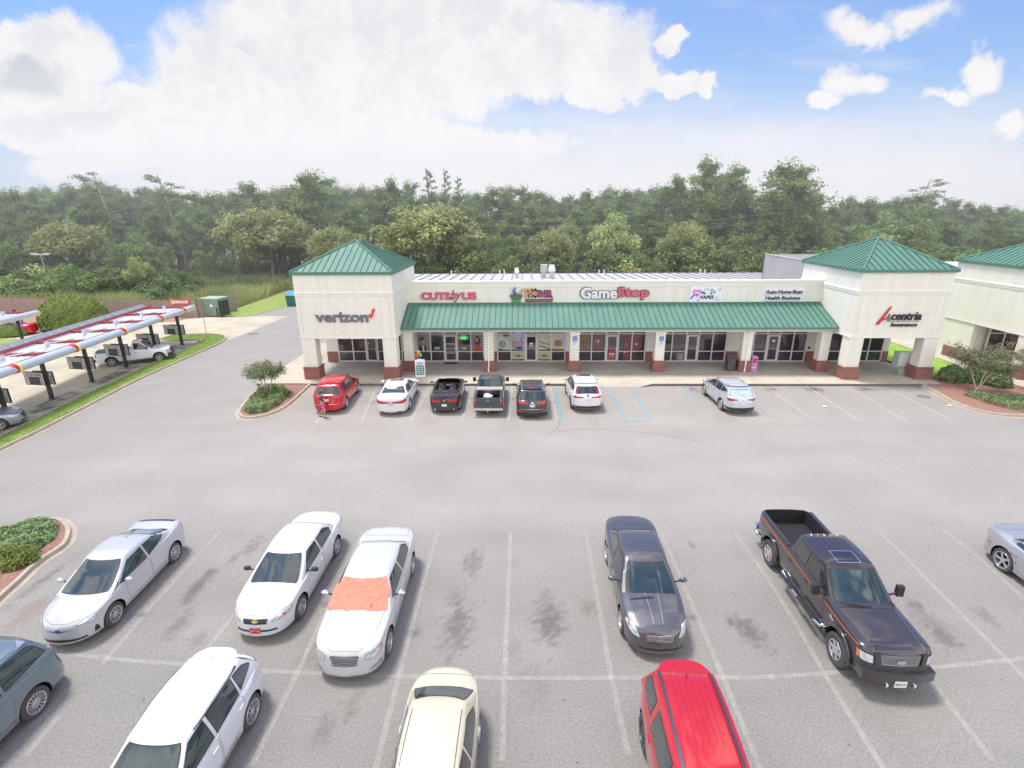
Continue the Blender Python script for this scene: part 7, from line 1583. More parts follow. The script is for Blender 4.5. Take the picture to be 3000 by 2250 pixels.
# ================================================================= drive-in canopy with menu boards
cg_ = M('canopy_grey', lin((196, 204, 212)), .5, .1, noise=(.8, .05)); cw_ = M('canopy_white', lin((226, 230, 232)), .45, .15, noise=(.5, .07)); cr_ = M('canopy_red', lin((150, 60, 62)), .5); cR_ = M('cone_red', lin((206, 44, 56)), .4); cy_ = M('ring_yellow', lin((240, 230, 110)), .4)
def drive_in(name, fx, bx2, y0, y1, z, label, ncone, cones):
    """fx(y), bx(y): x of the front and back beams at depth y"""
    s = empty(name, (fx(y0), y0, 0), 0, label, 'canopy'); O = lambda o: setattr(o, 'location', -s.location) or o
    n = 22; ys = [y0 + (y1 - y0) * k / n for k in range(n + 1)]
    # front beam: half round steel nose
    mb = MB(); prof = [(-.24, .20), (-.05, .22), (.12, .18), (.22, .08), (.25, -.04), (.21, -.14), (.11, -.21), (-.1, -.22), (-.24, -.20)]
    vs = [(fx(y) + p[0], y, z + p[1]) for y in ys for p in prof]; m = len(prof)
    mb.add(vs, [(j * m + k, j * m + k + 1, (j + 1) * m + k + 1, (j + 1) * m + k) for j in range(n) for k in range(m - 1)] + [tuple(range(m)), tuple(n * m + k for k in range(m - 1, -1, -1))])
    O(mb.build('front_beam', M('beam_silver', lin((205, 212, 218)), .35, .35) if 'beam_silver' not in bpy.data.materials else bpy.data.materials['beam_silver'], s, smooth=50))
    # back trough with gussets
    mb = MB(); vs = []
    prof = [(.45, .10), (.45, -.15), (-.10, -.15), (-.22, .34)]; m = 4
    vs = [(bx2(y) + p[0], y, z + p[1]) for y in ys for p in prof]
    mb.add(vs, [(j * m + k, j * m + k + 1, (j + 1) * m + k + 1, (j + 1) * m + k) for j in range(n) for k in range(3)]); O(mb.build('back_trough', cg_, s))
    ng = int((y1 - y0) / 1.05)
    for k in range(ng + 1):
        y = y0 + (y1 - y0) * k / ng; x = bx2(y)
        O(MB().add([(x - .2, y, z + .32), (x - .09, y, z - .14), (x + .44, y, z - .14), (x - .2, y + .03, z + .32), (x - .09, y + .03, z - .14), (x + .44, y + .03, z - .14)], [(0, 1, 2), (3, 5, 4), (0, 3, 4, 1), (0, 2, 5, 3), (1, 4, 5, 2)]).build('gusset', cg_, s))
    # deck with ribs
    mb = MB(); vs = []
    for y in ys: vs += [(fx(y) - .28, y, z + .06), (bx2(y) + .46, y, z + .0)]
    mb.add(vs, [(2 * j, 2 * j + 1, 2 * j + 3, 2 * j + 2) for j in range(n)]); O(mb.build('deck', cw_, s))
    mb = MB()
    for k in range(8):
        t = (k + .5) / 8; P = [(fx(y) - .28 + (bx2(y) + .46 - fx(y) + .28) * t, y, z + .075 - .06 * t) for y in ys]; mb.tube(P, .022, 4)
    O(mb.build('deck_rib', cg_, s))
    O(MB().tube([(bx2(y) + .62, y, z + .16) for y in ys], .10, 4).build('red_beam', cr_, s)); O(MB().tube([(fx(y) - .42, y, z + .13) for y in ys], .045, 4).build('red_beam', cr_, s))
    k = 0; y = y1 - .25
    while y > y0 and k < 12:
        w_ = .35; O(MB().add([(fx(y) - .45, y, z + .20), (bx2(y) + .55, y - .2, z + .16), (bx2(y - w_) + .55, y - .2 - w_, z + .16), (fx(y - w_) - .45, y - w_, z + .20), (fx(y) - .45, y, z + .08), (bx2(y) + .55, y - .2, z + .04), (bx2(y - w_) + .55, y - .2 - w_, z + .04), (fx(y - w_) - .45, y - w_, z + .08)], [(0, 1, 2, 3), (4, 7, 6, 5), (3, 2, 6, 7), (0, 4, 5, 1)]).build('cross_beam', cr_, s)); k += 1; y -= 3.3
    # conduit zigzag with small brackets
    P = []; y = y1 - 1.2; t = 0
    while y > y0: P.append((fx(y) - (.9 if t % 2 else 1.9), y, z + .25)); y -= 1.7; t += 1
    O(MB().tube(P, .03, 6).build('conduit', cw_, s))
    for q in P[::2]: O(MB().box(q[0] - .05, q[0] + .05, q[1] - .15, q[1] + .15, z + .06, z + .36).build('bracket', cg_, s))
    for yc in cones:
        x = fx(yc)
        O(MB().lathe([(.275, 0), (.28, .14), (.25, .14), (.25, 0)], 20, 'y', (x, yc, z)).build('yellow_ring', cy_, s, smooth=40)); O(MB().lathe([(.265, 0), (.262, -.14), (.24, -.30), (.18, -.46), (.08, -.60), (.0, -.64)], 20, 'y', (x, yc, z)).build('red_cone', cR_, s, smooth=True))
    O(MB().lathe([(.265, -.06), (.265, .05), (.2, .05)], 20, 'y', (fx(y1), y1, z)).build('yellow_ring', cy_, s, smooth=40))
    return s
fx1 = lambda y: -27.62 - (y - 25.5) * .118 - .10; bx1 = lambda y: -31.7 - (y - 29.5) * .150 - .35
def cone_y(px, py, z=3.0): return G(px / 3.687, 860 + py / 3.687, z).y
cones1 = [cone_y(760, 590), cone_y(1310, 410), cone_y(1750, 270), cone_y(2015, 185), cone_y(100, 810)]
dr1 = drive_in('drive_in_canopy', fx1, bx1, 17, cone_y(2165, 150) - .1, 3.0, 'long silver and white drive-in canopy with red and yellow cones along its front beam', 0, cones1)
A0 = G(0, 945, 3.1); A1 = G(108, 917, 3.1); sl = (A1.x - A0.x) / (A1.y - A0.y) if abs(A1.y - A0.y) > .1 else -.1
x2 = lambda y: A1.x + (y - A1.y) * -.13; b2 = lambda y: A1.x - 3.9 + (y - A1.y) * -.15
drive_in('drive_in_canopy', x2, b2, A1.y - 20, A1.y, 3.1, 'second drive-in canopy further back at the left edge', 0, [A1.y - 4.2])
# posts with menu boards
bm_w = M('menu_white', lin((222, 218, 220)), .4); bm_d = M('menu_dark', lin((66, 60, 68)), .45)
def menu_post(x, y, label, w=1.35, bz=1.35):
    s = empty('menu_post', (x, y, 0), R(-8), label, 'menu post', 'posts with menu boards under the drive-in canopy')
    MB().box(-.09, .09, -.09, .09, 0, 2.95).build('post', MT['pole_green'], s); MB().box(-.14, .14, -.14, .14, 0, .04).build('base_plate', MT['pole_green'], s)
    for yy, x0, x1 in ((-.12, -w - .05, .06), (.13, -w + .35, .42)):
        f = MB().box(x0, x1, yy - .04, yy + .04, bz - .42, bz + .42).build('menu_board', MT['black'], s)
        for sy in (-1, 1):
            yf = yy + sy * .045
            MB().box(x0 + .05, x1 - .05, yf - .004, yf + .004, bz + .12, bz + .38).build('menu_header', bm_w, f); MB().box(x0 + .05, x0 + .32, yf - .004, yf + .004, bz - .36, bz + .08).box(x1 - .32, x1 - .05, yf - .004, yf + .004, bz - .36, bz + .08).build('menu_panel', bm_w, f); MB().box(x0 + .36, x1 - .36, yf - .004, yf + .004, bz - .36, bz + .08).build('menu_panel', bm_d, f)
            if sy == -1:
                t = text_mesh('menu_text', 'BURGERS DRINKS', .1, MT['black'], .002, f, (x1 - x0) * .8, height=.18); upright(t, (x0 + x1) / 2, yf - .008, bz + .25)
                mbt = MB()
                for k in range(5): mbt.box(x0 + .09, x0 + .27, yf - .008, yf - .004, bz - .30 + k * .07, bz - .27 + k * .07); mbt.box(x1 - .27, x1 - .09, yf - .008, yf - .004, bz - .30 + k * .07, bz - .27 + k * .07)
                mbt.build('menu_lines', bm_d, f)
    return s
pp = [(-29.71, 29.93), (-29.94, 33.4), (-30.21, 37.01), (-30.35, 40.6), (-30.53, 44.23), (-29.3, 26.6)]
ll = ['dark green menu post standing second from the left edge', 'dark green menu post between the left posts and the white pickup', 'dark green menu post in front of the white pickup', 'dark green menu post behind the hood of the white pickup', 'dark green menu post on the tip of the grass verge', 'dark green menu post cut off at the left edge beside the silver sedan']
for (x, y), l_ in zip(pp, ll): menu_post(x, y, l_)
p2 = G(68, 1000); s = menu_post(p2.x, p2.y, 'menu post of the second canopy before the red sedan', .5, 2.1)
# ================================================================= vegetation
def leaf_mat(name, col, var=.35, trans=.25, scale=.35):
    m = bpy.data.materials.new(name); m.use_nodes = True; nt = m.node_tree; N = nt.nodes; L = nt.links; b = N['Principled BSDF']
    tc = N.new('ShaderNodeTexCoord'); n = N.new('ShaderNodeTexNoise'); n.inputs['Scale'].default_value = scale; n.inputs['Detail'].default_value = 5; L.new(tc.outputs['Object'], n.inputs['Vector'])
    oi = N.new('ShaderNodeObjectInfo'); ge = N.new('ShaderNodeNewGeometry')
    def mr(x, a, b_, c, d):
        q = N.new('ShaderNodeMapRange'); q.inputs[1].default_value = a; q.inputs[2].default_value = b_; q.inputs[3].default_value = c; q.inputs[4].default_value = d; L.new(x, q.inputs[0]); return q.outputs[0]
    def mu(a, b_):
        q = N.new('ShaderNodeMath'); q.operation = 'MULTIPLY'; L.new(a, q.inputs[0]); L.new(b_, q.inputs[1]); return q.outputs[0]
    f = mu(mu(mr(n.outputs['Fac'], .3, .7, 1 - var, 1 + var), mr(oi.outputs['Random'], 0, 1, .82, 1.2)), mr(ge.outputs['Random Per Island'], 0, 1, .84, 1.18))
    hs = N.new('ShaderNodeHueSaturation'); hs.inputs['Color'].default_value = col; L.new(f, hs.inputs['Value']); L.new(mr(oi.outputs['Random'], 0, 1, .485, .515), hs.inputs['Hue'])
    L.new(hs.outputs[0], b.inputs['Base Color']); b.inputs['Roughness'].default_value = .7; b.inputs['Specular IOR Level'].default_value = .25
    if trans:
        t = N.new('ShaderNodeBsdfTranslucent'); L.new(hs.outputs[0], t.inputs[0]); mx_ = N.new('ShaderNodeMixShader'); mx_.inputs[0].default_value = trans
        L.new(b.outputs[0], mx_.inputs[1]); L.new(t.outputs[0], mx_.inputs[2]); L.new(mx_.outputs[0], N['Material Output'].inputs[0])
    return m
LM = dict(pine=leaf_mat('pine_needles', lin((134, 152, 94))), oak=leaf_mat('oak_leaves', lin((166, 176, 118))), lime=leaf_mat('bright_leaves', lin((176, 190, 128))), bush=leaf_mat('bush_leaves', lin((132, 150, 94))), dark=leaf_mat('dark_leaves', lin((120, 138, 94))),
          cover=leaf_mat('ground_cover_leaves', lin((140, 160, 112)), .45, .2, 2.5), hedge=leaf_mat('hedge_leaves', lin((132, 148, 84)), .3, .15, 1.5), myrtle=leaf_mat('myrtle_leaves', lin((138, 148, 116)), .35, .25, 2), flower=leaf_mat('red_blossom', lin((226, 84, 92)), .3, .3, 3), reed=leaf_mat('reed_blades', lin((178, 186, 130)), .3, .2, .2))
def rnd_dir(): 
    z = random.uniform(-1, 1); a = random.uniform(0, 2 * math.pi); r = math.sqrt(1 - z * z); return Vector((r * math.cos(a), r * math.sin(a), z))
def leaves(mb, c, rad, n, size, mi=0, shell=.55, flatz=1.0, asp=.6, up=0):
    for _ in range(n):
        d = rnd_dir(); r = (shell + (1 - shell) * random.random()) ; p = Vector(c) + Vector((d.x * rad[0], d.y * rad[1], d.z * rad[2])) * r
        nn = (rnd_dir() * .8 + d * .7 + Vector((0, 0, up))).normalized(); a = nn.cross(rnd_dir()).normalized(); b = nn.cross(a); s = size * random.uniform(.6, 1.3)
        mb.v += [tuple(p - a * s), tuple(p + b * s * asp), tuple(p + a * s), tuple(p - b * s * asp)]; k = len(mb.v) - 4; mb.f.append((k, k + 1, k + 2, k + 3)); mb.m.append(mi)
def limb(mb, p, d, L_, r, n=5, wob=.15, end=.3, sides=6):
    P = [Vector(p)]; d = Vector(d).normalized()
    for k in range(n):
        d = (d + Vector((random.uniform(-wob, wob), random.uniform(-wob, wob), random.uniform(-wob, wob) * .5))).normalized(); P.append(P[-1] + d * L_ / n)
    mb.tube(P, [r * (1 - (1 - end) * k / n) for k in range(n + 1)], sides, cap=False); return P
def tree(name, kind, h, seed, leafm, barkm, cw=None, n=None):
    """returns root at origin, height h"""
    random.seed(seed); root = empty(name, (0, 0, 0)); tk = MB(); cr = MB()
    if kind == 'pine':        # tall bare trunk, irregular tufted crown
        T = limb(tk, (0, 0, 0), (0, 0, 1), h * .96, h * .0135, 10, .035, .35, 7); cw = cw or h * .19
        for k in range(34):
            t = .34 + .64 * (k / 34); i = min(9, int(t * 10)); base = T[i].lerp(T[i + 1], t * 10 - i); a = random.uniform(0, 6.28); ln = cw * (1.15 - abs(t - .66) * 1.9) * random.uniform(.5, 1.15)
            if ln < .3: ln = .4
            P = limb(tk, base, (math.cos(a), math.sin(a), random.uniform(.05, .5)), ln, h * .004, 4, .25, .4, 4)
            for q in P[1:]:
                if random.random() < .85: leaves(cr, q + Vector((0, 0, .15)), (ln * .34 + .40, ln * .34 + .40, ln * .24 + .30), 60, .21 * h / 18 + .04, 0, .15, asp=.42)
        leaves(cr, T[-1], (cw * .42, cw * .42, cw * .45), 260, .23, 0, .1, asp=.42)
        for k in range(5):
            t = random.uniform(.28, .48); i = int(t * 10); limb(tk, T[i], (random.uniform(-1, 1), random.uniform(-1, 1), .2), h * .05, h * .003, 3, .2, .3, 4)
    elif kind == 'spire':      # conical young conifer
        T = limb(tk, (0, 0, 0), (0, 0, 1), h * .98, h * .014, 8, .02, .2, 6); cw = cw or h * .17
        for k in range(40):
            t = .12 + .86 * k / 40; a = k * 2.4; ln = cw * (1 - t) * 1.1 + .25; z = t * h * .98
            P = limb(tk, (T[0].x, T[0].y, z), (math.cos(a), math.sin(a), .25), ln, .03, 2, .1, .3, 3)
            for q in P[1:]: leaves(cr, q, (ln * .34 + .12, ln * .34 + .12, .3), 24, .17, 0, .1, asp=.35)
    elif kind == 'round':      # broad leaf
        T = limb(tk, (0, 0, 0), (0, 0, 1), h * .45, h * .022, 4, .08, .6, 7); cw = cw or h * .45; N_ = n or (72 if leafm == LM['oak'] else 50)
        for k in range(N_):
            d = rnd_dir(); d.z = abs(d.z) * 1.0 - .32 if random.random() < .8 else d.z; rr = random.uniform(.55, 1.0)
            c = Vector((d.x * cw * rr, d.y * cw * rr, h * .56 + d.z * h * .42 * rr))
            s_ = random.uniform(.22, .40) * cw * .8; leaves(cr, c, (s_, s_, s_ * .8), 120, .055 * cw ** .6 + .07, 0, .45, up=.3)
            if k % 5 == 0: P = limb(tk, T[-1], c - T[-1], (c - T[-1]).length * .9, h * .008, 4, .12, .3, 5)
        leaves(cr, (0, 0, h * .5), (cw * .7, cw * .7, h * .36), 500, .16, 0, .2)
    elif kind == 'flat':       # slender tree with layered flat tufts
        T = limb(tk, (0, 0, 0), (0, 0, 1), h * .95, h * .011, 9, .06, .35, 6); cw = cw or h * .14
        for k in range(14):
            t = .62 + .36 * k / 14; i = min(8, int(t * 9)); base = T[i].lerp(T[i + 1], t * 9 - i); a = random.uniform(0, 6.28); ln = cw * random.uniform(.5, 1.2) * (1.2 - t * .5)
            P = limb(tk, base, (math.cos(a), math.sin(a), .35), ln, .05, 3, .25, .3, 4); leaves(cr, P[-1], (ln * .5 + .3, ln * .5 + .3, .45), 90, .17, 0, .1, asp=.4)
    elif kind == 'bush':
        cw = cw or h * .7
        for k in range(n or 26):
            d = rnd_dir(); d.z = abs(d.z); rr = random.uniform(.4, 1); c = Vector((d.x * cw * rr, d.y * cw * rr, d.z * h * .75 * rr + h * .1)); s_ = random.uniform(.25, .45) * h * .6; leaves(cr, c, (s_, s_, s_ * .8), 150, .085 + .010 * h, 0, .3, up=.3)
        for k in range(5): limb(tk, (0, 0, 0), (random.uniform(-.5, .5), random.uniform(-.5, .5), 1), h * .6, .05, 3, .15, .3, 4)
    t_ = tk.build('trunk', barkm, root, smooth=True); c_ = cr.build('crown', leafm, root); return root
def children_mesh_height(r): return max(v.co.z for c in r.children for v in c.data.vertices)
protos = {}
for nm, kd, h, sd, lm, bk_, cw_ in (('pineA', 'pine', 20, 11, 'pine', 'bark_pale', None), ('pineB', 'pine', 20, 12, 'pine', 'bark', None), ('pineC', 'pine', 20, 13, 'pine', 'bark_pale', 4.6), ('spire', 'spire', 16, 21, 'pine', 'bark', None), ('flat', 'flat', 20, 31, 'dark', 'bark_pale', None),
                               ('roundA', 'round', 12, 41, 'oak', 'bark', 5.4), ('roundB', 'round', 12, 42, 'bush', 'bark', 5.0), ('roundC', 'round', 10, 43, 'lime', 'bark', 4.2), ('bushA', 'bush', 4, 51, 'bush', 'bark', 3.0), ('bushB', 'bush', 4, 52, 'dark', 'bark', 3.2), ('bushC', 'bush', 3.5, 53, 'lime', 'bark', 2.4)):
    names = dict(pine='pine_tree', spire='conifer_tree', flat='slender_tree', round='broadleaf_tree', bush='wild_bush')
    r = tree(names[kd], kd, h, sd, LM[lm], MT[bk_], cw_); protos[nm] = [r, children_mesh_height(r), False]
def plant(nm, x, y, h, label, cat='tree', group=None, wide=1.0, z=0):
    r, ph, used = protos[nm]
    o = r if not used else copy_tree(r); protos[nm][2] = True
    k = h / ph; o.location = (x, y, z); o.scale = (k * wide, k * wide, k); o.rotation_euler = (0, 0, random.uniform(0, 6.28)); o['label'] = label; o['category'] = cat
    if group: o['group'] = group
    elif 'group' in o: del o['group']
    return o
def topz(px, py, Y_): return W(px * 1.3562, py * 1.3562, Y_)
random.seed(5)
# special trees one can point to (2212-wide pixels: x, top y, distance, proto, width factor)
SP = [('pineC', 1530, 331, 92, 1.05, 'tallest pine, left of the two high crowns right of centre'), ('pineA', 1592, 341, 96, 1.0, 'tall pine just right of the tallest pine'), ('pineC', 1720, 338, 90, 1.25, 'tall spreading pine with a double crown right of the tallest pines'), ('pineB', 1745, 350, 94, 1.0, 'tall pine leaning against the spreading pine on its right'),
      ('spire', 926, 362, 100, 1.2, 'pointed conifer, left of the three spires above the left woods'), ('spire', 963, 363, 102, .9, 'pointed conifer, middle of the three spires above the left woods'), ('spire', 990, 380, 100, 1.0, 'pointed conifer, right of the three spires above the left woods'),
      ('pineA', 650, 362, 95, 1.1, 'tall pine with a narrow top above the left tower'), ('pineC', 690, 364, 97, 1.15, 'tall broad pine right of the narrow topped pine'), ('flat', 205, 368, 96, 1.3, 'pine poking above the left tree line'), ('flat', 368, 378, 100, 1.3, 'thin pine with a loose flat crown above the left woods'),
      ('flat', 1985, 388, 112, 1.3, 'slender tree with layered tufts, taller of two at the far right'), ('flat', 2048, 410, 114, .9, 'slender tree with layered tufts, shorter of two at the far right'), ('pineB', 1460, 374, 98, 1.05, 'pine with open crown left of the tallest pine'), ('pineA', 832, 374, 99, 1.0, 'loose crowned pine left of the three spires'), ('pineB', 870, 386, 99, .9, 'smaller loose crowned pine beside the three spires'),
      ('roundA', 570, 445, 88, 1.25, 'big round oak left of the left tower roof'), ('roundA', 930, 434, 80, 1.3, 'big spreading oak right of the left tower roof'), ('roundC', 1330, 458, 84, .9, 'pale green oak behind the middle of the shops'), ('roundC', 290, 552, 72, .8, 'pale yellowish tree behind the plank fence'),
      ('bushC', 1348, 553, 70, 1.0, 'small bright bush just above the shop roof'), ('roundB', 1500, 488, 86, .95, 'bushy green tree below the tallest pine'), ('roundB', 680, 483, 88, .9, 'mid green tree right of the big round oak'), ('roundC', 1905, 505, 80, 1.0, 'yellow green tree behind the right tower roof'),
      ('roundB', 430, 520, 86, .7, 'small bright green tree left of the big round oak'), ('roundB', 2010, 500, 90, 1.1, 'broad green tree right of the right tower roof'), ('roundA', 1225, 478, 90, .7, 'narrow green tree left of the pale green oak'), ('roundB', 1600, 520, 84, .8, 'dark bushy tree behind the corrugated wall')]
for nm, px, py, Y_, wd, l_ in SP:
    x, zt = topz(px, py, Y_); plant(nm, x, Y_, max(2, zt), l_, 'tree' if 'bush' not in nm else 'bush', None, wd)
prof = [(-200, 420), (0, 408), (60, 400), (130, 392), (205, 386), (270, 400), (340, 396), (400, 402), (470, 415), (520, 392), (600, 388), (650, 390), (740, 398), (790, 386), (830, 398), (880, 400), (960, 405), (1000, 405), (1030, 420), (1060, 395), (1130, 393), (1200, 414), (1250, 408), (1330, 398), (1400, 403), (1440, 395), (1500, 400), (1560, 395), (1640, 396), (1690, 395), (1765, 412), (1800, 430), (1850, 412), (1900, 420), (1960, 408), (2040, 416), (2080, 436), (2130, 428), (2212, 440), (2420, 440)]
def prof_y(x): 
    for (a, b), (c, d) in zip(prof, prof[1:]):
        if a <= x <= c: return b + (d - b) * (x - a) / (c - a)
    return 430
x = -190
while x < 2400:      # skyline
    Y_ = random.uniform(98, 118); wx, zt = topz(x, prof_y(x) + random.uniform(-4, 12), Y_)
    plant(random.choice(['pineA', 'pineB', 'pineC', 'pineA']), wx, Y_, zt, 'tall pine in the closed row along the top of the woods', 'tree', 'pines along the skyline of the woods', random.uniform(.9, 1.25)); x += random.uniform(17, 25)
x = -190
while x < 2400:      # second row
    Y_ = random.uniform(90, 100); wx, zt = topz(x, prof_y(x) + random.uniform(28, 65), Y_)
    plant(random.choice(['pineA', 'pineB', 'pineC', 'spire', 'roundB'] if x < 1700 else ['pineB', 'roundB', 'roundB', 'pineC']), wx, Y_, zt, 'mid height tree inside the woods below the skyline pines', 'tree', 'trees in the middle of the woods', random.uniform(.95, 1.3)); x += random.uniform(22, 34)
x = -190
while x < 2400:      # third row, lower broadleaf
    left = x < 640; Y_ = random.uniform(80, 88) if not 360 < x < 670 else random.uniform(97, 103); wx, zt = topz(x, prof_y(x) + random.uniform(75, 130), Y_)
    plant(random.choice(['roundB', 'roundB', 'roundA', 'spire', 'pineB']), wx, Y_, max(4, zt), 'low leafy tree near the front of the woods', 'tree', 'low trees at the front of the woods', random.uniform(.8, 1.1)); x += random.uniform(38, 54)
# bushes at the edge of the woods
for i in range(95):
    px = -150 + i * 27; left = px < 470
    Y_ = random.uniform(68, 78) if left else random.uniform(74, 84)
    if 395 < px < 670: Y_ = random.uniform(92, 97)
    wx, zt = topz(px, random.uniform(560, 600) if left else random.uniform(520, 575), Y_)
    plant(random.choice(['bushA', 'bushB', 'bushA', 'bushB', 'bushC'] if random.random() < .5 else ['bushA', 'bushB']), wx, Y_, max(1.8, min(6.5, zt)), 'wild green bush along the foot of the woods', 'bush', 'bushes along the foot of the woods', random.uniform(.9, 1.4))
# marsh grass between the lot and the woods
random.seed(9)
def blades(name, poly_pts, n, h, w, mat, label, cat, clump=.0, z=0, lean=.25):
    mb = MB(); xs = [p[0] for p in poly_pts]; ys = [p[1] for p in poly_pts]
    def inside(x, y):
        c = False; j = len(poly_pts) - 1
        for i in range(len(poly_pts)):
            (xi, yi), (xj, yj) = poly_pts[i][:2], poly_pts[j][:2]
            if (yi > y) != (yj > y) and x < (xj - xi) * (y - yi) / (yj - yi) + xi: c = not c
            j = i
        return c
    k = 0
    while k < n:
        x, y = random.uniform(min(xs), max(xs)), random.uniform(min(ys), max(ys))
        if not inside(x, y): continue
        hh = h * random.uniform(.6, 1.25) * (1 + .5 * fbm(x, y, clump)) if clump else h * random.uniform(.5, 1.2); a = random.uniform(0, 6.28); dx, dy = math.cos(a) * w, math.sin(a) * w; lx, ly = random.gauss(0, lean) * hh, random.gauss(0, lean) * hh
        b = len(mb.v); mb.v += [(x - dx, y - dy, z), (x + dx, y + dy, z), (x + dx * .5 + lx * .5, y + dy * .5 + ly * .5, z + hh * .6), (x + lx, y + ly, z + hh)]; mb.f.append((b, b + 1, b + 2, b + 3)); mb.m.append(0); k += 1
    o = mb.build(name, mat); return tag(o, label, cat, kind='stuff')
blades('marsh_grass', [(-62, 60.5), (-36.3, 60.8), (-35.8, 63), (-36.8, 80), (-24, 80.5), (-14, 70), (-10, 75), (-10, 92), (-70, 90), (-70, 64)], 34000, 1.3, .05, LM['reed'], 'tall pale green marsh grass between the fence and the woods', 'marsh grass', .12)
blades('undergrowth', [(-95, 66), (-60, 70), (-40, 82), (0, 84), (50, 82), (95, 66), (110, 90), (60, 120), (-60, 120), (-110, 92)], 26000, 1.6, .12, LM['bush'], 'dense green undergrowth beneath the trees of the woods', 'undergrowth', .08, lean=.4)
blades('verge_blades', [(p.x, p.y) for p in outer[2:]] + [(p.x, p.y) for p in inner[:10]], 26000, .05, .012, leaf_mat('lawn_blades', lin((132, 156, 78)), .3, .2, .8), 'short mown grass of the verge beside the drive-in', 'grass', 0, z=.10)
# shrubs and ground cover in the beds
def cover(name, poly, n, h, label, mat='cover', size=.05, z=.1, cat='ground cover', hump=.22):
    mb = MB(); xs = [p[0] for p in poly]; ys = [p[1] for p in poly]
    def ins(x, y):
        c = False; j = len(poly) - 1; md = 9
        for i in range(len(poly)):
            (xi, yi), (xj, yj) = poly[i][:2], poly[j][:2]
            if (yi > y) != (yj > y) and x < (xj - xi) * (y - yi) / (yj - yi) + xi: c = not c
            ex, ey = xj - xi, yj - yi; t = max(0, min(1, ((x - xi) * ex + (y - yi) * ey) / (ex * ex + ey * ey + 1e-9))); md = min(md, math.hypot(x - xi - t * ex, y - yi - t * ey)); j = i
        return c, md
    k = 0
    while k < n:
        x, y = random.uniform(min(xs), max(xs)), random.uniform(min(ys), max(ys)); c, md = ins(x, y)
        if not c: continue
        top = h * min(1, md / hump + .15) * (1 + .45 * fbm(x, y, 1.4)); zz = z + top * math.sqrt(random.random()); nn = (rnd_dir() * .7 + Vector((0, 0, .8))).normalized(); a = nn.cross(rnd_dir()).normalized(); b = nn.cross(a); s_ = size * random.uniform(.6, 1.3); p = Vector((x, y, zz))
        mb.v += [tuple(p - a * s_), tuple(p + b * s_ * .5), tuple(p + a * s_), tuple(p - b * s_ * .5)]; q = len(mb.v) - 4; mb.f.append((q, q + 1, q + 2, q + 3)); mb.m.append(0); k += 1
    o = mb.build(name, LM[mat]); return tag(o, label, cat, kind='stuff')
cover('ground_cover', [(-14.75, 30.8), (-14.6, 28.6), (-14.9, 27.4), (-15.6, 27.05), (-16.3, 27.6), (-16.75, 29), (-17.1, 30.9), (-16.9, 32.0), (-15.6, 31.6)], 12000, .36, 'low green ground cover filling the planted island')
cover('ground_cover', [(27.0, 30.6), (27.3, 28.7), (27.9, 27.7), (30, 27.5), (36, 27.7), (42, 27.8), (42, 30), (34, 30.8), (31, 30.6), (29, 30.0), (28.2, 30.8)], 26000, .34, 'low green ground cover along the kerb of the right bed')
cover('ground_cover', [(lb[i].x, lb[i].y) for i in (0, 1)] + [(p.x * .985 - .25, p.y) for p in [G(x / 1.9986, 1420 + y / 1.9986) for x, y in [(40, 290), (200, 245), (300, 222), (350, 255), (330, 330), (200, 420), (60, 470), (-60, 500)]]], 22000, .32, 'sprawling green ground cover in the corner bed at the left edge')
def shrub(x, y, rx_, ry_, h, n, label, mat='bush', size=.06, z=.1, cat='shrub', group=None):
    r = empty('shrub', (x, y, z), 0, label, cat, group); mb = MB()
    for k in range(int(n / 60)):
        d = rnd_dir(); d.z = abs(d.z); leaves(mb, (d.x * rx_ * .72, d.y * ry_ * .72, d.z * h * .66 + .05), (rx_ * .34, ry_ * .34, h * .30), 60, size, 0, .5, up=.3)
    mb.build('foliage', LM[mat], r); tb = MB()
    for k in range(4): limb(tb, (0, 0, 0), (random.uniform(-.6, .6), random.uniform(-.6, .6), 1), h * .7, .03, 3, .2, .4, 4)
    tb.build('stems', MT['bark'], r); return r
q = G(60 / 1.9986, 1420 + 480 / 1.9986); shrub(q.x + .1, q.y + .1, .75, .55, .60, 9000, 'rounded yellow green shrub in the corner bed at the left edge', 'hedge', .045)
for x, y, rx_, ry_, h, l_ in ((28.6, 33.6, 1.0, .8, 1.35, 'dark green shrub beside the brick pier of the right tower'), (29.9, 33.3, 1.1, .9, 1.5, 'middle shrub of the clump in the right bed'), (31.3, 33.6, 1.1, .9, 1.5, 'shrub of the right bed closest to the neighbouring building'), (30.7, 32.4, .9, .7, 1.1, 'front shrub of the clump in the right bed')):
    shrub(x, y, rx_ * .85, ry_ * .9, h * .82, 9000, l_, 'cover', .07)
shrub(35.2, 33.0, .9, .8, 1.2, 5000, 'shrub before the brick pier of the neighbouring building', 'hedge', .06)
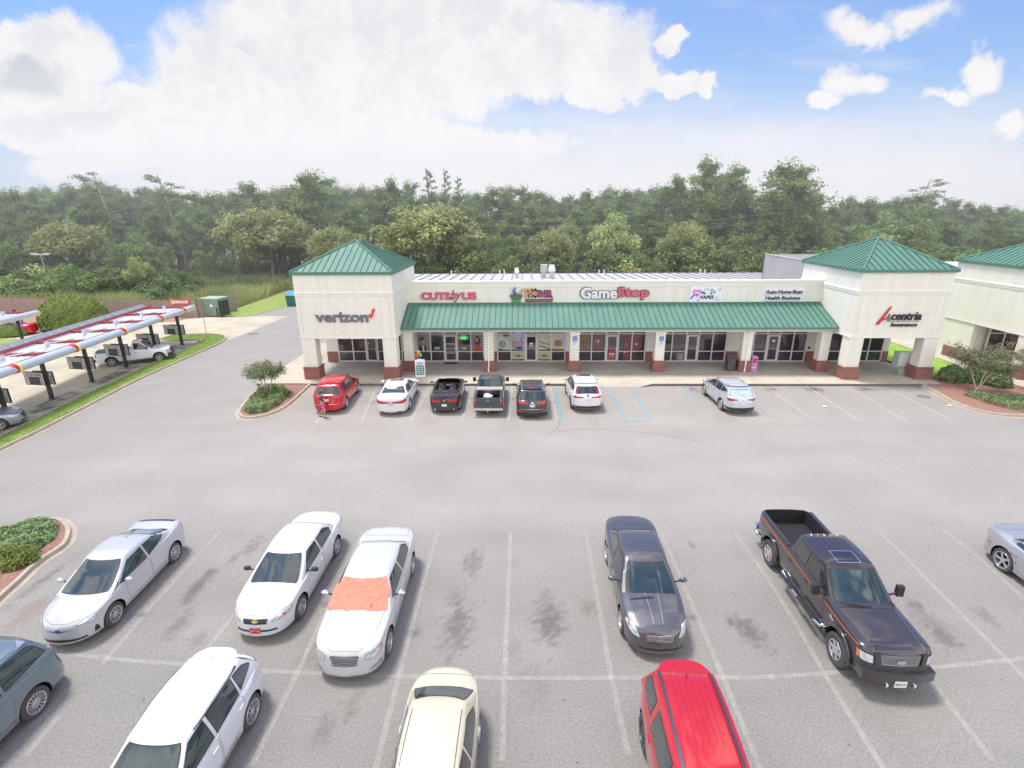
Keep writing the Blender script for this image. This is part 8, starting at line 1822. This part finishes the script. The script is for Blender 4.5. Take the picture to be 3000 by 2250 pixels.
# clipped hedge ball and low hedge in the drive-in
def hedge(x, y, rx_, ry_, h, n, label, size):
    r = empty('clipped_hedge', (x, y, 0), 0, label, 'hedge'); mb = MB()
    for _ in range(n):
        d = rnd_dir(); d.z = abs(d.z); e = .62; sz = d.z ** e if d.z > 0 else 0; p = Vector((d.x * rx_, d.y * ry_, .1 + sz * h)) * random.uniform(.95, 1.02)
        nn = (d + rnd_dir() * .7).normalized(); a = nn.cross(rnd_dir()).normalized(); b = nn.cross(a); s_ = size * random.uniform(.6, 1.3)
        mb.v += [tuple(p - a * s_), tuple(p + b * s_ * .6), tuple(p + a * s_), tuple(p - b * s_ * .6)]; k = len(mb.v) - 4; mb.f.append((k, k + 1, k + 2, k + 3)); mb.m.append(0)
    mb.ball((0, 0, h * .35), rx_ * .93, ry_ * .93, h * .60, 20, 10); mb.build('foliage', LM['hedge'], r); MB().tube([(0, 0, 0), (0, 0, h * .5)], .12, 8).build('trunk', MT['bark'], r)
c0 = G(198, 968); hedge(c0.x, c0.y + 1.2, 3.15, 2.6, 3.25, 26000, 'large clipped round hedge behind the drive-in canopy', .10)
c0 = G(15, 985); hedge(c0.x, c0.y, 2.0, 1.0, .95, 7000, 'low clipped hedge at the left edge by the red sedan', .08)
# crape myrtles
def myrtle(x, y, h, cw_, label, seed, stems=3, nl=60, flowers=6, z=.1, first=(0, 0)):
    random.seed(seed); r = empty('crape_myrtle', (x, y, z), 0, label, 'tree'); tk = MB(); cr = MB(); fl = MB(); ends = []
    for s_ in range(stems):
        a = s_ * 2 * math.pi / stems + random.uniform(-.3, .3); P = limb(tk, (.05 * math.cos(a), .05 * math.sin(a), 0), (math.cos(a) * .32, math.sin(a) * .32, 1), h * .36, .032 * h / 2.4, 5, .10, .7, 7)
        for b_ in range(4):
            a2 = a + random.uniform(-1.2, 1.2); Q = limb(tk, P[-1], (math.cos(a2) * random.uniform(.3, .9), math.sin(a2) * random.uniform(.3, .9), 1), h * .30, .02 * h / 2.4, 4, .2, .5, 5)
            for c_ in range(5): a3 = random.uniform(0, 6.28); E_ = limb(tk, Q[random.choice([2, 3, 4])], (math.cos(a3), math.sin(a3), random.uniform(-.35, 1)), h * random.uniform(.14, .30), .009, 3, .25, .4, 4); ends.append(E_)
    for E_ in ends:
        for q in E_[1:]:
            q2 = Vector((q.x, q.y, q.z)); leaves(cr, q2, (.24 * cw_, .24 * cw_, .20 * cw_), nl, .046, 0, .1, up=.2)
    es = sorted(ends, key=lambda e: -e[-1].z + random.uniform(-.3, .3))[:flowers]
    for E_ in es: leaves(fl, E_[-1] + Vector((0, 0, .06)), (.07, .07, .13), 46, .026, 0, .1)
    tk.build('trunk', MT['bark_pale'], r, smooth=True); cr.build('crown', LM['myrtle'], r); fl.build('blossom', LM['flower'], r); return r
myrtle(-16.15, 30.4, 2.7, 1.35, 'small crape myrtle with red blossoms on the planted island', 61, 3, 44, 12)
c0 = G(2862, 1149, .1); myrtle(c0.x, c0.y, 3.6, 1.7, 'crape myrtle with pale double trunk in the right bed', 62, 3, 70, 9)
c0 = G(2990, 1150, .1); myrtle(c0.x + 1.2, c0.y, 3.3, 1.5, 'crape myrtle cut off by the right edge', 63, 3, 60, 4)
c0 = G(-100, 1600, .1); myrtle(c0.x - .1, c0.y, 2.3, 1.1, 'crape myrtle whose red blossoms reach in at the left edge', 64, 3, 50, 12)
c0 = G(960, 1052, .15); shrub(-16.6, 39.2, .5, .5, 1.9, 3000, 'upright shrub seen through the porch of the left tower', 'myrtle', .05, .1)
# ================================================================= the walker behind the red crossover
def skin_mesh(name, verts, edges, mat, parent=None, sub=2):
    me = bpy.data.meshes.new(name); me.from_pydata([v[0] for v in verts], edges, []); o = bpy.data.objects.new(name, me); COL.objects.link(o)
    o.modifiers.new('s', 'SKIN'); sv = me.skin_vertices[0].data
    for i, v in enumerate(verts): r = v[1]; sv[i].radius = r if isinstance(r, tuple) else (r, r)
    sv[0].use_root = True
    m2 = o.modifiers.new('u', 'SUBSURF'); m2.levels = sub; m2.render_levels = sub
    bpy.context.view_layer.update(); nm = bpy.data.meshes.new_from_object(o.evaluated_get(bpy.context.evaluated_depsgraph_get())); bpy.data.objects.remove(o)
    nm.materials.clear(); nm.materials.append(mat); nm.polygons.foreach_set('use_smooth', [True] * len(nm.polygons)); nm.name = name
    r = bpy.data.objects.new(name, nm); COL.objects.link(r); r.parent = parent; return r
skin_m = M('skin', lin((198, 150, 128)), .55); shirt_m = M('shirt_grey', lin((66, 66, 74)), .85); hair_m = M('hair_dark', lin((58, 52, 54)), .7); sandal = M('sandal', lin((52, 50, 54)), .6)
shorts_m = M('shorts_print', lin((178, 90, 150)), .8, noise=(9, .5))
nt_ = shorts_m.node_tree; vn = nt_.nodes.new('ShaderNodeTexVoronoi'); vn.inputs['Scale'].default_value = 13; cr_p = nt_.nodes.new('ShaderNodeValToRGB'); tcn = nt_.nodes.new('ShaderNodeTexCoord'); nt_.links.new(tcn.outputs['Object'], vn.inputs['Vector']); nt_.links.new(vn.outputs['Color'], cr_p.inputs[0])
cr_p.color_ramp.elements[0].color = lin((90, 70, 130)); cr_p.color_ramp.elements[1].color = lin((226, 96, 130)); e_ = cr_p.color_ramp.elements.new(.5); e_.color = lin((200, 120, 190)); nt_.links.new(cr_p.outputs[0], nt_.nodes['Principled BSDF'].inputs['Base Color'])
gp_ = G(948, 1222); pr = empty('person', (gp_.x, gp_.y, .004), R(15), 'person in a grey shirt and patterned shorts walking behind the cherry red crossover', 'person')
V = [((0, 0, .80), (.12, .10)), ((0, 0, .95), (.115, .09)), ((.01, 0, 1.10), (.13, .095)), ((.01, 0, 1.20), (.11, .08)), ((.02, 0, 1.27), (.05, .05)), ((.04, 0, 1.36), (.075, .085)), ((.045, 0, 1.44), (.085, .085)), ((.04, 0, 1.49), (.05, .05)),
     ((.02, -.09, .76), (.085, .085)), ((.10, -.10, .45), (.058, .058)), ((.13, -.10, .42), (.055, .055)), ((.02, -.10, .12), (.036, .036)), ((.03, -.10, .05), (.038, .03)), ((.14, -.11, .03), (.035, .02)),
     ((-.02, .09, .76), (.085, .085)), ((.06, .09, .45), (.056, .056)), ((.04, .09, .40), (.055, .055)), ((-.22, .09, .16), (.036, .036)), ((-.24, .09, .08), (.036, .03)), ((-.14, .10, .03), (.032, .02)),
     ((0, -.16, 1.20), (.05, .05)), ((-.03, -.20, 1.0), (.042, .042)), ((.06, -.20, .84), (.03, .03)), ((.10, -.19, .78), (.03, .018)), ((0, .16, 1.20), (.05, .05)), ((-.02, .20, 1.0), (.042, .042)), ((.10, .17, .90), (.03, .03)), ((.15, .16, .86), (.03, .018))]
Ed = [(0, 1), (1, 2), (2, 3), (3, 4), (4, 5), (5, 6), (6, 7), (0, 8), (8, 9), (9, 10), (10, 11), (11, 12), (12, 13), (0, 14), (14, 15), (15, 16), (16, 17), (17, 18), (18, 19), (3, 20), (20, 21), (21, 22), (22, 23), (3, 24), (24, 25), (25, 26), (26, 27)]
body = skin_mesh('body', V, Ed, skin_m, pr)
for hand, sy in (((.12, -.19, .765), -1), ((.17, .16, .85), 1)):       # fingers and thumb
    for k in range(4):
        off = -.024 + k * .016; L_ = (.045, .055, .052, .038)[k]; hx, hy, hz = hand
        f = skin_mesh('finger', [((hx - .01, hy + off * .4, hz), (.009, .009)), ((hx + .02, hy + off, hz - L_ * .5), (.008, .008)), ((hx + .02 - .012, hy + off, hz - L_), (.007, .007))], [(0, 1), (1, 2)], skin_m, pr, 1)
    skin_mesh('thumb', [((hx - .02, hy - sy * .02, hz + .01), (.010, .010)), ((hx + .02, hy - sy * .035, hz), (.008, .008)), ((hx + .035, hy - sy * .03, hz - .02), (.007, .007))], [(0, 1), (1, 2)], skin_m, pr, 1)
sh = [((0, 0, .84), (.135, .115)), ((0, 0, .98), (.13, .105)), ((.01, 0, 1.12), (.14, .105)), ((.01, 0, 1.215), (.115, .085)), ((.02, 0, 1.26), (.06, .055)), ((0, -.17, 1.19), (.062, .062)), ((-.02, -.20, 1.07), (.060, .060)), ((0, .17, 1.19), (.062, .062)), ((-.01, .20, 1.07), (.060, .060))]
skin_mesh('shirt', sh, [(0, 1), (1, 2), (2, 3), (3, 4), (3, 5), (5, 6), (3, 7), (7, 8)], shirt_m, pr)
so_ = [((0, 0, .84), (.135, .115)), ((.02, -.09, .72), (.105, .10)), ((.07, -.10, .50), (.088, .088)), ((-.01, .09, .72), (.105, .10)), ((.04, .09, .50), (.088, .088))]
skin_mesh('shorts', so_, [(0, 1), (1, 2), (0, 3), (3, 4)], shorts_m, pr)
MB().ball((.025, 0, 1.475), .092, .092, .075, 16, 10).ball((-.02, 0, 1.43), .06, .085, .08, 14, 8).build('hair', hair_m, pr, smooth=True)
MB().ball((.135, 0, 1.41), .018, .014, .02, 8, 6).build('nose', skin_m, pr, smooth=True)
for sy in (-1, 1):
    MB().ball((.118, sy * .032, 1.435), .010, .013, .008, 8, 6).build('eye', hair_m, pr, smooth=True); MB().ball((.04, sy * .088, 1.41), .018, .010, .026, 8, 6).build('ear', skin_m, pr, smooth=True)
MB().ball((.122, 0, 1.365), .008, .024, .006, 8, 6).build('mouth', M('lips', lin((170, 100, 96)), .5), pr, smooth=True)
for (x, y) in ((.09, -.105), (-.17, .097)): MB().ball((x, y, .012), .125, .045, .014, 14, 6).build('sandal', sandal, pr, smooth=True)
# litter on the asphalt
for px, py, l_ in ((2862, 1140, 'white paper scrap under the crape myrtle of the right bed'), (2781, 1190, 'small white scrap on the asphalt near the right kerb'), (2415, 1192, 'white paper scrap in the empty bay before the right tower')):
    c0 = G(px, py, .1 if px == 2862 else 0.004); o = MB().ball((0, 0, .04), .13, .09, .045, 10, 6).build('paper_scrap', MT['white'], None, smooth=True, loc=tuple(c0)); tag(o, l_, 'litter')
c0 = G(2707, 1162); tag(MB().lathe([(0, .009), (.34, .009), (.36, .004)], 24, 'z', (c0.x, c0.y, 0)).build('manhole_cover', M('manhole_iron', lin((130, 122, 118)), .7, .3, noise=(12, .2))), 'round iron manhole cover before the right bed', 'manhole cover')
c0 = G(742, 978); tag(MB().lathe([(0, .010), (.5, .010), (.52, .005)], 24, 'z', (c0.x, c0.y, 0)).build('manhole_cover', bpy.data.materials['manhole_iron']), 'round iron manhole cover on the side road left of the tower', 'manhole cover')
# ================================================================= summer haze over the woods
hz_m = bpy.data.materials.new('haze'); hz_m.use_nodes = True; nt_h = hz_m.node_tree
for n in list(nt_h.nodes): nt_h.nodes.remove(n)
vo_ = nt_h.nodes.new('ShaderNodeVolumeScatter'); vo_.inputs['Density'].default_value = .0045; vo_.inputs['Color'].default_value = (.93, .95, .97, 1); vo_.inputs['Anisotropy'].default_value = .2
oo = nt_h.nodes.new('ShaderNodeOutputMaterial'); nt_h.links.new(vo_.outputs[0], oo.inputs['Volume'])
tag(MB().box(-260, 260, 62, 126, -1, 23).build('haze', hz_m), kind='structure')
scene.cycles.volume_bounces = 0
